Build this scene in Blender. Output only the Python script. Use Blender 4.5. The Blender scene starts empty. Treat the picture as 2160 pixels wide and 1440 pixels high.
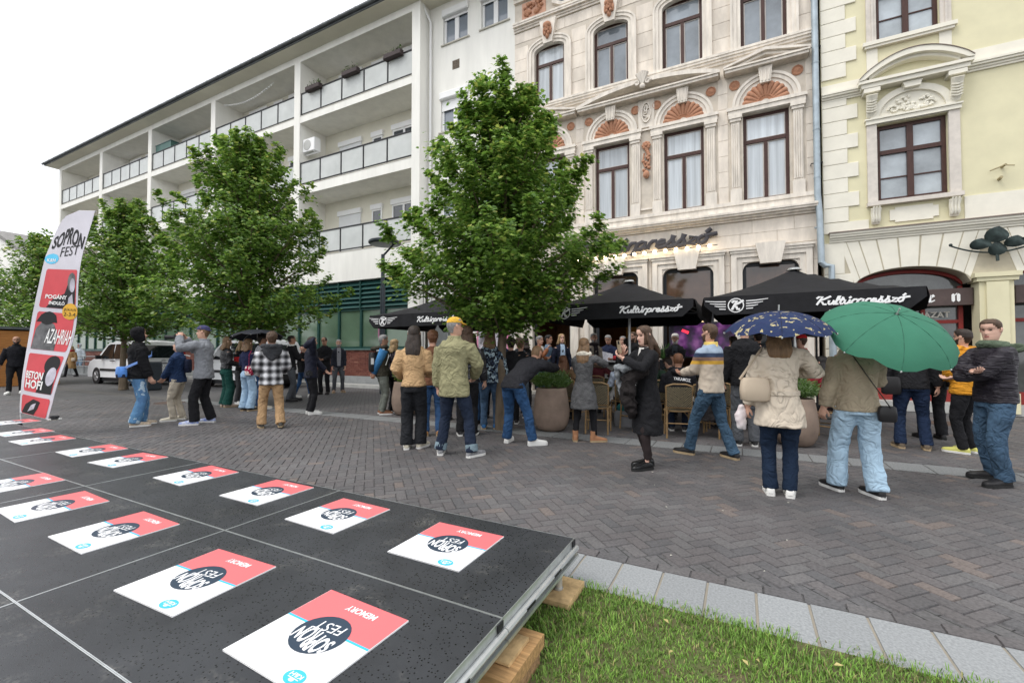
import bpy, math, random
from mathutils import Vector as V, Matrix, noise
random.seed(7)
R = math.radians
SC = bpy.context.scene
COL = SC.collection
# ---------------------------------------------------------------- camera
F, HH = 930.0, 1.40                       # focal length in pixels of a 2160 wide frame, lens height in metres
PITCH, YAW = math.atan(23 / F), math.atan(483 / F)
cam = bpy.data.cameras.new('camera'); cam.sensor_width = 36; cam.lens = 36 * F / 2160
cam.clip_start = .05; cam.clip_end = 600
co = bpy.data.objects.new('camera', cam); COL.objects.link(co); SC.camera = co
co.location = (0, 0, HH); co.rotation_euler = (math.pi / 2 + PITCH, 0, YAW)
# ---------------------------------------------------------------- sky, sun, exposure
w = bpy.data.worlds.new('World'); SC.world = w; w.use_nodes = True
nt = w.node_tree; nt.nodes.clear()
sky = nt.nodes.new('ShaderNodeTexSky'); sky.sky_type = 'NISHITA'; sky.sun_disc = False
SUN_EL, SUN_AZ = 58, 215                  # degrees; azimuth clockwise from +Y
sky.sun_elevation = R(SUN_EL); sky.sun_rotation = R(SUN_AZ); sky.dust_density = 4
tc = nt.nodes.new('ShaderNodeTexCoord'); nz = nt.nodes.new('ShaderNodeTexNoise')
nz.inputs['Scale'].default_value = 2.2; nz.inputs['Detail'].default_value = 5
nt.links.new(tc.outputs['Generated'], nz.inputs['Vector'])
cr = nt.nodes.new('ShaderNodeValToRGB')
cr.color_ramp.elements[0].position = .3; cr.color_ramp.elements[0].color = (9.0, 9.3, 9.8, 1)
cr.color_ramp.elements[1].position = .7; cr.color_ramp.elements[1].color = (11.2, 11.3, 11.5, 1)
nt.links.new(nz.outputs['Fac'], cr.inputs['Fac'])
mx = nt.nodes.new('ShaderNodeMix'); mx.data_type = 'RGBA'; mx.inputs[0].default_value = .88
nt.links.new(sky.outputs[0], mx.inputs[6]); nt.links.new(cr.outputs[0], mx.inputs[7])
bg = nt.nodes.new('ShaderNodeBackground'); bg.inputs['Strength'].default_value = .1
nt.links.new(mx.outputs[2], bg.inputs['Color'])
ow = nt.nodes.new('ShaderNodeOutputWorld'); nt.links.new(bg.outputs[0], ow.inputs['Surface'])
sun = bpy.data.lights.new('sun', 'SUN'); sun.energy = .9; sun.angle = R(25); sun.color = (1, .97, .92)
so = bpy.data.objects.new('sun', sun); COL.objects.link(so)
so.rotation_euler = (R(90 - SUN_EL), 0, R(180 - SUN_AZ))
SC.view_settings.view_transform = 'Standard'; SC.view_settings.look = 'None'
SC.view_settings.gamma = 1; SC.view_settings.exposure = .70; SC.view_settings.use_curve_mapping = False
SC.render.engine = 'CYCLES'
SC.cycles.use_denoising = True; SC.cycles.max_bounces = 6; SC.cycles.diffuse_bounces = 3
SC.cycles.transparent_max_bounces = 12; SC.cycles.caustics_reflective = False; SC.cycles.caustics_refractive = False
# ---------------------------------------------------------------- pixels of the photograph to places
def ray(px, py):
    x = (px - 1080) / F; z = -(py - 720) / F
    y2 = math.cos(PITCH) - z * math.sin(PITCH); z2 = math.sin(PITCH) + z * math.cos(PITCH)
    return x * math.cos(YAW) - y2 * math.sin(YAW), x * math.sin(YAW) + y2 * math.cos(YAW), z2
def onz(px, py, z=0.):
    r = ray(px, py); t = (z - HH) / r[2]; return V((r[0] * t, r[1] * t, z))
def ony(px, py, Y):
    r = ray(px, py); t = Y / r[1]; return V((r[0] * t, Y, HH + r[2] * t))
def onr(px, py, x, y):                    # point above (x, y) seen at row py
    r = ray(px, py); d = -x * math.sin(YAW) + y * math.cos(YAW); q = -r[0] * math.sin(YAW) + r[1] * math.cos(YAW)
    return HH + r[2] * d / q
# ---------------------------------------------------------------- materials
MATS = {}
def mat(name, col, rough=.8, metal=0., var=.12, vs=3., bump=0., bs=40., spec=.3, rnd=0., stretch=None, col2=None, detail=6):
    if name in MATS: return MATS[name]
    m = bpy.data.materials.new(name); MATS[name] = m; m.use_nodes = True
    n = m.node_tree.nodes; l = m.node_tree.links; b = n['Principled BSDF']
    b.inputs['Roughness'].default_value = rough; b.inputs['Metallic'].default_value = metal
    b.inputs['Specular IOR Level'].default_value = spec
    c = (*col, 1)
    b.inputs['Base Color'].default_value = c
    t = n.new('ShaderNodeTexCoord'); src = t.outputs['Object']
    if stretch:
        mp = n.new('ShaderNodeMapping'); mp.inputs['Scale'].default_value = stretch
        l.new(src, mp.inputs['Vector']); src = mp.outputs[0]
    if var or col2:
        no = n.new('ShaderNodeTexNoise'); no.inputs['Scale'].default_value = vs; no.inputs['Detail'].default_value = detail
        no.inputs['Roughness'].default_value = .6
        l.new(src, no.inputs['Vector'])
        r = n.new('ShaderNodeValToRGB'); r.color_ramp.elements[0].position = .32; r.color_ramp.elements[1].position = .68
        d = col2 or tuple(x * (1 - var) for x in col)
        u = col if col2 else tuple(min(1, x * (1 + var)) for x in col)
        r.color_ramp.elements[0].color = (*d, 1); r.color_ramp.elements[1].color = (*u, 1)
        l.new(no.outputs['Fac'], r.inputs['Fac']); out = r.outputs[0]
        if rnd:
            oi = n.new('ShaderNodeObjectInfo'); hs = n.new('ShaderNodeHueSaturation')
            mr = n.new('ShaderNodeMapRange'); mr.inputs['To Min'].default_value = 1 - rnd; mr.inputs['To Max'].default_value = 1 + rnd
            l.new(oi.outputs['Random'], mr.inputs['Value']); l.new(mr.outputs[0], hs.inputs['Value'])
            l.new(out, hs.inputs['Color']); out = hs.outputs[0]
        l.new(out, b.inputs['Base Color'])
    if bump:
        n2 = n.new('ShaderNodeTexNoise'); n2.inputs['Scale'].default_value = bs; n2.inputs['Detail'].default_value = 4
        l.new(src, n2.inputs['Vector'])
        bp = n.new('ShaderNodeBump'); bp.inputs['Strength'].default_value = bump; bp.inputs['Distance'].default_value = .02
        l.new(n2.outputs['Fac'], bp.inputs['Height']); l.new(bp.outputs[0], b.inputs['Normal'])
    return m
def glow(name, col, s):
    m = mat(name, col, var=0); b = m.node_tree.nodes['Principled BSDF']
    b.inputs['Emission Color'].default_value = (*col, 1); b.inputs['Emission Strength'].default_value = s
    return m
def frosted(name, col, a):
    m = mat(name, col, .25, var=.1, vs=1.2, spec=.5); m.node_tree.nodes['Principled BSDF'].inputs['Alpha'].default_value = a
    return m
# ---------------------------------------------------------------- mesh builder
def wm(o):
    m = o.matrix_basis
    return wm(o.parent) @ o.matrix_parent_inverse @ m if o.parent else m
class MB:
    def __init__(s): s.v = []; s.f = []; s.m = []; s.c = 0
    def add(s, vs, fs):
        k = len(s.v); s.v += [tuple(p) for p in vs]; s.f += [tuple(i + k for i in q) for q in fs]; s.m += [s.c] * len(fs); return s
    def box(s, x0, y0, z0, x1, y1, z1):
        return s.add([(x0,y0,z0),(x1,y0,z0),(x1,y1,z0),(x0,y1,z0),(x0,y0,z1),(x1,y0,z1),(x1,y1,z1),(x0,y1,z1)],
                     [(3,2,1,0),(4,5,6,7),(0,1,5,4),(1,2,6,5),(2,3,7,6),(3,0,4,7)])
    def bbox(s, x0, y0, z0, x1, y1, z1, b=.01):       # chamfered block, front face towards -Y and top
        a = [(x0,y0+b,z0),(x1,y0+b,z0),(x1,y0+b,z1),(x0,y0+b,z1)]; c = [(x0+b,y0,z0+b),(x1-b,y0,z0+b),(x1-b,y0,z1-b),(x0+b,y0,z1-b)]
        d = [(x0,y1,z0),(x1,y1,z0),(x1,y1,z1),(x0,y1,z1)]
        return s.add(a + c + d, [(4,5,6,7),(0,1,5,4),(1,2,6,5),(2,3,7,6),(3,0,4,7),(8,9,1,0),(9,10,2,1),(10,11,3,2),(11,8,0,3)])
    def obox(s, c, u, v, w_):
        c, u, v, w_ = V(c), V(u), V(v), V(w_)
        return s.add([c + a*u + b*v + d*w_ for d in (-1,1) for a, b in ((-1,-1),(1,-1),(1,1),(-1,1))],
                     [(3,2,1,0),(4,5,6,7),(0,1,5,4),(1,2,6,5),(2,3,7,6),(3,0,4,7)])
    def loft(s, rings, cap=True):
        n = len(rings[0]); fs = []
        for i in range(len(rings) - 1):
            for j in range(n):
                k = (j + 1) % n; fs.append((i*n+j, i*n+k, (i+1)*n+k, (i+1)*n+j))
        if cap: fs += [tuple(range(n))[::-1], tuple((len(rings)-1)*n + j for j in range(n))]
        return s.add([p for r in rings for p in r], fs)
    def tube(s, pts, rad, n=8, cap=True, flat=None, ref=None):   # rad: number or list of numbers or (ra, rb)
        pts = [V(p) for p in pts]; rings = []
        if not isinstance(rad, (list, tuple)): rad = [rad] * len(pts)
        pu = None
        for i, p in enumerate(pts):
            d = (pts[min(i+1, len(pts)-1)] - pts[max(i-1, 0)])
            d = d.normalized() if d.length > 1e-9 else V((0,0,1))
            r0 = V(ref) if ref else (pu or (V((0,0,1)) if abs(d.z) < .9 else V((1,0,0))))
            u = r0 - d * r0.dot(d)
            if u.length < 1e-4: u = d.orthogonal()
            u.normalize(); v = d.cross(u); pu = u
            ra, rb = rad[i] if isinstance(rad[i], (list, tuple)) else (rad[i], rad[i] * (flat or 1))
            rings.append([p + u * ra * math.cos(t) + v * rb * math.sin(t) for t in (2 * math.pi * j / n for j in range(n))])
        return s.loft(rings, cap)
    def lathe(s, prof, c=(0,0,0), n=20, axis='z'):
        rings = []
        for r, z in prof:
            rg = []
            for j in range(n):
                t = 2*math.pi*j/n; a, b = r*math.cos(t), r*math.sin(t)
                q = (a, b, z) if axis == 'z' else ((a, -z, b) if axis == 'y' else (z, a, b))
                rg.append((c[0]+q[0], c[1]+q[1], c[2]+q[2]))
            rings.append(rg)
        return s.loft(rings)
    def ball(s, c, rx, ry=None, rz=None, n=10, m=7):
        ry = ry or rx; rz = rz or rx
        return s.loft([[(c[0]+rx*math.sin(a)*math.cos(t), c[1]+ry*math.sin(a)*math.sin(t), c[2]-rz*math.cos(a))
                        for t in (2*math.pi*j/n for j in range(n))] for a in (math.pi*(i+.25)/(m+.5) for i in range(m+1))])
    def prism(s, poly, y0, y1):                       # polygon of (x, z), anticlockwise seen from the street
        n = len(poly)
        return s.add([(x, y0, z) for x, z in poly] + [(x, y1, z) for x, z in poly],
                     [tuple(range(n)), tuple(range(2*n-1, n-1, -1))] + [(j, j+n, (j+1) % n + n, (j+1) % n) for j in range(n)])
    def build(s, name, mats, parent=None, smooth=None, world=True, loc=None):
        me = bpy.data.meshes.new(name); me.from_pydata(s.v, [], s.f)
        if not isinstance(mats, (list, tuple)): mats = [mats]
        for m in mats: me.materials.append(m)
        if any(s.m): me.polygons.foreach_set('material_index', s.m)
        if smooth:
            me.polygons.foreach_set('use_smooth', [True] * len(s.f))
            if smooth < 170: me.set_sharp_from_angle(angle=R(smooth))
        me.update()
        return link(name, me, parent, world, loc)
def link(name, me, parent=None, world=True, loc=None):
    o = bpy.data.objects.new(name, me); COL.objects.link(o)
    if loc: o.location = loc
    if parent:
        o.parent = parent
        if world: o.matrix_parent_inverse = wm(parent).inverted()
    return o
def tag(o, label, cat, group=None, kind=None):
    if label: o['label'] = label
    if cat: o['category'] = cat
    if group: o['group'] = group
    if kind: o['kind'] = kind
    return o
def thing(name, label, cat, loc=(0,0,0), rz=0., group=None):
    o = bpy.data.objects.new(name, None); COL.objects.link(o); o.empty_display_size = .2
    o.location = loc; o.rotation_euler = (0, 0, rz)
    return tag(o, label, cat, group)
def copy_tree(o, parent=None):
    c = o.copy(); COL.objects.link(c); c.parent = parent
    if parent: c.matrix_parent_inverse = o.matrix_parent_inverse.copy()
    for ch in o.children: copy_tree(ch, c)
    return c
def wall(mb, x0, x1, z0, z1, y, holes, depth=.25):    # sheet with rectangular holes and their reveals
    xs = sorted({x0, x1, *[min(max(h[i], x0), x1) for h in holes for i in (0, 1)]}); zs = sorted({z0, z1, *[min(max(h[i], z0), z1) for h in holes for i in (2, 3)]})
    for a, b in zip(xs, xs[1:]):
        for c, d in zip(zs, zs[1:]):
            mx_, mz = (a+b)/2, (c+d)/2
            if not any(h[0] < mx_ < h[1] and h[2] < mz < h[3] for h in holes):
                mb.add([(a,y,c),(b,y,c),(b,y,d),(a,y,d)], [(0,1,2,3)])
    for a, b, c, d in holes:
        e = y + depth
        mb.add([(a,y,c),(b,y,c),(b,y,d),(a,y,d),(a,e,c),(b,e,c),(b,e,d),(a,e,d)], [(0,4,5,1),(1,5,6,2),(2,6,7,3),(3,7,4,0)])
def rects(mb, x0, x1, z0, z1, t, y0, y1):             # rectangular frame of four bars
    mb.box(x0, y0, z0, x0+t, y1, z1); mb.box(x1-t, y0, z0, x1, y1, z1)
    mb.box(x0+t, y0, z0, x1-t, y1, z0+t); mb.box(x0+t, y0, z1-t, x1-t, y1, z1)
def arc(cx, cz, r, a0, a1, n, rz=None):
    return [(cx + r*math.cos(R(a0+(a1-a0)*i/n)), cz + (rz or r)*math.sin(R(a0+(a1-a0)*i/n))) for i in range(n+1)]
def band(mb, inner, outer, y0, y1):                   # strip between two polylines (anticlockwise inner -> outer)
    for (a, b), (c, d) in zip(zip(inner, inner[1:]), zip(outer, outer[1:])):
        mb.prism([a, c, d, b] if True else [], y0, y1)
# ---------------------------------------------------------------- lettering
TXT = {}
def text(s, bold=0., ext=0., shear=0., space=1.):
    k = (s, bold, ext, shear, space)
    if k not in TXT:
        c = bpy.data.curves.new('lettering', 'FONT'); c.body = s; c.size = 1; c.offset = bold; c.extrude = ext; c.shear = shear
        c.space_character = space; c.resolution_u = 3
        o = bpy.data.objects.new('lettering', c); COL.objects.link(o)
        me = bpy.data.meshes.new_from_object(o.evaluated_get(bpy.context.evaluated_depsgraph_get()))
        vs = [tuple(v.co) for v in me.vertices]; fs = [tuple(p.vertices) for p in me.polygons]
        bpy.data.objects.remove(o); bpy.data.curves.remove(c); bpy.data.meshes.remove(me)
        x0, x1 = min(v[0] for v in vs), max(v[0] for v in vs); y0, y1 = min(v[1] for v in vs), max(v[1] for v in vs)
        TXT[k] = ([((v[0]-x0)/(x1-x0), (v[1]-y0)/(y1-y0), v[2]) for v in vs], fs, (x1-x0)/(y1-y0))
    return TXT[k]
def put_text(mb, s, fn, **k):                         # fn maps (u in 0..1, v in 0..1, w) to a point
    vs, fs, _ = text(s, **k); mb.add([fn(*p) for p in vs], fs)
# hand-drawn script: polylines per letter, (advance, strokes)
SCRIPT = {
 'K': (.78, [[(-.12,.78),(.0,.95),(.28,1.0),(.14,.45),(.04,0)], [(.86,1.0),(.5,.72),(.17,.5),(.38,.3),(.5,.05),(.74,.03)]]),
 'u': (.50, [[(-.02,.42),(.06,.5),(.05,.14),(.14,.02),(.27,.06),(.36,.2)], [(.40,.5),(.36,.12),(.44,.02),(.54,.06)]]),
 'l': (.28, [[(.02,.1),(.2,.75),(.22,1.0),(.12,.95),(.06,.2),(.12,.02),(.28,.06)]]),
 't': (.32, [[(.2,.85),(.08,.2),(.14,.02),(.32,.06)], [(-.04,.52),(.34,.56)]]),
 'r': (.40, [[(.02,.1),(.1,.5),(.05,.0)], [(.07,.3),(.18,.5),(.34,.5),(.32,.38)]]),
 'p': (.52, [[(.1,.5),(-.06,-.38)], [(.08,.4),(.22,.52),(.40,.46),(.40,.18),(.26,.02),(.06,.06)], [(.40,.1),(.52,.06)]]),
 'e': (.40, [[(.04,.24),(.34,.3),(.3,.46),(.16,.5),(.04,.36),(.04,.12),(.16,.02),(.32,.04),(.4,.1)]]),
 's': (.44, [[(.0,.04),(.2,.42),(.28,.72),(.2,.74),(.22,.5),(.36,.2),(.3,.03),(.1,.0)], [(.3,.03),(.46,.06)]]),
 'z': (.42, [[(.04,.48),(.38,.5),(.04,.04),(.42,.04)]]),
 'o': (.46, [[(.2,.5),(.06,.38),(.04,.12),(.18,.0),(.34,.1),(.38,.36),(.26,.5),(.2,.5)], [(.26,.48),(.74,.56)]]),
}
def script(mb, s, fn, th=.085, dep=.02, shear=.22):
    x = 0; W = sum(SCRIPT[{'ú':'u','ó':'o'}.get(c, c)][0] for c in s)
    for c in s:
        adv, st = SCRIPT[{'ú':'u','ó':'o'}.get(c, c)]
        st = list(st)
        if c == 'ú': st.append([(.3,.66),(.42,.84)])
        if c == 'ó': st.append([(.26,.68),(.42,.92)])
        for q in st:
            o = [fn((x+a+shear*b)/W, b, 0) for a, b in q]; p1 = fn(0, 0, 0); px_ = V(fn(1/W, 0, 0)) - V(p1); pz = V(fn(0, 1, 0)) - V(p1)
            k = px_.length; nrm = px_.cross(pz).normalized()
            mb.tube(o, [(dep, th * k)] * len(o), 8, ref=nrm)
        x += adv
    return W
# ================================================================ ground, paving, kerb, lawn
def paver_mat(name, dark, light, red, share=.93, sheet=False):
    m = bpy.data.materials.new(name); m.use_nodes = True; n = m.node_tree.nodes; l = m.node_tree.links; b = n['Principled BSDF']
    g = n.new('ShaderNodeNewGeometry'); oi = n.new('ShaderNodeObjectInfo'); t = n.new('ShaderNodeTexCoord')
    ad = n.new('ShaderNodeMath'); ad.operation = 'ADD'; l.new(oi.outputs['Random'], ad.inputs[1])
    fr = n.new('ShaderNodeMath'); fr.operation = 'FRACT'; l.new(ad.outputs[0], fr.inputs[0])
    r = n.new('ShaderNodeValToRGB'); e = r.color_ramp.elements
    e[0].color = (*dark, 1); e[1].position = share; e[1].color = (*light, 1)
    x = e.new(min(share + .03, .99)); x.color = (*red, 1); x = e.new(.5); x.color = tuple((a+c)/2 * s for a, c, s in zip(dark, light, (1.04, .98, .97))) + (1,)
    if sheet:
        mp = n.new('ShaderNodeMapping'); mp.inputs['Rotation'].default_value = (0, 0, R(45)); l.new(t.outputs['Object'], mp.inputs['Vector'])
        vt = n.new('ShaderNodeTexBrick'); vt.inputs['Scale'].default_value = 1; vt.inputs['Brick Width'].default_value = .2
        vt.inputs['Row Height'].default_value = .1; vt.inputs['Mortar Size'].default_value = .004
        vt.inputs['Color1'].default_value = (*dark, 1); vt.inputs['Color2'].default_value = (*light, 1); vt.inputs['Mortar'].default_value = (.02, .02, .02, 1)
        l.new(mp.outputs[0], vt.inputs['Vector']); base = vt.outputs['Color']
    else:
        l.new(g.outputs['Random Per Island'], ad.inputs[0]); l.new(fr.outputs[0], r.inputs['Fac']); base = r.outputs[0]
    no = n.new('ShaderNodeTexNoise'); no.inputs['Scale'].default_value = .9; no.inputs['Detail'].default_value = 8
    l.new(g.outputs['Position'], no.inputs['Vector'])
    n2 = n.new('ShaderNodeTexNoise'); n2.inputs['Scale'].default_value = 55; n2.inputs['Detail'].default_value = 3; l.new(g.outputs['Position'], n2.inputs['Vector'])
    m1 = n.new('ShaderNodeMapRange'); m1.inputs['From Min'].default_value = .3; m1.inputs['From Max'].default_value = .7; m1.inputs['To Min'].default_value = .80; m1.inputs['To Max'].default_value = 1.2
    l.new(no.outputs['Fac'], m1.inputs['Value'])
    m2 = n.new('ShaderNodeMapRange'); m2.inputs['From Min'].default_value = .35; m2.inputs['From Max'].default_value = .6; m2.inputs['To Min'].default_value = .72; m2.inputs['To Max'].default_value = 1.06
    l.new(n2.outputs['Fac'], m2.inputs['Value'])
    mu = n.new('ShaderNodeMath'); mu.operation = 'MULTIPLY'; l.new(m1.outputs[0], mu.inputs[0]); l.new(m2.outputs[0], mu.inputs[1])
    hs = n.new('ShaderNodeHueSaturation'); l.new(base, hs.inputs['Color']); l.new(mu.outputs[0], hs.inputs['Value']); l.new(hs.outputs[0], b.inputs['Base Color'])
    m3 = n.new('ShaderNodeMapRange'); m3.inputs['To Min'].default_value = .45; m3.inputs['To Max'].default_value = .85; l.new(no.outputs['Fac'], m3.inputs['Value'])
    l.new(m3.outputs[0], b.inputs['Roughness']); b.inputs['Specular IOR Level'].default_value = .35
    bp = n.new('ShaderNodeBump'); bp.inputs['Strength'].default_value = .25; bp.inputs['Distance'].default_value = .004
    l.new(n2.outputs['Fac'], bp.inputs['Height']); l.new(bp.outputs[0], b.inputs['Normal'])
    MATS[name] = m
    return m
PAV = ((.104, .102, .105), (.133, .128, .128), (.165, .138, .126))
paver = paver_mat('paver', *PAV); sheetm = paver_mat('paver_sheet', (.102, .100, .103), (.128, .123, .123), (.1, .08, .07), sheet=True)
granite = mat('granite', (.265, .275, .28), .7, var=.17, vs=70, bump=.1, bs=120, rnd=.07, detail=2)
strip_g = mat('granite_strip', (.20, .205, .205), .7, var=.3, vs=60, bump=.1, bs=120, rnd=.06, detail=2)
jointm = mat('joint', (.30, .27, .22), .9)
g = MB(); g.add([(-220,-60,-.02),(120,-60,-.02),(120,160,-.02),(-220,160,-.02)], [(0,1,2,3)])
ground = tag(g.build('ground', mat('earth', (.04, .038, .036), .9)), None, None, kind='structure')
ps = MB(); Z = -.011
for (x0, y0, x1, y1) in [(-120, 2.98, 40, 6.83), (-120, 7.3, 40, 60), (-120, -30, -11.5, 2.98)]: ps.add([(x0,y0,Z),(x1,y0,Z),(x1,y1,Z),(x0,y1,Z)], [(0,1,2,3)])
paving = tag(ps.build('paving', sheetm), None, None, kind='structure')
# herringbone clay pavers, 0.2 x 0.1 m, laid at 45 degrees
def brick_geo(L=.1965, W=.0965, b=.005, h=.0125):
    a, c = L/2, W/2
    return ([(-a,-c,-h),(a,-c,-h),(a,c,-h),(-a,c,-h),(-a+b,-c+b,0),(a-b,-c+b,0),(a-b,c-b,0),(-a+b,c-b,0)], [(4,5,6,7),(0,1,5,4),(1,2,6,5),(2,3,7,6),(3,0,4,7)])
BG = brick_geo(); s45 = math.sqrt(.5)
def fwd(x, y): return -x*math.sin(YAW) + y*math.cos(YAW)
def side(x, y): return x*math.cos(YAW) + y*math.sin(YAW)
lay = []
for j in range(-190, 190):
    for i in range(-190, 190):
        k = (i - j) % 4
        if k == 0: c = ((i+1)*.1, (j+.5)*.1); ang = 45
        elif k == 3: c = ((i+.5)*.1, (j+1)*.1); ang = 135
        else: continue
        x = (c[0]-c[1])*s45 - 2; y = (c[0]+c[1])*s45 + 6
        f_ = fwd(x, y)
        if f_ < 1.5 or abs(side(x, y)) > f_*1.2 + .3 or f_ > 13: continue
        if 3.165 < y < 6.77 or (7.37 < y < 13 and x > -9): lay.append((f_*f_ + side(x,y)**2, x, y, ang))
lay.sort()
me_b = bpy.data.meshes.new('brick'); me_b.from_pydata(BG[0], [], BG[1]); me_b.materials.append(paver)
rest = MB(); nb = 0
for d, x, y, a in lay:
    zz = random.uniform(-.0022, .0008); tl = random.uniform(-.006, .006)
    if nb < 290 and abs(side(x, y)) < fwd(x, y)*1.15 and not (x < -.8 and y < 3.3) and fwd(x,y)*.66 > .0:
        py = 743 + F*1.4/fwd(x, y)
        if py < 1435:
            o = link('brick', me_b, paving, False, (x, y, zz)); o.rotation_euler = (tl, tl, R(a)); nb += 1; continue
    M = Matrix.Translation((x, y, zz)) @ Matrix.Rotation(R(a), 4, 'Z') @ Matrix.Rotation(tl, 4, 'X')
    rest.add([M @ V(p) for p in BG[0]], BG[1])
o = rest.build('brick_field', paver, paving); o['kind'] = 'stuff'
# straight border course beside the kerb
bo = MB()
for i in range(60):
    x = 2.2 - i*.2
    M = Matrix.Translation((x, 3.04, random.uniform(-.002, 0))); bo.add([M @ V(p) for p in brick_geo(.197, .1)[0]], BG[1])
    if y: pass
o = bo.build('border_course', paver, paving); o['kind'] = 'stuff'
# edge fillers between the diagonal field and its straight borders are cut bricks: thin sheet below shows as joints
# granite kerb slabs by the lawn
kerb = thing('kerb', None, None); kerb['kind'] = 'structure'
mk = MB(); mk.box(-12, 2.57, -.02, 2.6, 2.975, -.006); mk.build('mortar', jointm, kerb)
mes = bpy.data.meshes.new('slab'); q = brick_geo(.250, .412, .004, .03); mes.from_pydata(*[q[0], [], q[1]]); mes.materials.append(granite)
for i in range(46):
    o = link('slab', mes, kerb, False, (2.25 - i*.2575, 2.772, random.uniform(0, .002)))
# second granite strip between the street and the terrace
st = thing('granite_strip', None, None); st['kind'] = 'structure'
mk = MB(); mk.box(-40, 6.83, -.02, 20, 7.3, -.006); mk.build('mortar', mat('joint_dark', (.11, .105, .1), .9), st)
mes = bpy.data.meshes.new('slab'); q = brick_geo(.392, .46, .004, .02); mes.from_pydata(*[q[0], [], q[1]]); mes.materials.append(strip_g)
for i in range(60): link('slab', mes, st, False, (9 - i*.4, 7.065, random.uniform(-.001, .002)))
# facade kerb step
pv = MB(); pv.box(-60, 12.75, -.02, -10.5, 13.12, .10); pv.box(-60, 12.78, .02, -10.6, 13.2, .12)
tag(pv.build('pavement', mat('pale_kerb', (.42, .42, .40), .8, var=.12, vs=4, bump=.05)), None, None, kind='structure')
# lawn and grass
lm = MB(); lm.add([(-14,-6,.004),(3,-6,.004),(3,2.565,.004),(-14,2.565,.004)], [(0,1,2,3)])
lawn = tag(lm.build('lawn', mat('soil', (.08, .12, .03), .95, var=.5, vs=9, col2=(.11, .085, .05))), None, None, kind='structure')
gr = MB(); rg = random.Random(3)
while len(gr.f) < 105000:
    x = rg.uniform(-2.2, 2.6); y = rg.uniform(.9, 2.64)
    if fwd(x, y) < .8 or abs(side(x, y)) > fwd(x, y)*1.25: continue
    if y > 2.57 and rg.random() < .65: continue
    n_ = noise.noise((x*2.2, y*2.2, 0)); bare = noise.noise((x*1.3+7.1, y*1.9+3.3, 5))
    if bare > .48 and rg.random() < min(.85, (bare-.48)*6): continue
    h = rg.uniform(.011, .030) * (1.1 + .8*n_); a = rg.uniform(0, 6.283); wd = rg.uniform(.0016, .0030); le = rg.uniform(.2, 1.1)*h
    dx, dy = math.cos(a), math.sin(a); ex, ey = -dy*wd, dx*wd
    z0 = 0 if y < 2.57 else -.002
    gr.c = 0 if rg.random() < .58 else (1 if rg.random() < .8 else 2)
    gr.add([(x-ex,y-ey,z0),(x+ex,y+ey,z0),(x+ex*.8+dx*le*.4,y+ey*.8+dy*le*.4,h*.65),(x-ex*.8+dx*le*.4,y-ey*.8+dy*le*.4,h*.65),(x+dx*le,y+dy*le,h)], [(0,1,2,3),(3,2,4)])
gm = [mat('grass_a', (.125, .24, .036), .6, var=.3, vs=6), mat('grass_b', (.19, .32, .055), .6, var=.3, vs=6), mat('grass_dry', (.30, .27, .11), .7, var=.2)]
tag(gr.build('grass', gm), 'short green grass of the lawn beside the granite kerb', 'grass', kind='stuff')
lf = mat('fallen_leaf', (.42, .36, .15), .7, var=.3, vs=30)
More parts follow.
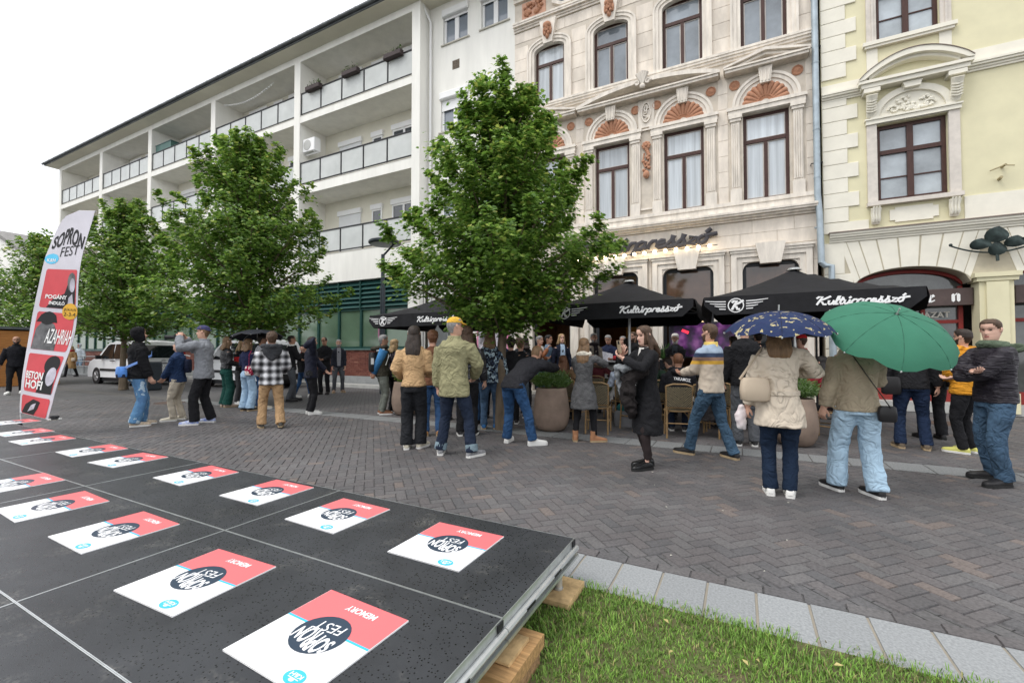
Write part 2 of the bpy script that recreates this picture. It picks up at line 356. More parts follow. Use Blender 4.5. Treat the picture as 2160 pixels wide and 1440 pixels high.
# ================================================================ stage deck with its panels, feet and blocks
DZ = .285
deckm = mat('deck_black', (.033, .035, .039), .40, var=.30, vs=2.2, bump=.12, bs=300, spec=.38)
def wet_deck(m):      # fine grip pattern, wet dark drops and pale scuffs on phenolic plywood
    n = m.node_tree.nodes; l = m.node_tree.links; b = n['Principled BSDF']
    src = b.inputs['Base Color'].links[0].from_socket
    t = n.new('ShaderNodeTexCoord')
    vo = n.new('ShaderNodeTexVoronoi'); vo.inputs['Scale'].default_value = 75; l.new(t.outputs['Object'], vo.inputs['Vector'])
    no = n.new('ShaderNodeTexNoise'); no.inputs['Scale'].default_value = 5; no.inputs['Detail'].default_value = 5; l.new(t.outputs['Object'], no.inputs['Vector'])
    sc = n.new('ShaderNodeMapRange'); sc.inputs['From Min'].default_value = .57; sc.inputs['From Max'].default_value = .72; sc.inputs['To Max'].default_value = .6; l.new(no.outputs['Fac'], sc.inputs['Value'])
    wv = n.new('ShaderNodeTexNoise'); wv.inputs['Scale'].default_value = 60; wv.inputs['Detail'].default_value = 6; l.new(t.outputs['Object'], wv.inputs['Vector'])
    ws = n.new('ShaderNodeMapRange'); ws.inputs['From Min'].default_value = .45; ws.inputs['From Max'].default_value = .7; l.new(wv.outputs['Fac'], ws.inputs['Value'])
    mm = n.new('ShaderNodeMath'); mm.operation = 'MULTIPLY'; l.new(sc.outputs[0], mm.inputs[0]); l.new(ws.outputs[0], mm.inputs[1])
    mx = n.new('ShaderNodeMix'); mx.data_type = 'RGBA'; mx.inputs[7].default_value = (.22, .21, .19, 1); l.new(mm.outputs[0], mx.inputs[0]); l.new(src, mx.inputs[6])
    dr = n.new('ShaderNodeMapRange'); dr.inputs['From Min'].default_value = .22; dr.inputs['From Max'].default_value = .34; l.new(vo.outputs['Distance'], dr.inputs['Value'])
    vm = n.new('ShaderNodeTexVoronoi'); vm.inputs['Scale'].default_value = 75; l.new(t.outputs['Object'], vm.inputs['Vector'])
    se = n.new('ShaderNodeSeparateColor'); l.new(vm.outputs['Color'], se.inputs[0])
    th = n.new('ShaderNodeMath'); th.operation = 'GREATER_THAN'; th.inputs[1].default_value = .5; l.new(se.outputs[0], th.inputs[0])
    mxx = n.new('ShaderNodeMath'); mxx.operation = 'MAXIMUM'; l.new(dr.outputs[0], mxx.inputs[0]); l.new(th.outputs[0], mxx.inputs[1])
    hs = n.new('ShaderNodeMix'); hs.data_type = 'RGBA'; hs.inputs[6].default_value = (.003, .003, .004, 1); l.new(mxx.outputs[0], hs.inputs[0]); l.new(mx.outputs[2], hs.inputs[7])
    l.new(hs.outputs[2], b.inputs['Base Color'])
    rr = n.new('ShaderNodeMapRange'); rr.inputs['To Min'].default_value = .08; rr.inputs['To Max'].default_value = .44; l.new(mxx.outputs[0], rr.inputs['Value']); l.new(rr.outputs[0], b.inputs['Roughness'])
wet_deck(deckm)
alu = mat('aluminium', (.62, .64, .64), .38, .85, var=.12, vs=9)
steel = mat('galvanised', (.55, .56, .55), .45, .7, var=.15, vs=12)
deck = thing('stage_deck', 'black low stage deck of framed plywood panels standing on the lawn', 'stage', (-.9, 2.55, 0))
PX, PY = 1.99, .90
for i in range(5):
    for j in range(3):
        x1 = -.9 - i*PX; x0 = x1 - PX; y1 = 2.55 - j*PY; y0 = y1 - PY; t = .006
        b = MB(); b.box(x0+t, y0+t, DZ-.02, x1-t, y1-t, DZ); p = b.build('panel', deckm, deck)
        f = MB(); z0, z1 = DZ-.10, DZ+.0015
        for (a0, c0, a1, c1) in [(x0,y0,x1,y0+t-.001),(x0,y1-t+.001,x1,y1),(x0,y0+t-.001,x0+t-.001,y1-t+.001),(x1-t+.001,y0+t-.001,x1,y1-t+.001)]: f.box(a0+.0006, c0+.0006, z0, a1-.0006, c1-.0006, z1)
        if i == 0:    # profiled aluminium rail on the open end
            f.tube([(x1+.012, y0+.002, DZ-.052), (x1+.012, y1-.002, DZ-.052)], .016, 8); f.box(x1+.001, y0+.002, DZ-.10, x1+.026, y1-.002, DZ-.085)
        f.build('panel_frame', alu, p)
        if i == 0:
            k = MB(); k.box(x1+.0005, y1-.05, DZ-.035, x1+.006, y1-.004, DZ-.004); k.build('connector', mat('black_plastic', (.015,.015,.017), .5), p)
            for q in (.25, .62): k = MB(); k.obox((x1+.0275, y0+PY*q, DZ-.052), (.002,0,0), (0,.045,0), (0,0,.006)); k.build('slot', MATS['black_plastic'], p)
oak = mat('timber_block', (.42, .25, .11), .75, var=.35, vs=6, bump=.2, bs=30, stretch=(1, 9, 9)); osb = mat('chipboard', (.52, .36, .18), .8, var=.3, vs=14, bump=.3, bs=30)
for (lx, ly, hb) in [(-.945, 2.40, .045), (-.945, 1.72, .13), (-.95, .70, .10), (-2.9, 2.45, .05), (-4.9, 2.45, .05), (-6.85, 2.45, .05), (-8.8, 2.45, .05), (-10.75, 2.45, .05)]:
    l = MB(); l.lathe([(.021, hb+.001), (.021, DZ-.021)], (lx, ly, 0), 14); l.lathe([(.026, hb+.0012), (.026, hb+.012)], (lx, ly, 0), 14); l.build('leg', steel, deck, 40)
    if hb > .08:
        pt = tag(None or thing('timber_block', None, None, (lx, ly, 0)), 'stacked timber block under the stage deck leg with a thin board on top' if ly > 1 else 'sawn timber block under the near leg of the stage deck', 'timber')
        b = MB(); b.bbox(lx-.16, ly-.21, .005, lx+.13, ly+.12, .055, .006); b.build('beam', mat('old_timber', (.30, .18, .09), .8, var=.4, vs=7, bump=.3, bs=30, stretch=(1, 8, 8)), pt)
        b = MB(); b.bbox(lx-.11, ly-.17, .056, lx+.13, ly+.17, .112, .006); b.build('beam', oak, pt)
        b = MB(); b.bbox(lx-.10, ly-.10, .113, lx+.09, ly+.09, hb, .004); b.build('board', osb, pt)
    elif ly > 2.3 and lx > -1:
        b = MB(); b.bbox(lx-.07, ly-.12, .008, lx+.105, ly+.15, hb, .005); tag(b.build('wooden_board', osb), 'small chipboard offcut under the corner leg of the stage deck', 'board')
# memory cards lying on the deck
cw, cred, cnavy, cblue = mat('card_white', (.86, .86, .87), .35, var=.01), mat('card_red', (.80, .17, .18), .35, var=.02), mat('card_navy', (.035, .055, .085), .35, var=.02), mat('card_blue', (.06, .50, .78), .35, var=.02)
def disc(mb, cx, cy, rx, ry, z, n=28):
    mb.add([(cx + rx*math.cos(2*math.pi*i/n), cy + ry*math.sin(2*math.pi*i/n), z) for i in range(n)], [tuple(range(n))])
def make_card():
    r = thing('memory_card', None, None, (0, 0, 0)); h = .24
    b = MB(); b.bbox(-h, -h, 0, h, h, .006, .0015); bb = b.build('board', cw, r, None, False)
    t = MB(); t.add([(-h+.002,-h+.002,.0066),(h-.002,-h+.002,.0066),(h-.002,-.03,.0066),(-h+.002,-.03,.0066)], [(0,1,2,3)]); t.build('red_field', cred, r, None, False)
    t = MB(); t.add([(-h+.002,-.031,.0068),(h-.002,-.031,.0068),(h-.002,-.020,.0068),(-h+.002,-.020,.0068)], [(0,1,2,3)]); t.build('blue_line', cblue, r, None, False)
    t = MB(); disc(t, .0, .0, .122, .112, .0072); t.build('badge', cnavy, r, None, False)
    t = MB(); disc(t, -.125, .195, .046, .032, .0072); t.build('sponsor_oval', cblue, r, None, False)
    t = MB(); z = .0078
    put_text(t, 'MEMORY', lambda u, v, w_: (-.115 + .17*u, -.195 + .036*v, z), bold=.02)
    def wave(u, v, w_): e = 1 - ((u-.5)*1.9)**2; return (-.1 + .2*u, .036 + (.060 + .045*e)*(v-.5) + .012*math.sin(u*6), z)
    t.build('lettering', cw, r, None, False); t = MB(); put_text(t, 'SOPRON', wave, bold=.03); t.build('lettering', cw, r, None, False); t = MB()
    put_text(t, 'FEST', lambda u, v, w_: (-.07 + .14*u, -.075 + .052*v + .012*u, z)); t.build('lettering', cw, r, None, False); t = MB()
    put_text(t, 'K&H', lambda u, v, w_: (-.155 + .06*u, .178 + .018*v, z), bold=.02)
    t.build('lettering', cw, r, None, False); t = MB(); t.box(-.152, .200, .0075, -.098, .203, z); disc(t, -.125, .209, .012, .007, z, 12)
    t.build('crown_mark', cw, r, None, False)
    return r
proto = make_card(); first = True
cards = [onz(*p, DZ) for p in [(945,1148),(715,1085),(565,1037),(415,1002),(272,970),(195,950),(90,928),(50,912),(30,890),(676,1340),(420,1220),(245,1119),(113,1066),(32,1020)]]
names = ['second', 'third', 'fourth', 'fifth', 'sixth', 'seventh', 'eighth', 'ninth']
for i, c in enumerate(cards):
    o = proto if i == 0 else copy_tree(proto)
    o.location = (c.x, c.y, DZ + .0005); o.rotation_euler = (0, 0, R(180 + random.uniform(-3, 3)))
    row = 'paving side' if i < 9 else 'middle'; k = i if i < 9 else i - 9
    tag(o, f'square memory card on the deck, {row} row, ' + ('closest to the open deck end' if k == 0 else f'{names[k-1]} from the open deck end'), 'card', 'memory cards laid out on the stage deck')
# fallen bits of leaf on lawn and paving
for i in range(26):
    if i < 14: x, y, z = random.uniform(-.8, 1.0), random.uniform(1.4, 2.5), .03
    else: x, y, z = random.uniform(-1, 3), random.uniform(3.2, 6), .002
    b = MB(); a = random.uniform(0, 6.28); s_ = random.uniform(.012, .028) * (1 if i < 14 else .55); d = V((math.cos(a), math.sin(a), 0)); e = V((-d.y, d.x, 0))
    b.add([V((x,y,z))-d*s_, V((x,y,z+.006))+e*s_*.5, V((x,y,z+.002))+d*s_, V((x,y,z+.006))-e*s_*.5], [(0,1,2,3)])
    tag(b.build('fallen_leaf', lf if i < 14 else mat('petal', (.62, .6, .52), .7)), 'small dry leaf lying in the lawn grass' if i < 14 else 'tiny pale petal on the dark street pavers', 'leaf', 'dry leaves in the grass' if i < 14 else 'pale petals on the pavers')
# ================================================================ apartment building with balconies
plaster = mat('white_plaster', (.80, .785, .73), .9, var=.05, vs=1.3, bump=.05, bs=60)
white2 = mat('white_render', (.82, .805, .75), .9, var=.06, vs=1.3, bump=.04, bs=80, stretch=(2, 2, .35))
cream = mat('balcony_cream', (.74, .71, .60), .9, var=.05, vs=1.1)
zinc = mat('zinc', (.13, .14, .145), .5, .5, var=.25, vs=3)
railm = mat('rail_dark', (.028, .028, .03), .5, .3, var=.1)
frost = frosted('frosted_glass', (.60, .62, .60), .80)
pvc = mat('white_pvc', (.84, .84, .83), .4, var=.02)
shut = mat('shutter', (.74, .75, .75), .6, var=.04, bump=.0)
pane = mat('window_glass', (.045, .055, .065), .06, var=.25, vs=.7, spec=.9)
pane_b = mat('window_glass_curtain', (.42, .46, .50), .10, var=.12, vs=1.4, spec=.9, stretch=(14, 1, .6))
greenf = mat('green_frame', (.010, .055, .044), .45, var=.1); greenl = mat('green_louvre', (.012, .062, .056), .5, var=.15, vs=2)
gglass = mat('green_glass', (.10, .16, .105), .10, var=.2, vs=.5, spec=.8)
brickm = mat('brick_cladding', (.19, .065, .045), .85, var=.3, vs=5, bump=.2, bs=40, stretch=(1, 1, 14))
plinth = mat('plinth_stone', (.30, .31, .31), .85, var=.12, vs=5, bump=.1)
A0, AY, AB = -11.05, 13.2, 14.65
apt = thing('apartment_building', 'long white apartment block with recessed balconies, dark gutter and green ground floor glazing', 'building', (-27, 13.2, 0))
PIL = [-44.3, -37.75, -31.35, -24.75, -18.0, -11.05]
LEV = [(5.65, 8.55), (8.95, 11.87), (12.17, 14.72)]
m = MB()
for x in PIL:
    m = MB(); m.box(x-.2, AY, 4.4, x+.2, AB-.01, 15.0); m.build('pillar', white2, apt)
m = MB(); X0, X1 = PIL[0]-.2, A0+.2
m.box(X0+.002, AY+.012, 4.4, X1-.002, AB, 5.65); m.build('spandrel', white2, apt)
for a, b in [(8.55, 8.95), (11.87, 12.17), (14.72, 15.02)]:
    m = MB(); m.box(X0+.002, AY+.012, a, X1-.002, AB, b); m.build('floor_slab', white2, apt)
m = MB(); m.box(X0+.002, AB, 4.4, X1-.002, AB+.25, 15.02); m.box(X0+.002, 16, 0, X1-.002, 22, 15.02); m.build('rear_wall', cream, apt)
m = MB(); m.box(X0-.6, 12.55, 15.03, X1+4.4, 23, 15.12); m.add([(X0-.6,12.55,15.12),(X1+4.4,12.55,15.12),(X1+4.4,17.5,17.6),(X0-.6,17.5,17.6)], [(0,1,2,3)])
roof = m.build('roof', zinc, apt)
m = MB(); m.box(X0-.55, 12.6, 15.022, X1+4.3, 13.9, 15.03); m.build('eaves_soffit', cream, roof)
m = MB(); m.tube([(X0-.7, 12.5, 15.16), (X1+4.4, 12.5, 15.16)], .075, 10)
for i in range(40): m.tube([(X0-.4+i*.95, 12.5, 15.16), (X0-.36+i*.95, 12.5, 15.16)], .085, 10)
m.build('gutter', zinc, roof, 40)
for bi, (p0, p1) in enumerate(zip(PIL, PIL[1:])):
    xa, xb = p0+.2, p1-.2
    for li, (za, zb) in enumerate(LEV):
        r = MB(); y = AY+.08; top = za+1.10
        r.box(xa, y-.03, top-.05, xb, y+.03, top); r.box(xa, y-.02, za+.10, xb, y+.02, za+.14)
        for k in range(6):
            x = xa + (xb-xa)*k/5; x = min(max(x, xa+.025), xb-.025); r.box(x-.025, y-.025, za+.02, x+.025, y+.025, top-.05)
        rr = r.build('railing', railm, apt)
        for k in range(5):
            x = xa + (xb-xa)*k/5; q = MB(); q.box(x+.04, y-.006, za+.15, x+(xb-xa)/5-.04, y+.006, top-.06); q.build('panel', frost, rr)
        m = MB(); m.box(xa, AY+.0, za-.0, xb, AY+.02, za+.03); m.build('sill', mat('concrete_sill', (.5, .48, .42), .9), apt)
        if bi < 1: continue
        # shuttered door, small window, wide window on the back wall
        o = xb + .2 - 11.05 + 11.05
        for (dx0, dx1, h0, h1, kind) in [(-5.75, -4.35, .0, 2.15, 's'), (-3.65, -3.05, .95, 2.15, 'w'), (-2.45, -1.15, .95, 2.2, 'w')]:
            x0, x1 = p1+dx0, p1+dx1; yb = AB
            wn = MB(); wn.box(x0-.05, yb-.12, za+h1, x1+.05, yb-.002, za+h1+.22); wo = wn.build('shutter_box', pvc, apt)
            if kind == 's':
                for k in range(10):
                    pass
                s_ = MB(); s_.box(x0, yb-.05, za+h0+.02, x1, yb-.004, za+h1-.003)
                for k in range(26): s_.box(x0+.01, yb-.058, za+.1+k*.078, x1-.01, yb-.05, za+.1+k*.078+.066)
                s_.build('shutter', shut, wo)
            else:
                f = MB(); rects(f, x0, x1, za+h0, za+h1, .07, yb-.06, yb-.005)
                if x1-x0 > 1: f.box((x0+x1)/2-.05, yb-.06, za+h0+.07, (x0+x1)/2+.05, yb-.005, za+h1-.07)
                fo = f.build('window', pvc, apt); q = MB(); q.box(x0+.07, yb-.03, za+h0+.07, x1-.07, yb-.02, za+h1-.07); q.build('pane', pane, fo)
# ground floor
m = MB(); m.box(X0+.002, AY+.10, 0, X1-.002, AY+.3, .42); m.build('plinth', plinth, apt)
m = MB(); m.box(X0+.004, AY+.14, .42, X1-.004, AY+.3, 1.50); bw = m.build('brick_base', mat('brick_mortar', (.22, .17, .14), .9), apt)
bm = MB()
for r_ in range(14):
    z = .43 + r_*.076
    for k in range(128):
        x = A0+.2 - k*.26 - (r_ % 2)*.13
        bm.bbox(x-.25, AY+.115, z, x-.005, AY+.141, z+.066, .004)
o = bm.build('brick_courses', paver_mat('cladding_brick', (.15, .045, .032), (.23, .085, .06), (.30, .13, .09)), bw); o['kind'] = 'stuff'
m = MB(); m.box(X0, AY+.06, 1.50, X1, AY+.3, 1.56); m.build('window_ledge', mat('green_grey', (.10, .17, .16), .5), apt)
cols = [A0 - .37 - 1.29*k for k in range(26)]
for k, x in enumerate(cols):
    c = MB(); c.box(x-.055, AY+.12, 1.56, x+.055, AY+.25, 3.2); c.build('mullion', greenf, apt)
    if k:
        q = MB(); q.box(x+.056, AY+.19, 1.64, cols[k-1]-.056, AY+.2, 3.14); w_ = q.build('window', gglass, apt)
        q = MB(); q.box(x+.056, AY+.13, 1.565, cols[k-1]-.056, AY+.24, 1.635); q.box(x+.056, AY+.13, 3.145, cols[k-1]-.056, AY+.24, 3.2); q.build('frame', greenf, w_)
        lo = MB()
        for j in range(6): z = 3.26+j*.185; lo.add([(x+.03,AY+.08,z),(cols[k-1]-.03,AY+.08,z),(cols[k-1]-.03,AY+.22,z+.17),(x+.03,AY+.22,z+.17),(x+.03,AY+.10,z-.02),(cols[k-1]-.03,AY+.10,z-.02)], [(0,1,2,3),(4,5,1,0)])
        lo.build('louvre', greenl, apt)
    c = MB(); c.box(x-.03, AY+.07, 3.2, x+.03, AY+.24, 4.395); c.build('louvre_post', greenf, apt)
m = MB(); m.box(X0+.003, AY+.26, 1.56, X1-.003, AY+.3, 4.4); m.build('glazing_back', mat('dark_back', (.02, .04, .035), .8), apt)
m = MB(); m.box(X1-.55, AY+.02, 0, X1-.003, AY+.4, 4.4); m.build('corner_pier', white2, apt)
for yy in (14, 21.9):
    pass
# white flat wing between balconies and the stone house
WX0, WX1, WY = -10.85, -7.05, 13.8
m = MB(); hol = []
wins = [(-10.2, -9.05, 13.37, 14.55), (-8.46, -7.32, 13.4, 14.55), (-10.3, -9.05, 9.95, 11.3), (-8.65, -7.35, 9.95, 11.3), (-10.3, -9.05, 6.6, 7.95), (-8.65, -7.35, 6.6, 7.95)]
wall(m, WX0, WX1, 0, 15.02, WY, [(a, b, c, d) for a, b, c, d in wins], .22); m.build('wing_wall', white2, apt)
for a, b, c, d in wins:
    f = MB(); rects(f, a+.002, b-.002, c+.002, d-.002, .08, WY+.10, WY+.2); f.box((a+b)/2-.09, WY+.10, c+.08, (a+b)/2+.09, WY+.2, d-.08); fo = f.build('window', pvc, apt)
    q = MB(); q.box(a+.08, WY+.15, c+.08, b-.08, WY+.16, d-.08); q.build('pane', mat('pane_sky', (.20, .23, .27), .08, var=.12, vs=1, spec=.9), fo)
    q = MB(); q.bbox(a-.03, WY-.10, d-.10, b+.03, WY+.09, d+.18, .03)
    q.box(a+.01, WY+.06, d-(.5 if d < 12 else .18), b-.01, WY+.09, d-.1); q.build('shutter_box', pvc, fo)
    q = MB(); q.box(a-.08, WY-.06, c-.05, b+.08, WY+.1, c); q.build('sill', mat('concrete_sill', (.5, .48, .42), .9), fo)
m = MB(); m.box(-9.75, WY-.012, 12.28, -9.43, WY, 12.62)
for k in range(6): m.box(-9.73, WY-.02, 12.3+k*.052, -9.45, WY-.012, 12.33+k*.052)
m.build('vent_grille', mat('dirty_vent', (.17, .14, .11), .9, var=.5, vs=25), apt)
m = MB(); m.tube([(-10.72, 13.68, .1), (-10.72, 13.68, 14.4), (-10.9, 13.4, 15.0)], .05, 10)
for z in (3, 6.2, 9.4, 12.6): m.tube([(-10.72, 13.68, z), (-10.72, 13.68, z+.04)], .06, 10)
m.build('downpipe', pvc, apt, 40)
# ground floor of the wing: grey poster wall
m = MB(); m.box(-10.7, 13.74, .02, -8.9, 13.79, 3.0); m.build('grey_shutter_door', mat('grey_door', (.16, .17, .17), .6), apt)
# things on the balconies
ac = thing('air_conditioner', 'white air conditioner unit hung on the side wall of a middle balcony', 'air conditioner', (-17.55, 13.6, 11.0))
m = MB(); m.bbox(-17.79, 13.35, 10.55, -17.0, 13.68, 11.15, .02); c = m.build('casing', pvc, ac)
m = MB(); m.lathe([(.24, 0), (.24, .012), (.2, .014)], (-17.47, 13.35, 10.85), 20, 'y'); m.build('fan_grille', mat('grey_grille', (.45,.45,.43), .6), ac)
m = MB(); m.box(-17.79, 13.4, 10.5, -17.75, 13.66, 10.549); m.box(-17.1, 13.4, 10.5, -17.06, 13.66, 10.549); m.box(-17.8, 13.5, 10.46, -17.0, 13.54, 10.5); m.build('bracket', pvc, ac)
boxm = mat('flower_box', (.06, .045, .045), .7); fol = mat('box_leaf', (.07, .13, .03), .7, var=.4, vs=12); terr = mat('terracotta', (.46, .235, .145), .85, var=.15, vs=9, bump=.15, bs=50)
for i, (px, py) in enumerate([(662, 186), (740, 152), (830, 113)]):
    p = ony(px, py, AY-.04); bx = thing('flower_box', ['brown flower box on the top balcony rail, next to the pillar', 'brown flower box in the middle of the top balcony rail', 'brown flower box with a straw basket on the top balcony rail'][i], 'flower box', (p.x, p.y, 13.1), 0, 'flower boxes on the top balcony')
    m = MB(); m.bbox(p.x-.45, AY-.16, 13.12, p.x+.45, AY+.04, 13.32, .02); m.build('trough', boxm, bx)
    m = MB()
    for k in range(60):
        c = V((p.x+random.uniform(-.42, .42), AY-.06+random.uniform(-.08, .08), 13.33+abs(random.gauss(0, .09)))); d = V((random.uniform(-1,1), random.uniform(-1,1), random.uniform(-.3,1)))*.06; e = V((random.uniform(-1,1), random.uniform(-1,1), random.uniform(-1,1)))*.025
        m.add([c-d, c+e, c+d, c-e], [(0,1,2,3)])
    m.build('flowers', fol, bx)
sb = thing('storage_cabinet', 'green cabinet standing on a top floor balcony behind the frosted rail', 'cabinet', (-30.2, 13.8, 12.17)); m = MB(); m.box(-31.1, 13.4, 12.18, -29.4, 14.3, 13.75); m.build('body', mat('green_cab', (.07, .15, .13), .5), sb)
m = MB(); m.box(-31.12, 13.38, 13.755, -29.38, 14.32, 13.8); m.build('lid', mat('green_cab2', (.05, .11, .10), .5), sb)
gl = thing('string_lights', 'string of small lamps sagging under a top balcony ceiling', 'string lights', (-23, 13.5, 14.5)); m = MB()
pts = [(-24.3 + 4.2*t, 13.45, 14.55 - .32*math.sin(math.pi*t)) for t in [i/24 for i in range(25)]]; m.tube(pts, .008, 5); m.build('cable', pvc, gl)
for p in pts[1:-1]: m = MB(); m.ball((p[0], p[1], p[2]-.05), .035, n=6, m=4); m.build('bulb', pvc, gl)
# ================================================================ stone house with the coffee bar
KY = 13.8
stone = mat('limestone', (.72, .65, .565), .85, var=.15, vs=1.6, bump=.12, bs=50, rnd=.06, stretch=(2.2, 2.2, .8))
stone2 = mat('limestone_trim', (.74, .68, .60), .8, var=.17, vs=2, bump=.08, bs=60, stretch=(3, 3, .7))
jt = mat('stone_joint', (.60, .54, .46), .95)
woodf = mat('brown_window_frame', (.065, .030, .024), .45, var=.25, vs=6, stretch=(8, 8, 1))
glassK = mat('house_glass', (.22, .25, .28), .06, var=.35, vs=.8, spec=.9, rnd=.25)
curt = mat('curtain_glass', (.50, .54, .57), .12, var=.22, vs=1, spec=.9, stretch=(9, 1, .3), rnd=.22)
ston = thing('stone_house', 'ornate pale limestone house with brown windows, terracotta shells and a ground floor bar', 'building', (-2.6, KY, 0))
KX0, KX1 = -7.05, 1.80
W1 = [(-6.25, -5.15), (-4.13, -3.03), (-2.0, -.89), (.12, 1.22)]; W2 = [(-6.27, -5.17), (-4.16, -3.04), (-2.02, -.90), (.09, 1.20)]
DO = [(-6.35, -4.98), (-4.2, -2.78), (-2.07, -.67), (.06, 1.40)]
holes = [(a, b, 5.6, 8.03) for a, b in W1] + [(a, b, 9.89, 12.0) for a, b in W2] + [(a, b, .1, 3.88) for a, b in DO]
m = MB(); wall(m, KX0, KX1, 0, 15.2, KY, holes, .28); m.build('facade', jt, ston)
m = MB(); m.box(KX0, KY+5.5, 0, KX1, KY+5.6, 15.2); m.box(KX0, KY+.29, 4.0, KX1, KY+5.5, 4.1); m.box(KX0, KY+.29, 15.1, KX1, KY+9, 15.2); m.box(KX1-.1, KY+.29, 0, KX1, KY+5.5, 4.0); m.box(KX0-.1, KY+.05, 0, KX0, KY+5.6, 4.0); m.box(KX0, KY+.29, 0, KX1, KY+5.5, .012); m.build('inner_wall', mat('bar_interior', (.10, .055, .03), .8, var=.4, vs=1.5), ston)
def blocks(x0, x1, z0, z1, h, off, seed, minw=.5):
    rr = random.Random(seed); n = max(1, round((z1-z0)/h)); hh = (z1-z0)/n
    for i in range(n):
        x = x0; k = 0
        wmax = rr.uniform(.75, 1.1) if x1-x0 > 1.1 else 9
        if wmax < 9 and i % 2: x_first = x0 + wmax*.5
        else: x_first = x0 + wmax
        cuts = [x0]; c = x_first
        while c < x1 - .25: cuts.append(c); c += wmax
        cuts.append(x1)
        for a, b in zip(cuts, cuts[1:]):
            q = MB(); q.bbox(a+.003, KY-off-rr.uniform(0, .003), z0+i*hh+.003, b-.003, KY-.0005, z0+(i+1)*hh-.003, .007); q.build('stone_block', stone, ston)
sp1 = [(KX0, -6.62), (-4.78, -4.50), (-.52, -.25), (1.59, KX1)]
for i, (a, b) in enumerate(sp1): blocks(a, b, 5.62, 9.2, .46, .012, i)
sp2 = [(KX0, -6.52), (-4.92, -4.41), (-2.79, -2.27), (-.65, -.16), (1.45, KX1)]
for i, (a, b) in enumerate(sp2): blocks(a, b, 9.93, 12.2, .46, .012, 20+i)
blocks(KX0, KX1, 12.35, 12.72, .38, .012, 33)
blocks(KX0, KX1, 4.32, 5.04, .36, .012, 41)
for i, (a, b) in enumerate([(KX0, -6.68), (-4.66, -4.50), (-2.47, -2.38), (-.38, -.24), (1.70, KX1)]): blocks(a, b, .5, 4.3, .48, .012, 50+i)
for a, b in [(KX0, -6.36), (-4.97, -4.21), (-2.77, -2.08), (-.66, .05), (1.41, KX1)]: m = MB(); m.box(a, KY-.05, .02, b, KY-.001, .48); m.build('base_course', stone2, ston)
def course(name, z0, z1, y, steps, x0=KX0, x1=KX1, mt=stone2, par=ston):
    q = MB(); n = len(steps); h = (z1-z0)/n
    for i, s_ in enumerate(steps): q.box(x0-(.0 if i % 2 else .001), y-s_, z0+i*h, x1+(.0 if i % 2 else .001), y-.0005, z0+(i+1)*h)
    return q.build(name, mt, par)
course('cornice', 5.05, 5.28, KY, [.08, .16, .24, .27], mt=stone2)
course('sill_course', 5.28, 5.60, KY, [.10, .085, .11])
course('string_course', 9.62, 9.89, KY, [.05, .10, .14, .16])
course('upper_cornice', 12.74, 13.0, KY, [.06, .10, .18, .20])
course('attic_band', 13.0, 13.08, KY, [.05]); course('eaves_cornice', 13.78, 14.5, KY, [.10, .2, .35, .55, .6])
def window(par, x0, x1, z0, z1, y, fm, gm_, tr, t=.07, rise=0, glz=None):
    f = MB(); y0, y1 = y+.12, y+.2
    rects(f, x0+.004, x1-.004, z0+.004, z1-.004+rise*0, t, y0, y1)
    f.box(x0+t, y0-.02, tr-.05, x1-t, y1-.01, tr+.05); xm = (x0+x1)/2; f.box(xm-.045, y0-.012, z0+t, xm+.045, y1-.012, tr-.05)
    if rise: f.prism([(x0+.004, z1-rise)] + [(x0+.004, z1-.004)] + [(x1-.004, z1-.004), (x1-.004, z1-rise)] + arc(xm, z1-rise-.04, (x1-x0)/2-.004, 0, 180, 12, rise+.0)[1:-1], y0-.01, y1-.02)
    fo = f.build('window', fm, par)
    for a, b, c, d in [(x0+t, xm-.045, z0+t, tr-.05), (xm+.045, x1-t, z0+t, tr-.05), (x0+t, x1-t, tr+.05, z1-t)]:
        q = MB(); rects(q, a, b, c, d, .03, y+.14, y+.17); q.build('sash', mat('pale_sash', (.55, .52, .48), .6), fo)
        q = MB(); q.box(a+.03, y+.155, c+.03, b-.03, y+.16, d-.03); q.build('pane', gm_, fo)
    return fo
for a, b in W1: window(ston, a, b, 5.6, 8.03, KY, woodf, curt, 7.28, .08)
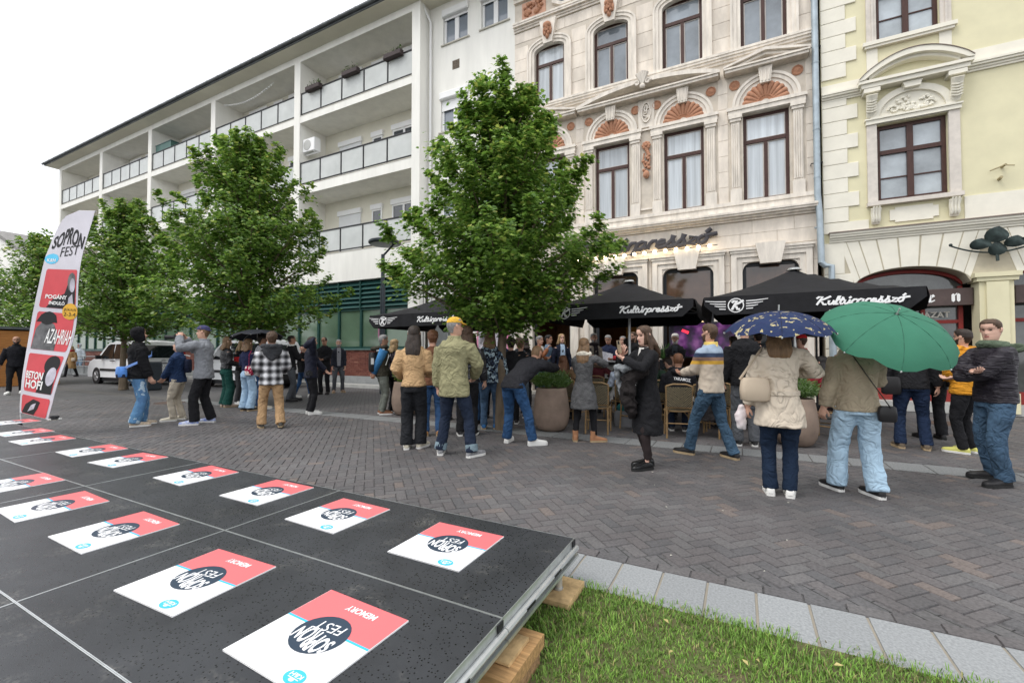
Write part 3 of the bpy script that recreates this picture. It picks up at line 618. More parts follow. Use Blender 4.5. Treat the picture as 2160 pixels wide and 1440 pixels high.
for i, (a, b) in enumerate(W2):
    window(ston, a, b, 9.89, 12.0, KY, woodf, curt if i == 0 else glassK, 11.36, .08)
    xm = (a+b)/2; hw = (b-a)/2
    q = MB()    # segmental head: stone spandrel over the opening, then a moulded architrave
    q.prism([(a-.02, 11.78)] + [(x, z) for x, z in arc(xm, 11.78, hw, 180, 0, 12, .2)] + [(b+.02, 11.78), (b+.02, 12.02), (a-.02, 12.02)], KY-.02, KY+.11)
    for o1, o2, d in [(.0, .10, .05), (.10, .20, .085), (.20, .26, .11)]:
        inn = [(b+o1, 9.9), (b+o1, 11.78)] + arc(xm, 11.78, hw+o1, 0, 180, 14, .2+o1)[1:-1] + [(a-o1, 11.78), (a-o1, 9.9)]
        out = [(b+o2, 9.9), (b+o2, 11.78)] + arc(xm, 11.78, hw+o2, 0, 180, 14, .2+o2)[1:-1] + [(a-o2, 11.78), (a-o2, 9.9)]
        band(q, inn, out, KY-d, KY-.012)
    q.build('architrave', stone2, ston)
    q = MB(); q.prism([(xm-.16, 11.93), (xm+.16, 11.93), (xm+.30, 12.74), (xm-.30, 12.74)], KY-.17, KY-.012); ks = q.build('keystone', stone2, ston)
    q = MB(); y = KY-.2; z = 12.4
    q.ball((xm, y, z), .11, .10, .16, 12, 9); q.ball((xm, y-.02, z+.09), .15, .11, .12, 12, 7)
    q.ball((xm, y-.095, z-.01), .025, .04, .05, 8, 5); q.ball((xm, y-.06, z-.12), .06, .06, .05, 8, 5); q.ball((xm, y, z-.26), .07, .07, .10, 10, 6)
    for s_ in (-1, 1):
        q.ball((xm+s_*.045, y-.085, z+.045), .03, .02, .016, 6, 4); q.ball((xm+s_*.12, y+.01, z-.08), .045, .06, .14, 8, 5); q.ball((xm+s_*.06, y-.05, z-.2), .05, .05, .06, 8, 5)
    q.build('head_relief', terr, ks, 60)
# first floor: fluted pilasters, arches, shells, medallions, pediments
def shell(par, xm, z, rx, rz):
    q = MB(); N = 11
    for i in range(N):
        a = R(6 + 168*i/(N-1)); d = V((math.cos(a)*rx, 0, math.sin(a)*rz)); w_ = rx*1.42/N
        pts = [V((xm, KY+.05, z+.02)) + d*t - V((0, .10+.05*math.sin(t*3), 0))*t for t in (.08, .35, .65, .86, .95)]
        q.tube(pts, [.02, w_*.55, w_*.85, w_*1.0, w_*.7], 8)
        q.ball(pts[-2] + d*.03, w_*1.05, n=8, m=6)
    for r_ in (.35, .5, .65, .8): q.tube([(xm+rx*r_*math.cos(R(a)), KY-.075*r_-.015, z+.02+rz*r_*math.sin(R(a))) for a in range(4, 180, 8)], .014, 5)
    q.build('shell', terr, par, 60)
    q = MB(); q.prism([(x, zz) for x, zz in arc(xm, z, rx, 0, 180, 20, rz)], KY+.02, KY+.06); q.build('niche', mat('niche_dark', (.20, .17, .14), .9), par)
for i, (a, b) in enumerate(W1):
    xm = (a+b)/2; hw = (b-a)/2
    for s_, x0 in ((-1, a-.33), (1, b+.05)):
        q = MB(); q.box(x0, KY-.09, 5.6, x0+.28, KY-.0006, 5.95); q.box(x0+.03, KY-.06, 5.95, x0+.25, KY-.0006, 7.86)
        for k in range(4): q.bbox(x0+.038+k*.052, KY-.082, 6.0, x0+.038+k*.052+.036, KY-.06, 7.8, .008)
        q.box(x0+.0, KY-.10, 7.86, x0+.28, KY-.0006, 7.94); q.box(x0-.03, KY-.13, 7.94, x0+.31, KY-.0006, 8.04); q.build('pilaster', stone2, ston)
    q = MB(); q.box(a-.37, KY-.11, 8.04, b+.37, KY-.0006, 8.16); q.box(a-.40, KY-.14, 8.16, b+.40, KY-.0006, 8.25); q.build('lintel', stone2, ston)
    q = MB()
    for o1, o2, d in [(.03, .13, .05), (.13, .23, .09), (.23, .30, .12)]:
        band(q, arc(xm, 8.25, hw+o1-.03, 0, 180, 20, .50+o1), arc(xm, 8.25, hw+o2-.03, 0, 180, 20, .50+o2), KY-d, KY-.0006)
    ar = q.build('arch', stone2, ston); shell(ston, xm, 8.25, hw-.0, .51)
    q = MB(); q.prism([(xm-.12, 8.72), (xm+.12, 8.72), (xm+.17, 9.16), (xm-.17, 9.16)], KY-.2, KY-.0006)
    for k in range(3): q.tube([(xm-.08+k*.08, KY-.205, 8.76), (xm-.1+k*.1, KY-.205, 9.1)], .022, 6)
    q.build('keystone', stone2, ston)
    for s_ in (-1, 1):
        c = (xm+s_*(hw+.20), KY-.0006, 8.92); q = MB(); q.lathe([(.135, 0), (.135, .03), (.11, .045), (.095, .025), (.06, .03), (.035, .055), (.0, .06)], c, 18, 'y'); q.build('medallion', terr, ston, 50)
    q = MB()
    if i in (0, 3):   # triangular pediment
        l, r_ = xm-.98, xm+.98
        q.box(l, KY-.30, 9.17, r_, KY-.0006, 9.24); q.box(l-.03, KY-.34, 9.24, r_+.03, KY-.0006, 9.285)
        for s_ in (-1, 1):
            p = [(xm, 9.52), (xm, 9.60), (xm+s_*1.02, 9.34), (xm+s_*1.02, 9.29)]; p = p[::-1] if s_ > 0 else p
            q.prism(p, KY-.34, KY-.0006); p = [(xm, 9.44), (xm, 9.52), (xm+s_*.9, 9.29), (xm+s_*.7, 9.286)]; p = p[::-1] if s_ > 0 else p; q.prism(p, KY-.26, KY-.0007)
        q.build('pediment', stone2, ston)
l, r_ = -4.66, -.44; xm = (l+r_)/2; q = MB()
q.box(l+.04, KY-.30, 9.17, r_-.04, KY-.0006, 9.24); q.box(l, KY-.34, 9.24, r_, KY-.0006, 9.285)
up = [(l+(r_-l)*t, 9.29+.36*math.sin(math.pi*t)**.75) for t in [i/24 for i in range(25)]]
for (a, b), (c, d) in zip(up, up[1:]): q.prism([(a, max(9.286, b-.10)), (c, max(9.286, d-.10)), (c, d+.02), (a, b+.02)], KY-.34, KY-.0006)
q.build('pediment', stone2, ston)
q = MB()
for s_ in (-1, 1):
    q.tube([(xm+s_*(.16+.09*math.cos(t*.9)*(1-t*.09)), KY-.38, 9.52+.09*math.sin(t*.9)*(1-t*.09)) for t in range(9)], .035, 6); q.ball((xm+s_*.16, KY-.37, 9.52), .04)
for k in range(5): q.tube([(xm, KY-.37, 9.45), (xm+(k-2)*.075, KY-.40, 9.86-.03*abs(k-2))], [.03, .055], 6)
q.ball((xm, KY-.37, 9.42), .09, .06, .08); q.build('volute', stone2, ston, 60)
# panel with cartouche and garland between the middle windows
q = MB(); q.box(-2.75, KY-.04, 8.3, -2.26, KY-.0006, 9.16); rects(q, -2.74, -2.27, 5.75, 8.25, .05, KY-.05, KY-.0006); q.build('panel', stone2, ston)
q = MB(); xc = -2.505
q.tube([(xc+.13*math.cos(t), KY-.06, 8.75+.3*math.sin(t)) for t in [i*math.pi/10 for i in range(21)]], .028, 6); q.tube([(xc+.07*math.cos(t)*(1-t*.1), KY-.07, 8.85+.1*math.sin(t)) for t in range(8)], .024, 6)
q.tube([(xc-.02+.07*math.sin(t*1.4), KY-.07, 8.55+.035*t) for t in range(8)], .022, 6); q.build('cartouche', stone2, ston, 60)
q = MB(); rr = random.Random(5)
for k in range(8): q.ball((xc+.085*math.cos(k*.785), KY-.07, 7.72+.085*math.sin(k*.785)), .055, .04, .055, 7, 5)
q.ball((xc, KY-.09, 7.72), .05)
for k in range(16): z = 7.58 - k*.055; w_ = .05+.045*abs(math.sin(k*.75)); q.ball((xc+rr.uniform(-w_, w_), KY-.06, z), .06, .05, .05, 7, 5)
for s_ in (-1, 1): q.tube([(xc+s_*.06, KY-.06, 7.5), (xc+s_*.10, KY-.06, 7.25), (xc+s_*.03, KY-.06, 7.05)], .025, 6)
q.ball((xc, KY-.09, 6.82), .10, .08, .12); q.build('garland', terr, ston, 60)
# attic reliefs and octagonal windows
for xo in (-5.05, -1.9, .9):
    q = MB(); oc = lambda r1, r2: [(xo+r1*math.cos(R(22.5+45*k)), 13.42+r2*math.sin(R(22.5+45*k))) for k in range(9)]
    band(q, oc(.42, .24), oc(.58, .34), KY-.12, KY-.0006); oo = q.build('octagon_window', stone2, ston); q = MB(); q.prism(oc(.43, .25)[:-1], KY-.03, KY-.0006); q.build('pane', pane, oo)
for xo in (-6.3, -3.6, -.5):
    q = MB(); q.box(xo-.45, KY-.03, 13.12, xo+.45, KY-.0006, 13.72); po = q.build('relief_panel', mat('terracotta_flat', (.58, .34, .24), .9, var=.1), ston); q = MB()
    for k in range(22): q.ball((xo+rr.uniform(-.32, .32), KY-.06, 13.42+rr.uniform(-.2, .2)), rr.uniform(.05, .1), .06, rr.uniform(.04, .09), 7, 5)
    q.build('relief', terr, po, 60)
# shop fronts
blackm = mat('black_door_frame', (.02, .022, .026), .4); doorglass = frosted('shop_glass', (.012, .013, .015), .35); doorglass.node_tree.nodes['Principled BSDF'].inputs['Roughness'].default_value = .04
for i, (a, b) in enumerate(DO):
    xm = (a+b)/2; q = MB()
    inn = [(b, .5), (b, 3.66)] + arc(b-.22, 3.66, .22, 0, 90, 5)[1:] + arc(a+.22, 3.66, .22, 90, 180, 5) + [(a, .5)]
    for o1, o2, d in [(.0, .14, .06), (.14, .28, .10)]:
        f1 = lambda o: [(b+o, .49), (b+o, 3.9+o)] if o else inn
        if o1 == 0: q.box(a-.14, KY-d, .49, a-.0, KY-.0006, 4.02); q.box(b, KY-d, .49, b+.14, KY-.0006, 4.02); q.box(a, KY-d, 3.885, b, KY-.0006, 4.02)
        else: q.box(a-.28, KY-d, .49, a-.14, KY-.0006, 4.14); q.box(b+.14, KY-d, .49, b+.28, KY-.0006, 4.14); q.box(a-.14, KY-d, 4.021, b+.14, KY-.0006, 4.14)
    q.box(a-.30, KY-.13, 4.14, b+.30, KY-.0006, 4.21); q.box(a-.33, KY-.16, 4.21, b+.33, KY-.0006, 4.27)
    for s_, x in ((1, a), (-1, b)):   # rounded upper corners
        q.prism(([(x, 3.884), (x, 3.62)] + [(x+s_*.24*(1-math.cos(R(t))), 3.62+.264*math.sin(R(t))) for t in range(15, 91, 15)])[::1 if s_ > 0 else -1], KY-.02, KY+.2)
    q.build('door_surround', stone2, ston)
    q = MB(); q.prism([(xm-.24, 3.80), (xm+.24, 3.80), (xm+.36, 4.36), (xm-.36, 4.36)], KY-.22, KY-.0006); q.build('keystone', stone2, ston)
    q = MB(); t = .09; rects(q, a+.003, b-.003, .12, 3.877, t, KY+.12, KY+.2); q.box(a+t, KY+.12, 2.55, b-t, KY+.2, 2.66)
    fo = q.build('shop_window', blackm, ston); q = MB(); q.box(a+t, KY+.155, 2.66, b-t, KY+.165, 3.78); q.build('transom_pane', mat('transom_glass', (.10, .055, .035), .06, var=.5, vs=1.2, spec=.9), fo)
    if i == 3: q = MB(); q.box(a+t, KY+.155, .2, b-t, KY+.165, 2.55); q.build('pane', mat('dark_shop_glass', (.012, .013, .016), .05, var=.3), fo)
    if i == 1:
        q = MB(); q.obox((a+.14, KY-.08, 1.36), (.03, .02, 0), (-.1, .24, 0), (0, 0, 1.16)); q.build('door_leaf', blackm, fo)
        q = MB(); q.box(a-.05, KY-.38, 2.3, a+.03, KY-.32, 2.33); q.box(a-.02, KY-.36, 2.2, a+.0, KY-.34, 2.42); q.build('handle', alu, fo)
st_ = MB(); st_.box(KX0, KY-.28, .0, KX1, KY-.05, .10); st_.build('doorstep', mat('step', (.4, .38, .34), .85, var=.1), ston)
# interior fittings seen through the doors
warm = glow('warm_lamp', (1, .74, .42), 6); warmw = glow('warm_bulb', (1, .80, .52), 14)
il = thing('ceiling_lamp', 'cluster of warm round bulbs hanging inside the bar doorway', 'lamp', (-3.3, 15.3, 2.9)); q = MB()
for dx, dz in ((0, 0), (-.12, .06), (.12, .06)): q.ball((-3.45+dx, 15.3, 2.75+dz), .06)
q.build('bulbs', warmw, il); q = MB(); q.tube([(-3.45, 15.3, 2.82), (-3.45, 15.3, 3.99)], .008, 5); q.build('cord', blackm, il)
for i, x in enumerate((-2.95, -5.6, -1.2)):
    t = thing('pendant_lamp', ['cream dome pendant lamp inside the bar doorway behind the presenters', 'warm pendant lamp inside the doorway behind the man in the leather jacket', 'warm pendant lamp deep in the bar above the television'][i], 'lamp', (x, 16, 2.5)); q = MB(); q.lathe([(.26, 2.42), (.22, 2.55), (.08, 2.66), (.02, 2.7)], (x, 16, 0), 16); q.build('shade', glow('cream_shade', (.9, .66, .36), 1.2), t, 50)
    q = MB(); q.tube([(x, 16, 2.7), (x, 16, 3.99)], .008, 5); q.build('cord', blackm, t)
q = MB(); q.box(-4.3, 17.2, .02, -2.3, 17.8, 1.1); tag(q.build('bar_counter', mat('counter_wood', (.25, .14, .07), .6, var=.3)), 'wooden bar counter deep inside the lit doorway', 'counter')
q = MB(); q.box(-4.4, 19.2, .0, -2.9, 19.28, 2.6); tag(q.build('wall_panel', mat('yellow_panel', (.55, .33, .09), .7, var=.2)), 'ochre wall panel at the back of the bar', 'panel')
q = MB(); q.box(-6.3, 15.8, .02, -5.0, 15.9, 3.4); tag(q.build('wardrobe', mat('brown_door', (.14, .07, .035), .6, var=.3, vs=2, stretch=(6, 1, .5))), 'brown wooden panelled door inside the open left doorway', 'door')
# facade sign: dark script letters above a row of bulbs
sg = thing('bar_sign', 'dark script letters reading Kultúrpresszó mounted above the bulbs on the stone facade', 'sign', (-2.65, KY-.1, 4.6)); q = MB()
script(q, 'Kultúrpresszó', lambda u, v, w_: (-4.72 + 3.9*u, KY-.10, 4.53 + .44*v), th=.095, dep=.03)
q.build('letters', mat('sign_dark', (.045, .043, .05), .5), sg, 60)
bs = thing('bulb_string', 'row of warm round bulbs along the top of the door surrounds', 'lights', (-2.5, KY-.2, 4.3)); q = MB(); q.tube([(-4.75, KY-.22, 4.37), (-.55, KY-.22, 4.42)], .012, 6); q.build('cable', blackm, bs)
for i in range(14): q = MB(); q.ball((-4.65+i*.30, KY-.24, 4.36+i*.0035), .05); q.build('bulb', glow('facade_bulb', (1, .80, .52), 11), bs, 60)
# ================================================================ yellow house
YX0, YX1 = 1.93, 9.5
yel = mat('yellow_render', (.71, .665, .455), .9, var=.06, vs=1.5, bump=.06, bs=70); ywh = mat('ivory_trim', (.80, .765, .66), .85, var=.05, vs=3, bump=.03)
yst = mat('yellow_house_stone', (.64, .59, .53), .85, var=.1, vs=6)
yh = thing('yellow_house', 'pale yellow house with ivory quoins, arched pediment window and brown shop sign', 'building', (4.5, KY, 0))
yhol = [(3.05, 4.37, 5.13, 7.03), (3.08, 4.27, 9.13, 11.0), (7.2, 8.5, 5.13, 7.03)]
m = MB(); wall(m, YX0, YX1, 4.2, 13, KY, yhol, .25); m.build('facade', yel, yh)
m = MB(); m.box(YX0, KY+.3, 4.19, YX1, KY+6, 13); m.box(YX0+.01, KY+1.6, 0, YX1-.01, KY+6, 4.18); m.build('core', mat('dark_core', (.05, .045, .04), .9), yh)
for k in range(22):
    z = 4.72 + k*.372; 
    if 7.9 < z < 8.2: continue
    x1 = 2.68 if k % 2 else 2.46
    q = MB(); q.bbox(YX0+.01, KY-.035, z+.004, x1, KY-.0005, z+.366, .008); q.build('quoin', ywh, yh)
course('cornice', 4.20, 4.42, KY, [.05, .08, .13, .16], YX0+.12, YX1, ywh, yh); course('cornice_cap', 4.42, 4.445, KY, [.19], YX0+.1, YX1, mat('cap_brown', (.25, .20, .17), .8), yh)
for a, b in ((YX0+.01, 2.86), (4.62, YX1)): q = MB(); q.box(a, KY-.03, 4.445, b, KY-.0005, 4.71 if a < 3 else 5.0); q.build('wall_band', ywh, yh)
course('string_course', 7.86, 8.06, KY, [.04, .07, .12, .15], YX0+.01, 2.9, ywh, yh); course('string_course', 7.86, 8.06, KY, [.04, .07, .12, .15], 4.58, YX1, ywh, yh)
q = MB(); q.box(4.75, KY-.03, 8.06, YX1, KY-.0005, 8.36); q.box(YX0+.01, KY-.03, 8.06, 2.75, KY-.0005, 8.3); q.build('wall_band', ywh, yh)
def ywin(x0, x1, z0, z1):
    xm = (x0+x1)/2; f = MB(); rects(f, x0+.004, x1-.004, z0+.004, z1-.004, .085, KY+.10, KY+.19); tr = z0+(z1-z0)*.645
    f.box(x0+.085, KY+.078, tr-.05, x1-.085, KY+.176, tr+.05); f.box(xm-.06, KY+.085, z0+.085, xm+.06, KY+.18, z1-.085)
    for a in (x0+.085, xm+.06): f.box(a, KY+.12, z0+(tr-z0)*.48-.015, a+(x1-x0)/2-.145, KY+.17, z0+(tr-z0)*.48+.015)
    fo = f.build('window', woodf, yh)
    for a in (x0+.085, xm+.06):
        for c, d in ((z0+.085, z0+(tr-z0)*.48-.015), (z0+(tr-z0)*.48+.015, tr-.05), (tr+.05, z1-.085)):
            q = MB(); q.box(a, KY+.145, c, a+(x1-x0)/2-.145, KY+.15, d); q.build('pane', mat('yellow_house_glass', (.36, .40, .43), .08, var=.35, vs=.9, spec=.9, rnd=.2), fo)
for h in yhol: ywin(*h)
for (x0, x1, z0, z1) in yhol[:1]:
    q = MB(); q.box(x0-.2, KY-.06, z0-.02, x0-.002, KY-.0005, z1+.02); q.build('jamb', yst, yh); q = MB(); q.box(x1+.002, KY-.06, z0-.02, x1+.2, KY-.0005, z1+.02); q.build('jamb', yst, yh)
    q = MB(); q.box(x0-.22, KY-.10, z1+.02, x1+.22, KY-.0005, z1+.12); q.box(x0-.24, KY-.13, z1+.12, x1+.24, KY-.0005, z1+.16); q.build('lintel', ywh, yh)
    xm = (x0+x1)/2; q = MB(); zb = z1+.16
    q.prism(arc(xm, zb, .66, 0, 180, 20, .56), KY-.03, KY-.0005)
    band(q, arc(xm, zb, .62, 0, 180, 20, .52), arc(xm, zb, .78, 0, 180, 20, .66), KY-.09, KY-.03); q.build('lunette', ywh, yh)
    q = MB(); rr = random.Random(9)
    for k in range(46):
        a = R(rr.uniform(8, 172)); d = rr.uniform(.1, .95); q.ball((xm+.5*d*math.cos(a), KY-.05, zb+.05+.38*d*math.sin(a)), rr.uniform(.03, .06), .035, rr.uniform(.025, .05), 6, 4)
    for s_ in (-1, 1): q.tube([(xm+s_*(.33+.12*math.cos(t*.8)*(1-t*.08)), KY-.06, zb+.14+.10*math.sin(t*.8)*(1-t*.08)) for t in range(10)], .022, 5)
    q.build('relief', ywh, yh, 60)
    for s_, xx in ((-1, x0-.12), (1, x1+.12)):   # leaf consoles carrying the pediment
        q = MB(); q.tube([(xx, KY-.05, zb+.06), (xx, KY-.12, zb+.16), (xx, KY-.14, zb+.36), (xx, KY-.24, zb+.54)], [(.05, .085), (.06, .10), (.06, .10), (.11, .12)], 10, ref=(0, 1, 0))
        for k in range(7): q.tube([(xx-.1, KY-.17-.01*k, zb+.16+k*.06), (xx, KY-.20-.012*k, zb+.12+k*.06), (xx+.1, KY-.17-.01*k, zb+.16+k*.06)], .017, 5)
        q.box(xx-.16, KY-.26, zb+.60, xx+.16, KY-.0005, zb+.70); q.build('console', ywh, yh, 50)
    q = MB(); q.prism([(xm-.14, zb+.56), (xm+.14, zb+.56), (xm+.18, zb+.70), (xm-.18, zb+.70)], KY-.2, KY-.0005); q.build('keystone', ywh, yh)
    q = MB(); l, r_ = xm-1.04, xm+1.04; zc = 7.90
    q.box(l+.05, KY-.27, zc, r_-.05, KY-.0006, zc+.10); q.box(l, KY-.32, zc+.10, r_, KY-.0006, zc+.17)
    up = [(l+(r_-l)*t, zc+.175+.50*math.sin(math.pi*t)**.8) for t in [i/20 for i in range(21)]]
    for (a, b), (c, d) in zip(up, up[1:]):
        q.prism([(a, max(zc+.172, b-.10)), (c, max(zc+.172, d-.10)), (c, d+.03), (a, b+.03)], KY-.34, KY-.0006)
        if b > zc+.33 and d > zc+.33: q.prism([(a, b-.17), (c, d-.17), (c, d-.101), (a, b-.101)], KY-.24, KY-.0006)
    pd = q.build('pediment', ywh, yh); q = MB()
    for (a, b), (c, d) in zip(up, up[1:]): q.prism([(a, b+.031), (c, d+.031), (c, d+.045), (a, b+.045)], KY-.36, KY-.0006)
    q.build('flashing', mat('cap_brown', (.25, .20, .17), .8), pd)
    q = MB(); q.prism([(l+.1, zc+.172), (r_-.1, zc+.172)] + [(x, z-.05) for x, z in up[-3:2:-1]], KY-.05, KY-.0007); q.build('tympanum', yel, pd)
    q = MB(); q.box(x0-.22, KY-.14, z0-.12, x1+.22, KY-.0005, z0-.02); q.build('sill', yst, yh)
    for xx in (x0-.06, x1+.06):
        q = MB(); q.tube([(xx, KY-.03, z0-.56), (xx, KY-.10, z0-.46), (xx, KY-.07, z0-.32), (xx, KY-.13, z0-.19)], [(.03, .08), (.05, .10), (.05, .10), (.06, .11)], 10, ref=(0, 1, 0))
        for k in (-1, 0, 1): q.tube([(xx+k*.055, KY-.10, z0-.52), (xx+k*.055, KY-.15, z0-.44), (xx+k*.055, KY-.12, z0-.32), (xx+k*.055, KY-.19, z0-.16)], .022, 6)
        q.build('console', ywh, yh, 50)
    q = MB(); e = .1; a, b, c, d = x0+.22, x1-.2, z0-.56, z0-.2; q.prism([(a+e, c), (b-e, c), (b-e, c+.05), (b, c+.05), (b, d-.05), (b-e, d-.05), (b-e, d), (a+e, d), (a+e, d-.05), (a, d-.05), (a, c+.05), (a+e, c+.05)], KY-.03, KY-.0005); q.build('plaque', ywh, yh)
x0, x1, z0, z1 = yhol[1]; q = MB(); q.box(x0-.2, KY-.05, z0, x0-.002, KY-.0005, z1); q.box(x0-.1, KY-.08, z0, x0-.06, KY-.05, z1); q.build('jamb', yst, yh); q = MB(); q.box(x1+.002, KY-.05, z0, x1+.2, KY-.0005, z1); q.box(x1+.08, KY-.08, z0, x1+.12, KY-.05, z1); q.build('jamb', yst, yh)
q = MB(); q.box(x0-.28, KY-.13, z0-.10, x1+.28, KY-.0005, z0-.005); q.box(x0-.24, KY-.10, z0-.16, x1+.24, KY-.0005, z0-.10); q.build('sill', ywh, yh)
q = MB(); q.box(x0-.2, KY-.03, 8.3, x0+.02, KY-.0005, z0-.16); q.build('apron', ywh, yh); q = MB(); q.box(x1-.02, KY-.03, 8.3, x1+.2, KY-.0005, z0-.16); q.build('apron', ywh, yh)
# arcade zone with voussoirs
def archz(x, c, hw): t = min(1, abs(x-c)/hw); return 3.02 + .44*math.sqrt(max(0, 1-t*t))
ARC = [(3.62, 1.08), (6.55, 1.1)]
q = MB()
for c, hw in ARC:
    n = 24; xs = [c-hw+2*hw*i/n for i in range(n+1)]
    for a, b in zip(xs, xs[1:]): q.prism([(a, archz(a, c, hw)), (b, archz(b, c, hw)), (b, 4.198), (a, 4.198)], KY-.02, KY+.5)
for a, b in ((YX0, ARC[0][0]-ARC[0][1]), (ARC[0][0]+ARC[0][1], ARC[1][0]-ARC[1][1]), (ARC[1][0]+ARC[1][1], YX1)): q.prism([(a, 3.2 if a > 3 else 0), (b, 3.2 if a > 3 else 0), (b, 4.198), (a, 4.198)], KY-.02, KY+.5)
q.build('arcade_wall', mat('arcade_joint', (.52, .47, .36), .9), yh)
for c, hw in ARC:
    K = 9
    for k in range(K):
        def P(f, t):
            a = R(170-160*f); bx, bz = c+hw*math.cos(a), archz(c+hw*math.cos(a), c, hw); ux = c+hw*1.28*math.cos(a)
            return (bx+(ux-bx)*t, bz+(4.19-bz)*t)
        f0, f1 = k/K+.005, (k+1)/K-.005; q = MB()
        q.prism([P(f0, .01), P((f0+f1)/2, .01), P(f1, .01), P(f1, .99), P(f0, .99)], KY-.032, KY-.0206); q.build('voussoir', ywh, yh)
q = MB(); q.bbox(YX0+.005, KY-.034, 3.4, 2.36, KY-.0206, 4.19, .008); q.build('voussoir', ywh, yh)
for z in (2.94, 2.46, 1.98, 1.5, 1.02, .54): q = MB(); q.bbox(YX0+.005, KY-.034, z, 2.53, KY-.0206, z+.45, .008); q.build('stone_block', ywh, yh)
q = MB(); q.box(4.80, KY-.10, .5, 5.36, KY+.3, 3.0); q.box(4.9, KY-.16, .5, 5.26, KY-.10, 2.98); q.box(4.74, KY-.16, 3.0, 5.42, KY+.3, 3.09); q.box(4.70, KY-.20, 3.09, 5.46, KY+.3, 3.19); q.box(4.76, KY-.14, .05, 5.40, KY+.3, .5); q.build('pier', yel, yh)
redf = mat('red_frame', (.26, .030, .025), .5, var=.15); dkg = mat('boutique_glass', (.075, .082, .078), .05, var=.6, vs=1.4, spec=1.0)
for c, hw in ARC:
    a, b = c-hw+.02, c+hw-.02; q = MB(); q.box(a, KY+.46, .3, b, KY+.47, 3.5); wo = q.build('shop_window', dkg, yh)
    q = MB(); y0, y1 = KY+.38, KY+.455
    for x in (a, c+.3, b-.08): q.box(x, y0, .2, x+.08, y1, 2.98)
    q.box(a+.08, y0+.004, 2.10, b-.08, y1-.002, 2.18); q.box(a+.08, y0+.004, .2, b-.08, y1-.002, .5)
    band(q, [(x, archz(x, c, hw)-.10) for x in [b-(b-a)*i/16 for i in range(17)]], [(x, archz(x, c, hw)-.02) for x in [b-(b-a)*i/16 for i in range(17)]], y0-.01, y1); q.build('frame', redf, wo)
q = MB(); q.box(YX0+.3, KY-.1, 0, YX1, KY+.5, .22); q.build('base_step', mat('pale_kerb', (.42, .42, .40), .8), yh)
bd = thing('shop_sign', 'brown board with white blackletter lettering over the boutique window', 'sign', (3.7, KY+.2, 2.5)); q = MB(); q.bbox(2.70, KY+.12, 2.50, 4.78, KY+.2, 2.90, .01); q.build('board', mat('sign_brown', (.085, .06, .055), .55, var=.2, vs=3), bd)
q = MB()
for i, ch in enumerate('men'):   # broken pen strokes
    q = MB(); x = 3.56 + i*.42; z = 2.58; h = .2
    def stem(x): q.prism([(x, z+.03), (x+.03, z), (x+.06, z+.03), (x+.06, z+h-.03), (x+.03, z+h), (x, z+h-.03)], KY+.112, KY+.1195)
    for k in range({'m': 3, 'e': 1, 'n': 2}[ch]): stem(x+k*.092)
    for k in range({'m': 2, 'e': 0, 'n': 1}[ch]): q.prism([(x+.055+k*.092, z+h-.06), (x+.1+k*.092, z+h-.015), (x+.1+k*.092, z+h+.015), (x+.055+k*.092, z+h-.03)], KY+.112, KY+.1195)
    if ch == 'e': q.prism([(x+.05, z+.1), (x+.13, z+.15), (x+.1, z+h), (x+.05, z+h-.03), (x+.08, z+h-.05), (x+.085, z+.155)], KY+.112, KY+.1195); q.prism([(x+.05, z+.0), (x+.13, z+.05), (x+.12, z+.07), (x+.05, z+.03)], KY+.112, KY+.1195)
    q.build('lettering', pvc, bd)
b2 = thing('shop_sign', 'blank brown sign board in the arch beside the yellow pier', 'sign', (6.5, KY+.2, 2.5)); q = MB(); q.bbox(5.44, KY+.06, 2.50, 7.4, KY+.14, 2.90, .01); q.build('board', MATS['sign_brown'], b2)
q = MB(); put_text(q, 'NŐI', lambda u, v, w_: (2.96+.42*u, KY+.37, 2.24+.17*v), bold=.02); q.build('lettering', mat('letter_cream', (.55, .52, .45), .6), yh); q = MB(); put_text(q, 'RUHÁZAT', lambda u, v, w_: (3.60+.85*u, KY+.37, 2.24+.17*v), bold=.02); q.build('lettering', mat('letter_cream', (.55, .52, .45), .6), yh)
# bronze leaf ornament and wall brackets
orn = thing('bronze_ornament', 'green patinated bronze leaf ornament with curved rod above the yellow pier', 'ornament', (5.1, KY-.2, 3.7)); brz = mat('patina', (.035, .05, .047), .55, .4, var=.5, vs=9)
q = MB(); q.tube([(5.05+.75*t, KY-.22, 3.62+.22*t*t) for t in [i/10-1 for i in range(21)]], .018, 8); q.ball((4.30, KY-.22, 3.86), .035); q.ball((5.80, KY-.22, 3.86), .035); q.tube([(5.05, KY-.03, 3.62), (5.05, KY-.25, 3.58), (5.05, KY-.27, 3.42)], .03, 8); q.build('rod', brz, orn, 60)
for (dx, dz, rx, rz, ti) in [(0, .34, .2, .17, .3), (-.27, .16, .18, .12, -.2), (.29, .16, .18, .12, .2), (.0, .03, .15, .15, .0), (.47, .18, .08, .1, .5)]:
    q = MB(); n = 14; vs = [(5.05+dx, KY-.34, 3.66+dz)] + [(5.05+dx+rx*math.cos(6.283*k/n), KY-.27+.05*math.sin(6.283*k/n*2+ti), 3.66+dz+rz*math.sin(6.283*k/n)*(1.15 if k == 3 else 1)) for k in range(n)]
    q.add(vs + [(x, y+.012, z) for x, y, z in vs], [(0, 1+k, 1+(k+1) % n) for k in range(n)] + [(n+1, n+2+(k+1) % n, n+2+k) for k in range(n)]); q.build('leaf', brz, orn, 60)
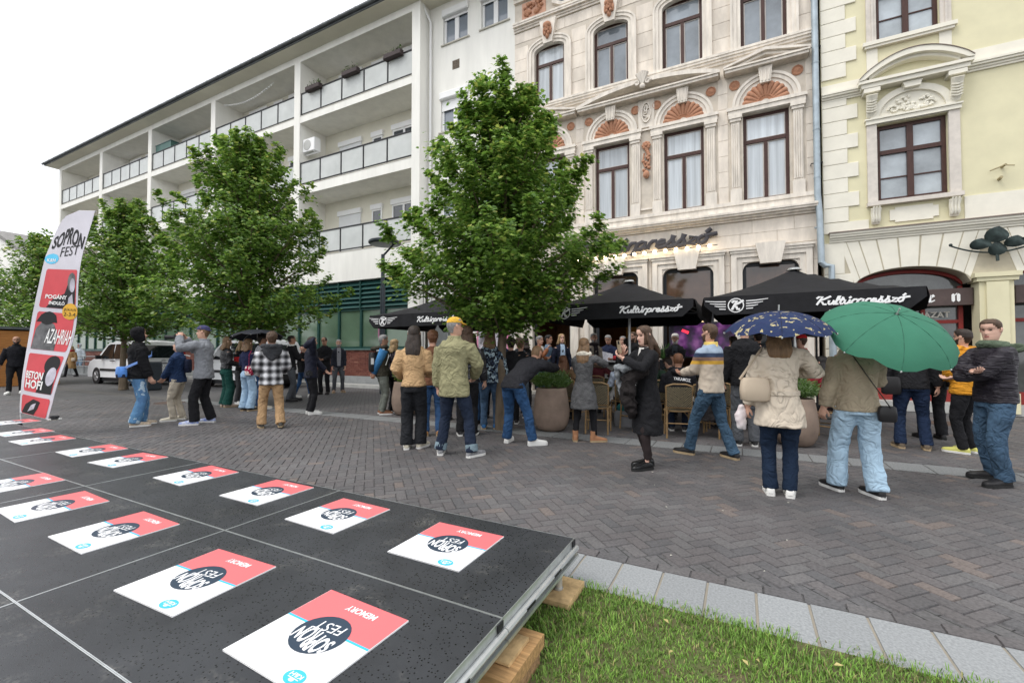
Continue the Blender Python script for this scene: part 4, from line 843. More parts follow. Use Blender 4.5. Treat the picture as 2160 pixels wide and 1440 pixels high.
br = thing('wall_bracket', 'small rusty cable brackets on the yellow wall right of the window', 'bracket', (5.3, KY-.1, 5.5)); q = MB(); q.tube([(5.02, KY-.12, 5.48), (5.25, KY-.14, 5.56), (5.42, KY-.1, 5.54)], .014, 6); q.tube([(5.25, KY-.001, 5.56), (5.25, KY-.18, 5.56)], .025, 8); q.build('arm', mat('old_brass', (.36, .30, .17), .6), br); q = MB(); q.tube([(5.2, KY-.001, 5.29), (5.2, KY-.13, 5.31)], .03, 8); q.build('stub', mat('old_brass', (.36, .30, .17), .6), br)
dp = thing('drainpipe', 'long blue-grey zinc drainpipe between the stone house and the yellow house', 'drainpipe', (1.84, KY-.15, 0)); zin = mat('zinc_pipe', (.36, .42, .46), .45, .35, var=.15, vs=4)
q = MB(); q.tube([(1.80, KY-.14, 14), (1.80, KY-.14, 5.5), (1.83, KY-.20, 4.9), (1.85, KY-.22, 3.68)], .075, 12); q.tube([(1.85, KY-.22, 3.69), (1.93, KY-.22, 3.60), (2.06, KY-.22, 3.58), (2.06, KY-.22, 3.2)], .072, 12); q.tube([(2.06, KY-.2, 3.2), (2.06, KY-.2, .1)], .08, 12); q.build('pipe', zin, dp, 40)
for z in (10.6, 8.9, 7.15, 5.9, 4.6): q = MB(); q.tube([(1.80, KY-.14, z), (1.80, KY-.14, z+.03)], .083, 12); q.build('joint', zin, dp, 40)
for z in (9.35, 6.3): q = MB(); q.tube([(1.68, KY-.0006, z), (1.68, KY-.14, z), (1.92, KY-.14, z), (1.92, KY-.0006, z)], .014, 6); q.build('clamp', blackm, dp)
# far house beyond the trees, wooden kiosk, ramp rail
fh = thing('far_house', 'white gabled house far behind the leftmost tree', 'building', (-62, 14, 0)); q = MB(); q.prism([(-78, 0), (-52, 0), (-52, 8.2), (-65, 13), (-78, 8.2)], 15, 28); q.build('wall', white2, fh)
q = MB(); q.prism([(-79, 8.0), (-65, 13.1), (-51, 8.0), (-51, 8.3), (-65, 13.45), (-79, 8.3)][::1], 14.6, 28.4); q.build('roof', mat('grey_tile', (.22, .21, .2), .8, var=.2), fh)
for x in (-74, -70, -66, -62, -58, -54.5):
    for z in (1.5, 4.8): q = MB(); q.box(x, 14.96, z, x+1.2, 15.02, z+1.6); q.build('window', pane, fh)
c = onz(-26, 815); ki = thing('wooden_kiosk', 'orange brown plank kiosk behind the bald walking man', 'kiosk', (c.x-1.2, c.y, 0)); pl = mat('kiosk_plank', (.40, .17, .05), .7, var=.25, vs=3, stretch=(1, 1, 12))
for k in range(11): q = MB(); q.bbox(c.x-2.4, c.y, .05+k*.21, c.x+.55, c.y+.05, .05+k*.21+.2, .008); q.build('plank', pl, ki)
q = MB(); q.box(c.x-2.4, c.y+.06, .0, c.x+.5, c.y+2, 2.3); q.build('body', pl, ki)
q = MB(); q.box(c.x-2.6, c.y-.2, 2.36, c.x+.6, c.y+2.2, 2.46); q.build('roof', zinc, ki)
rl = thing('ramp_railing', 'grey steel tube railing of the access ramp before the brick base', 'railing', (-33, 12, 0)); sm = mat('grey_steel', (.28, .29, .29), .5, .4)
for z in (.55, .85, 1.15): q = MB(); q.tube([(-42, 12.0, z), (-26, 12.0, z)], .03, 8); q.build('rail', sm, rl)
for k in range(9): q = MB(); q.tube([(-42+2*k, 12.0, .1), (-42+2*k, 12.0, 1.15)], .03, 8); q.build('post', sm, rl)
q = MB(); q.box(-42.2, 12.08, .0, -26, 12.7, .5); tag(q.build('ramp_wall', plinth), 'low grey concrete side wall of the access ramp', 'wall')
# ================================================================ trees
def leaf_mat(name, cols):
    m = bpy.data.materials.new(name); m.use_nodes = True; n = m.node_tree.nodes; l = m.node_tree.links; n.remove(n['Principled BSDF'])
    g = n.new('ShaderNodeNewGeometry'); r = n.new('ShaderNodeValToRGB'); e = r.color_ramp.elements
    e[0].color = (*cols[0], 1); e[1].color = (*cols[-1], 1)
    for i, c in enumerate(cols[1:-1]): x = e.new((i+1)/(len(cols)-1)); x.color = (*c, 1)
    l.new(g.outputs['Random Per Island'], r.inputs['Fac'])
    d = n.new('ShaderNodeBsdfDiffuse'); t = n.new('ShaderNodeBsdfTranslucent'); gl = n.new('ShaderNodeBsdfGlossy'); gl.inputs['Roughness'].default_value = .42
    l.new(r.outputs[0], d.inputs['Color']); hs = n.new('ShaderNodeHueSaturation'); hs.inputs['Value'].default_value = 1.5; l.new(r.outputs[0], hs.inputs['Color']); l.new(hs.outputs[0], t.inputs['Color'])
    a = n.new('ShaderNodeMixShader'); a.inputs[0].default_value = .42; l.new(d.outputs[0], a.inputs[1]); l.new(t.outputs[0], a.inputs[2])
    b = n.new('ShaderNodeMixShader'); b.inputs[0].default_value = .045; l.new(a.outputs[0], b.inputs[1]); l.new(gl.outputs[0], b.inputs[2])
    l.new(b.outputs[0], n['Material Output'].inputs['Surface']); return m
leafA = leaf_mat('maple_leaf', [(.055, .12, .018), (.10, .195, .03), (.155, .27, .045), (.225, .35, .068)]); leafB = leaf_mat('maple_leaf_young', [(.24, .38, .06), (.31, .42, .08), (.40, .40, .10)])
bark = mat('bark', (.15, .115, .08), .95, var=.4, vs=9, bump=.6, bs=22, stretch=(1, 1, .3))
LEAF = [(0, -.5), (.28, -.30), (.55, -.12), (.30, .02), (.42, .34), (.16, .22), (0, .58), (-.16, .22), (-.42, .34), (-.30, .02), (-.55, -.12), (-.28, -.30)]
LEAF2 = [(0, -.5), (.45, -.1), (.28, .3), (0, .55), (-.28, .3), (-.45, -.1)]
def tree(x, y, h, base, Rr, nl, seed, label, size=.085, shape=LEAF2, lean=0.):
    rr = random.Random(seed); t = thing('maple_tree', label, 'tree', (x, y, 0), 0, 'maple trees in a row along the street')
    tr = MB(); br = MB(); cr = MB()
    tp = [V((x + lean*k/8 + .03*math.sin(k*1.7+seed), y + .03*math.cos(k*1.3+seed), h*.9*k/8)) for k in range(9)]
    tr.tube(tp, [max(.012, .105*(1-k/8)**.8 + (.05 if k == 0 else 0)) for k in range(9)], 10); tr.build('trunk', bark, t, 60)
    def env(z):
        u = (z-base)/(h-base)
        return Rr * max(.04, (max(0, 1-u))**.72 * min(1, max(.0, u+.03)/.30)**.55 * 1.22) if 0 <= u+.03 <= 1 else .04
    cl = []; NB = 110; ga = 2.39996
    for i in range(NB):
        u = (i+.5)/NB; z0 = base*.92 + (h-base)*(u**1.05)*.88; a = i*ga + rr.uniform(-.3, .3)
        up = rr.uniform(.25, .65) + .9*max(0, u-.45); zt = min(h*1.0, z0 + up*env(z0+.2)); rad = env(min(zt, h-.05)) * rr.uniform(.72, 1.08) * (1 + .07*math.sin(3*a+seed))
        if u > .9: zt = z0 + rr.uniform(.3, .75); rad = rr.uniform(.1, .42)
        p0 = V((x+lean*z0/h, y, z0)); p1 = V((x+lean*z0/h+rad*math.cos(a), y+rad*math.sin(a), zt)); pm = (p0+p1)/2 + V((0, 0, -.08*rad))
        br.tube([p0, pm, p1], [.028, .017, .005], 5, False)
        L = (p1-p0).length; k = max(3, int(L*5.5))
        for q in range(k):
            s_ = .30 + .70*(q+rr.random())/k
            c = (p0*(1-s_) + p1*s_) if s_ > .6 else (p0*(1-s_)+pm*s_*.5+p1*s_*.5)
            o = V((rr.gauss(0, .17), rr.gauss(0, .17), rr.gauss(0, .11)))*(.6+.5*L*.5)
            cl.append((c+o, rr.uniform(.75, 1.25)*(1.05-.25*s_), s_))
        for q in range(3): e_ = (p1-pm).normalized(); cl.append((p1 + e_*(.06+.09*q) + V((rr.gauss(0, .04), rr.gauss(0, .04), .05*q)), .38, 1.0))
    per = nl/len(cl)
    for c, w_, s_ in cl:
        out = V((c.x-x, c.y-y, 0)); out = out.normalized() if out.length > .01 else V((1, 0, 0))
        for q in range(max(2, int(per*rr.uniform(.6, 1.4)))):
            p = c + V((rr.gauss(0, .15), rr.gauss(0, .15), rr.gauss(0, .095)))*w_
            n_ = (V((rr.gauss(0, .42), rr.gauss(0, .42), 1.0)) + out*.45).normalized(); ax = (out + V((rr.gauss(0, .6), rr.gauss(0, .6), -.35))); ax = (ax - n_*ax.dot(n_)).normalized(); bx = n_.cross(ax)
            sz = size*rr.uniform(.65, 1.2)
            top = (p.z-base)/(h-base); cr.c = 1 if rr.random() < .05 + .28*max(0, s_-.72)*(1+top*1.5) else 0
            k = len(cr.v); cr.v += [tuple(p + bx*(a*sz) + ax*(b*sz) - n_*(abs(a)*sz*.25)) for a, b in shape]; cr.f.append(tuple(range(k, k+len(shape)))); cr.m.append(cr.c)
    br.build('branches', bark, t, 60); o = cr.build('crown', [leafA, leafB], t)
    return t
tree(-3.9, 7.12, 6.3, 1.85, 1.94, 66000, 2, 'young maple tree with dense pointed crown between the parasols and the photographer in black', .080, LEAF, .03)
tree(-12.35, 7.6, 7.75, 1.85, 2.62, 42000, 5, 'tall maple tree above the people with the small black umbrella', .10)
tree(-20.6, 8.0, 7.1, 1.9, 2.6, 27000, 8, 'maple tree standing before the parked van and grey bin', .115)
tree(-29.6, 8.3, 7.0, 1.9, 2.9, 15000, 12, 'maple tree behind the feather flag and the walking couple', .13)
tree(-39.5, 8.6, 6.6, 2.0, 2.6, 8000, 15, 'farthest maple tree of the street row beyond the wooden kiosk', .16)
# ================================================================ street lamp, bin, planters
lampm = mat('lamp_grey', (.045, .055, .065), .4, .4, var=.1)
lx, ly = -10.85, 11.3
sl = thing('street_lamp', 'dark grey street lamp with a flat round head behind the left parasol', 'lamp', (lx, ly, 0)); q = MB(); q.tube([(lx, ly, 0), (lx, ly, 3.6), (lx, ly, 3.61), (lx, ly, 4.75)], [.085, .085, .065, .06], 14); q.build('pole', lampm, sl, 40)
q = MB(); q.tube([(lx, ly, 4.7), (lx+.42, ly+.1, 5.1)], .035, 8); q.build('arm', lampm, sl, 40); q = MB(); q.lathe([(.0, 5.08), (.50, 5.08), (.54, 5.11), (.54, 5.17), (.5, 5.2), (.0, 5.22)], (lx+.08, ly, 0), 28); q.build('head', lampm, sl, 40)
q = MB(); q.lathe([(.0, 5.075), (.46, 5.075), (.46, 5.079)], (lx+.08, ly, 0), 28); q.build('lens', mat('lamp_lens', (.12, .13, .13), .3), sl); q = MB(); q.box(lx-.1, ly-.1, 1.9, lx-.07, ly-.06, 2.3); q.build('sticker', mat('pink_sticker', (.6, .25, .4), .6), sl)
bx, by = onz(318, 822).x, onz(318, 822).y
bn = thing('litter_bin', 'dark grey square street litter bin behind the man in the black hood', 'bin', (bx, by, 0)); q = MB(); q.loft([[(bx+a*w_, by+b*w_, z) for a, b in ((-1,-.75),(-.75,-1),(.75,-1),(1,-.75),(1,.75),(.75,1),(-.75,1),(-1,.75))] for z, w_ in ((0, .25), (.04, .27), (1.0, .27), (1.05, .24))]); q.build('body', lampm, bn)
q = MB(); q.box(bx-.2, by-.29, .72, bx+.2, by-.271, .86); q.build('slot', mat('black_plastic', (.015,.015,.017), .5), bn); q = MB(); q.box(bx+.1, by-.278, .9, bx+.2, by-.2711, 1.0); q.build('sticker', pvc, bn)
potm = mat('clay_pot', (.25, .185, .145), .8, var=.22, vs=3, bump=.15, bs=30)
rose = leaf_mat('rosemary', [(.04, .09, .014), (.075, .15, .022), (.12, .21, .035)]); laur = leaf_mat('laurel', [(.05, .11, .02), (.12, .2, .03), (.24, .30, .06)])
def planter(x, y, label, kind, sc=1.):
    t = thing('planter', label, 'planter', (x, y, 0), 0, 'clay planters along the terrace edge'); q = MB()
    q.lathe([(a*sc, z*sc) for a, z in [(.16, 0), (.225, .03), (.275, .12), (.30, .25), (.30, .37), (.28, .52), (.255, .66), (.25, .70), (.235, .71), (.225, .70), (.22, .64), (0, .63)]], (x, y, 0), 28); q.build('pot', potm, t, 60)
    q = MB(); rr = random.Random(int(x*100))
    if kind == 'r':
        for k in range(900):
            a = rr.uniform(0, 6.283); r_ = .30*math.sqrt(rr.random())*sc; p0 = V((x+r_*.6*math.cos(a), y+r_*.6*math.sin(a), .66*sc)); hgt = (.08+.22*math.sqrt(max(0, 1-(r_/.34)**2)))*rr.uniform(.6, 1.15)*sc; p1 = V((x+r_*1.15*math.cos(a), y+r_*1.15*math.sin(a), .68*sc+hgt))
            for s_ in (.45, .65, .82, 1):
                c = p0*(1-s_)+p1*s_; d = V((rr.gauss(0, 1), rr.gauss(0, 1), .8)).normalized()*.05*sc; e = d.orthogonal().normalized()*.006
                q.add([c-e, c+e, c+d+e*.4, c+d-e*.4], [(0,1,2,3)])
    else:
        for k in range(1500):
            d = V((rr.gauss(0, 1), rr.gauss(0, 1), rr.gauss(0, 1))).normalized(); c = V((x, y, .95*sc)) + V((d.x*.3, d.y*.3, d.z*.30))*rr.uniform(.55, 1.02)*sc; ax = (d+V((rr.gauss(0, .6), rr.gauss(0, .6), rr.gauss(0, .6)))).normalized()*.035; e = ax.orthogonal().normalized()*.016
            q.add([c-ax, c+e, c+ax, c-e], [(0,1,2,3)])
    q.build('bush', rose if kind == 'r' else laur, t)
    q = MB(); q.lathe([(.0, .62*sc), (.22*sc, .635*sc)], (x, y, 0), 16); q.build('soil', mat('soil_dark', (.03, .022, .015), .95), t)
planter(-3.05, 7.42, 'clay pot with a rosemary bush beside the crouching photographer', 'r', 1.08); planter(-6.72, 7.75, 'clay pot with a round yellow green bush behind the woman in the tan jacket', 'l', 1.05); planter(.72, 7.95, 'clay pot half hidden behind the woman in the belted beige coat', 'r', 1.0)
# ================================================================ terrace parasols
canv = mat('parasol_canvas', (.012, .012, .014), .8, var=.3, vs=5, bump=.1, bs=25, spec=.25); logow = mat('print_white', (.78, .78, .78), .7, var=.04)
def parasol(cx, cy, label, h=1.5, ze=2.36, zp=3.0):
    t = thing('parasol', label, 'parasol', (cx, cy, 0), 0, 'black terrace parasols'); N = 10; q = MB()
    def sag(u, v): return ze + (zp-ze)*(1-max(abs(u), abs(v)))**1.08 - .05*math.sin(math.pi*max(abs(u), abs(v)))*(1-abs(abs(u)-abs(v)))
    g_ = [[(cx+h*u, cy+h*v, sag(u, v)) for u in [i/N*2-1 for i in range(N+1)]] for v in [i/N*2-1 for i in range(N+1)]]
    q.add([p for r_ in g_ for p in r_], [(j*(N+1)+i, j*(N+1)+i+1, (j+1)*(N+1)+i+1, (j+1)*(N+1)+i) for j in range(N) for i in range(N)]); q.build('canopy', canv, t, 175)
    for k in range(4):   # four valance flaps with rounded ends
        a = R(90*k); f = MB(); top, bot = [], []
        for i in range(17):
            u = i/16*2-1; e = abs(u); dz = .31*(1-max(0, (e-.9)/.1)**2*.55); o = h+.004+.015*math.sin(u*7+k)*(.5); c, s_ = math.cos(a), math.sin(a)
            X, Y = u*h*.995, -o; top.append((cx+X*c-Y*s_, cy+X*s_+Y*c, ze+.012)); Y2 = -o-.035; bot.append((cx+X*c-Y2*s_, cy+X*s_+Y2*c, ze-dz))
        f.add(top+bot, [(i, i+1, 18+i, 17+i) for i in range(16)]); f.build('valance', canv, t, 175)
    q = MB(); q.tube([(cx, cy, .03), (cx, cy, zp)], .032, 12); q.build('pole', alu, t, 40); q = MB(); q.lathe([(.33, 0), (.33, .04), (.1, .07), (.06, .3), (.0, .3)], (cx, cy, 0), 20); q.build('base', steel, t, 40)
    q = MB(); q.lathe([(.06, 2.26), (.075, 2.3), (.075, 2.36), (.05, 2.42)], (cx, cy, 0), 12); q.build('hub', steel, t, 40)
    for k in range(8):
        a = R(45*k); L = h*(1.35 if k % 2 else .96); e = V((cx+L*math.cos(a), cy+L*math.sin(a), ze+.0)); tp = V((cx, cy, zp-.08)); md = tp*.5+e*.5
        q = MB(); q.tube([tp-V((0, 0, .04)), md-V((0, 0, .09)), e-V((0, 0, .03))], .012, 6); rb = q.build('rib', steel, t); q = MB(); q.tube([(cx, cy, 2.3), md-V((0, 0, .1))], .01, 6); q.build('strut', steel, rb)
    q = MB(); q.lathe([(.0, zp+.03), (.10, zp+.02), (.10, zp), (.13, zp-.02)], (cx, cy, 0), 16); q.build('cap', steel, t, 40)
    fr = lambda u, v, w_: (cx-h+2*h*u, cy-h-.030-.024*(1-v)-.002, ze-.31+.31*v)
    q = MB(); script(q, 'Kultúrpresszó', lambda u, v, w_: fr(.55+.36*u, .33+.42*v, 0), th=.082, dep=.003); q.build('lettering', logow, t)
    q = MB(); c0 = (.17, .5); k2 = .31/(2*h)
    cp = lambda dx, dz: fr(c0[0]+dx*k2, c0[1]+dz, 0)
    q.tube([cp(.38*math.cos(R(s_)), .38*math.sin(R(s_))) for s_ in range(0, 361, 20)], [(.003, .010)]*19, 6, ref=(0, 1, 0)); script(q, 'K', lambda u, v, w_: cp(-.22+.44*u, -.24+.5*v), th=.11, dep=.003)
    for s_ in (-1, 1):
        for r_ in range(4): q.tube([cp(s_*.5, .22-r_*.14), cp(s_*(1.0-.06*r_), .24-r_*.14), cp(s_*(1.55-.24*r_), .30-r_*.15)], [(.003, .010), (.003, .010), (.003, .006)], 6, ref=(0, 1, 0))
    q.build('winged_logo', logow, t)
    return t
parasol(-2.22, 10.0, 'black square parasol with winged logo in front of the open bar door', 1.48); parasol(.92, 10.0, 'black square parasol with winged logo over the umbrellas, beside the yellow house', 1.50); parasol(-7.25, 10.1, 'black square parasol with winged logo half hidden behind the pointed maple tree', 1.48)
# ================================================================ chairs and tables of the terrace
cane = mat('cane', (.28, .18, .085), .55, var=.25, vs=12); weave = bpy.data.materials.new('woven_seat'); weave.use_nodes = True
_n = weave.node_tree.nodes; _l = weave.node_tree.links; _t = _n.new('ShaderNodeTexCoord'); _c = _n.new('ShaderNodeTexChecker'); _c.inputs['Scale'].default_value = 62; _c.inputs['Color1'].default_value = (.015, .014, .012, 1); _c.inputs['Color2'].default_value = (.20, .16, .09, 1); _l.new(_t.outputs['Object'], _c.inputs['Vector']); _l.new(_c.outputs['Color'], _n['Principled BSDF'].inputs['Base Color'])
def make_chair():
    t = thing('bistro_chair', None, 'chair', (0, 0, 0), 0, 'woven bistro chairs on the terrace')
    for sx in (-1, 1):
        q = MB(); q.tube([(sx*.20, .20, 0), (sx*.19, .19, .44)], .016, 8); q.build('leg', cane, t, 60, False)
        q = MB(); q.tube([(sx*.19, -.22, 0), (sx*.185, -.19, .44), (sx*.20, -.25, .85)], .016, 8); q.build('leg', cane, t, 60, False)
        q = MB(); q.tube([(sx*.19, .19, .30), (sx*.10, .19, .40), (sx*.0, .19, .43)], .010, 6); q.tube([(sx*.195, -.2, .22), (sx*.195, .195, .22)], .010, 6); q.build('brace', cane, t, 60, False)
    q = MB(); q.tube([(.22*math.cos(a), .22*math.sin(a), .44) for a in [i*math.pi/8 for i in range(17)]], .014, 6); q.tube([(-.195, -.2, .24), (.195, -.2, .24)], .010, 6); q.build('seat_rim', cane, t, 60, False)
    q = MB(); q.lathe([(.0, .435), (.215, .435), (.22, .447), (.0, .455)], (0, 0, 0), 20); q.build('seat', weave, t, None, False)
    q = MB(); q.loft([[(x, -.235-.02*s_+.03*(x/.2)**2-.03+y*.008, z) for x, y in ((-.19, -1), (0, -1.6), (.19, -1), (.19, 1), (0, .4), (-.19, 1))] for z, s_ in ((.52, 0), (.7, 1), (.84, 1.6))]); q.build('backrest', weave, t, None, False)
    q = MB(); q.tube([(-.2, -.25, .85), (-.1, -.285, .885), (.1, -.285, .885), (.2, -.25, .85)], .014, 6); q.build('back_frame', cane, t, 60, False); q = MB(); q.tube([(-.19, -.225, .5), (.19, -.225, .5)], .012, 6); q.build('back_bar', cane, t, 60, False)
    return t
def make_table():
    t = thing('bistro_table', None, 'table', (0, 0, 0), 0, 'round bistro tables on the terrace'); q = MB(); q.lathe([(.0, .715), (.33, .715), (.35, .725), (.35, .74), (.0, .742)], (0, 0, 0), 28); q.build('top', mat('table_top', (.42, .38, .33), .4, var=.2, vs=5), t, 40, False)
    q = MB(); q.lathe([(.03, .03), (.03, .715)], (0, 0, 0), 10); q.build('column', railm, t, 40, False)
    for k in range(3): a = R(120*k+20); q = MB(); q.tube([(0, 0, .14), (.2*math.cos(a), .2*math.sin(a), .08), (.33*math.cos(a), .33*math.sin(a), .015)], .014, 6); q.build('foot', railm, t, 60, False)
    return t
c0 = make_chair(); t0 = make_table()
CH = [(-2.25, 7.62, 10, 'woven bistro chair beside the woman in the grey patterned coat'), (-1.72, 8.25, -40, 'woven bistro chair behind the woman with the pale phone'), (-.95, 7.85, 12, 'woven bistro chair under the seated man with the printed black hoodie'), (-.45, 8.15, -15, 'woven bistro chair with a dark coat over its back'), (1.22, 8.75, 60, 'woven bistro chair under the seated woman in the dark red jacket'), (-3.0, 8.5, -20, 'woven bistro chair behind the rosemary planter'), (-1.2, 10.3, 170, 'woven bistro chair facing the street on the far side of a table'), (-2.1, 8.85, 25, 'woven bistro chair under the seated woman in the striped blouse')]
for i, (x, y, a, lb) in enumerate(CH):
    o = c0 if i == 0 else copy_tree(c0); o.location = (x, y, 0); o.rotation_euler = (0, 0, R(a)); o['label'] = lb
TB = [(-1.75, 9.15, 'round bistro table with glasses next to the striped blouse'), (-.75, 8.9, 'round bistro table in front of the printed black hoodie'), (.85, 9.35, 'round bistro table before the woman in dark red'), (-3.4, 9.1, 'round bistro table behind the rosemary planter')]
for i, (x, y, lb) in enumerate(TB):
    o = t0 if i == 0 else copy_tree(t0); o.location = (x, y, 0); o['label'] = lb
glassm = frosted('drink_glass', (.6, .65, .62), .4)
for i, (x, y, c_, lb) in enumerate([(-1.7, 9.02, (.5, .3, .12), 'tall glass with amber drink on the bistro table'), (-1.86, 9.2, (.75, .8, .8), 'clear water glass on the bistro table by the striped blouse'), (-1.6, 9.25, (.1, .3, .2), 'small green bottle on the bistro table by the striped blouse'), (-.7, 8.8, (.3, .2, .1), 'brown coffee cup on the table before the hoodie')]):
    t = thing('glass', lb, 'glass', (x, y, .743)); q = MB(); q.lathe([(.028, .744), (.034, .86 if i != 2 else .88), (.012 if i == 2 else .033, .93 if i == 2 else .861)], (x, y, 0), 12); q.build('wall', glassm if i < 2 else mat(f'vessel{i}', c_, .3), t, 50); q = MB(); q.lathe([(.025, .746), (.029, .82), (0, .821)], (x, y, 0), 12); q.build('drink', mat(f'drink{i}', c_, .3), t)
# ================================================================ record player stand, television, fern, speaker
dj = thing('cabinet', 'white cabinet with a turntable case between the presenters at the bar door', 'cabinet', (-3.3, 12.4, 0)); x, y = -3.15, 12.2
q = MB(); q.bbox(x-.55, y-.3, .05, x+.55, y+.3, 1.02, .015); q.build('body', pvc, dj); q = MB(); q.bbox(x-.5, y-.33, 1.03, x+.45, y+.25, 1.16, .015); q.build('turntable_case', mat('case_grey', (.30, .31, .32), .4, var=.2), dj)
q = MB(); q.box(x-.46, y-.336, 1.06, x+.40, y-.3305, 1.13); q.build('case_panel', mat('black_plastic', (.015,.015,.017), .5), dj); q = MB(); q.lathe([(.0, 0), (.17, 0), (.17, .02), (0, .025)], (x+.45, y-.305, .55), 24, 'y'); q.build('red_disc', mat('disc_red', (.6, .03, .03), .5), dj)
q = MB(); q.lathe([(.0, 0), (.2, 0), (.2, .02), (0, .025)], (x-.15, y-.305, .5), 24, 'y'); q.build('green_disc', mat('disc_green', (.10, .11, .05), .5, var=.5, vs=8), dj); q = MB(); q.ball((x+.22, y-.31, .8), .045); q.ball((x+.22, y-.31, .7), .03); q.build('knob', blackm, dj)
tvm = bpy.data.materials.new('tv_picture'); tvm.use_nodes = True; _n = tvm.node_tree.nodes; _l = tvm.node_tree.links; _b = _n['Principled BSDF']
_t = _n.new('ShaderNodeTexCoord'); _o = _n.new('ShaderNodeTexNoise'); _o.inputs['Scale'].default_value = 2.6; _o.inputs['Detail'].default_value = 2; _l.new(_t.outputs['Object'], _o.inputs['Vector']); _r = _n.new('ShaderNodeValToRGB'); _e = _r.color_ramp.elements
_e[0].position = .38; _e[0].color = (.006, .003, .01, 1); _e[1].position = .72; _e[1].color = (.75, .25, .75, 1); _x = _e.new(.5); _x.color = (.06, .012, .09, 1); _x = _e.new(.6); _x.color = (.28, .05, .34, 1)
_l.new(_o.outputs['Fac'], _r.inputs['Fac']); _l.new(_r.outputs[0], _b.inputs['Emission Color']); _b.inputs['Emission Strength'].default_value = .2; _b.inputs['Base Color'].default_value = (.01, .01, .012, 1); _b.inputs['Roughness'].default_value = .2
tv = thing('television', 'wide television with a purple concert picture behind the bearded man', 'television', (-1.0, 12.9, 0)); y = 12.9; q = MB(); q.bbox(-1.78, y, 1.25, -.12, y+.06, 2.22, .01); q.build('casing', blackm, tv); q = MB(); q.box(-1.75, y-.006, 1.29, -.15, y-.001, 2.19); q.build('screen', tvm, tv)
q = MB(); q.tube([(-.95, y+.03, .05), (-.95, y+.03, 1.26)], .03, 8); q.box(-1.3, y-.2, .0, -.6, y+.25, .05); q.build('stand', blackm, tv)
q = MB(); q.add([(-1.45, y-.008, 1.98), (-1.28, y-.008, 1.9), (-1.25, y-.008, 1.97), (-1.42, y-.008, 2.04)], [(0,1,2,3)]); q.build('red_light', glow('tv_red', (.9, .03, .06), .8), tv)
pmn = leaf_mat('palm', [(.02, .06, .02), (.05, .11, .03), (.09, .16, .05)])
for (x, y, z, lb, nn) in [(-1.95, 13.0, 1.55, 'spiky potted palm beside the grey haired speaker', 70), (-.55, 11.4, .55, 'dark leafy terrace plant below the television', 90), (-1.5, 11.6, .5, 'dark leafy terrace plant behind the seated men', 80)]:
    t = thing('potted_palm', lb, 'plant', (x, y, 0)); q = MB(); rr = random.Random(int(x*50)); q.lathe([(.13, 0), (.17, z-.45 if z > 1 else .1), (.18, z-.35 if z > 1 else .35), (0, z-.36 if z > 1 else .34)], (x, y, 0), 14); q.build('pot', blackm, t, 40); q = MB(); b = V((x, y, z-.35 if z > 1 else .35))
    for k in range(nn):
        a = rr.uniform(0, 6.28); L = rr.uniform(.4, .75); e = rr.uniform(.2, 1.3); d = V((math.cos(a)*math.cos(e), math.sin(a)*math.cos(e), math.sin(e))); s_ = d.orthogonal().normalized()*.014
        p1 = b+d*L*.55+V((0, 0, .05)); p2 = b+d*L-V((0, 0, .10*L)); q.add([b-s_*.4, b+s_*.4, p1+s_, p2, p1-s_], [(0,1,2,4),(4,2,3)])
    q.build('fronds', pmn, t)
sk = thing('speaker', 'black loudspeaker on a tall stand beside the red shirted woman', 'speaker', (1.45, 11.5, 0)); q = MB(); q.tube([(1.45, 11.5, .02), (1.45, 11.5, 1.75)], .022, 8); q.box(1.2, 11.3, 0, 1.7, 11.7, .02); q.build('stand', blackm, sk); q = MB(); q.ball((1.40, 11.4, 1.92), .30, .26, .2, 16, 10); q.build('housing', blackm, sk, 60)
po = thing('poster', 'pink bordered black and white portrait poster behind the woman in the blue leather jacket', 'poster', (-6.9, 13.6, 0)); q = MB(); q.box(-8.55, 13.68, .9, -7.25, 13.73, 2.6); q.build('frame', mat('poster_pink', (.72, .28, .42), .6), po)
q = MB(); q.box(-8.48, 13.675, .97, -7.32, 13.679, 2.53); q.build('print', mat('poster_grey', (.36, .34, .37), .6, var=.9, vs=2.8, detail=2), po)
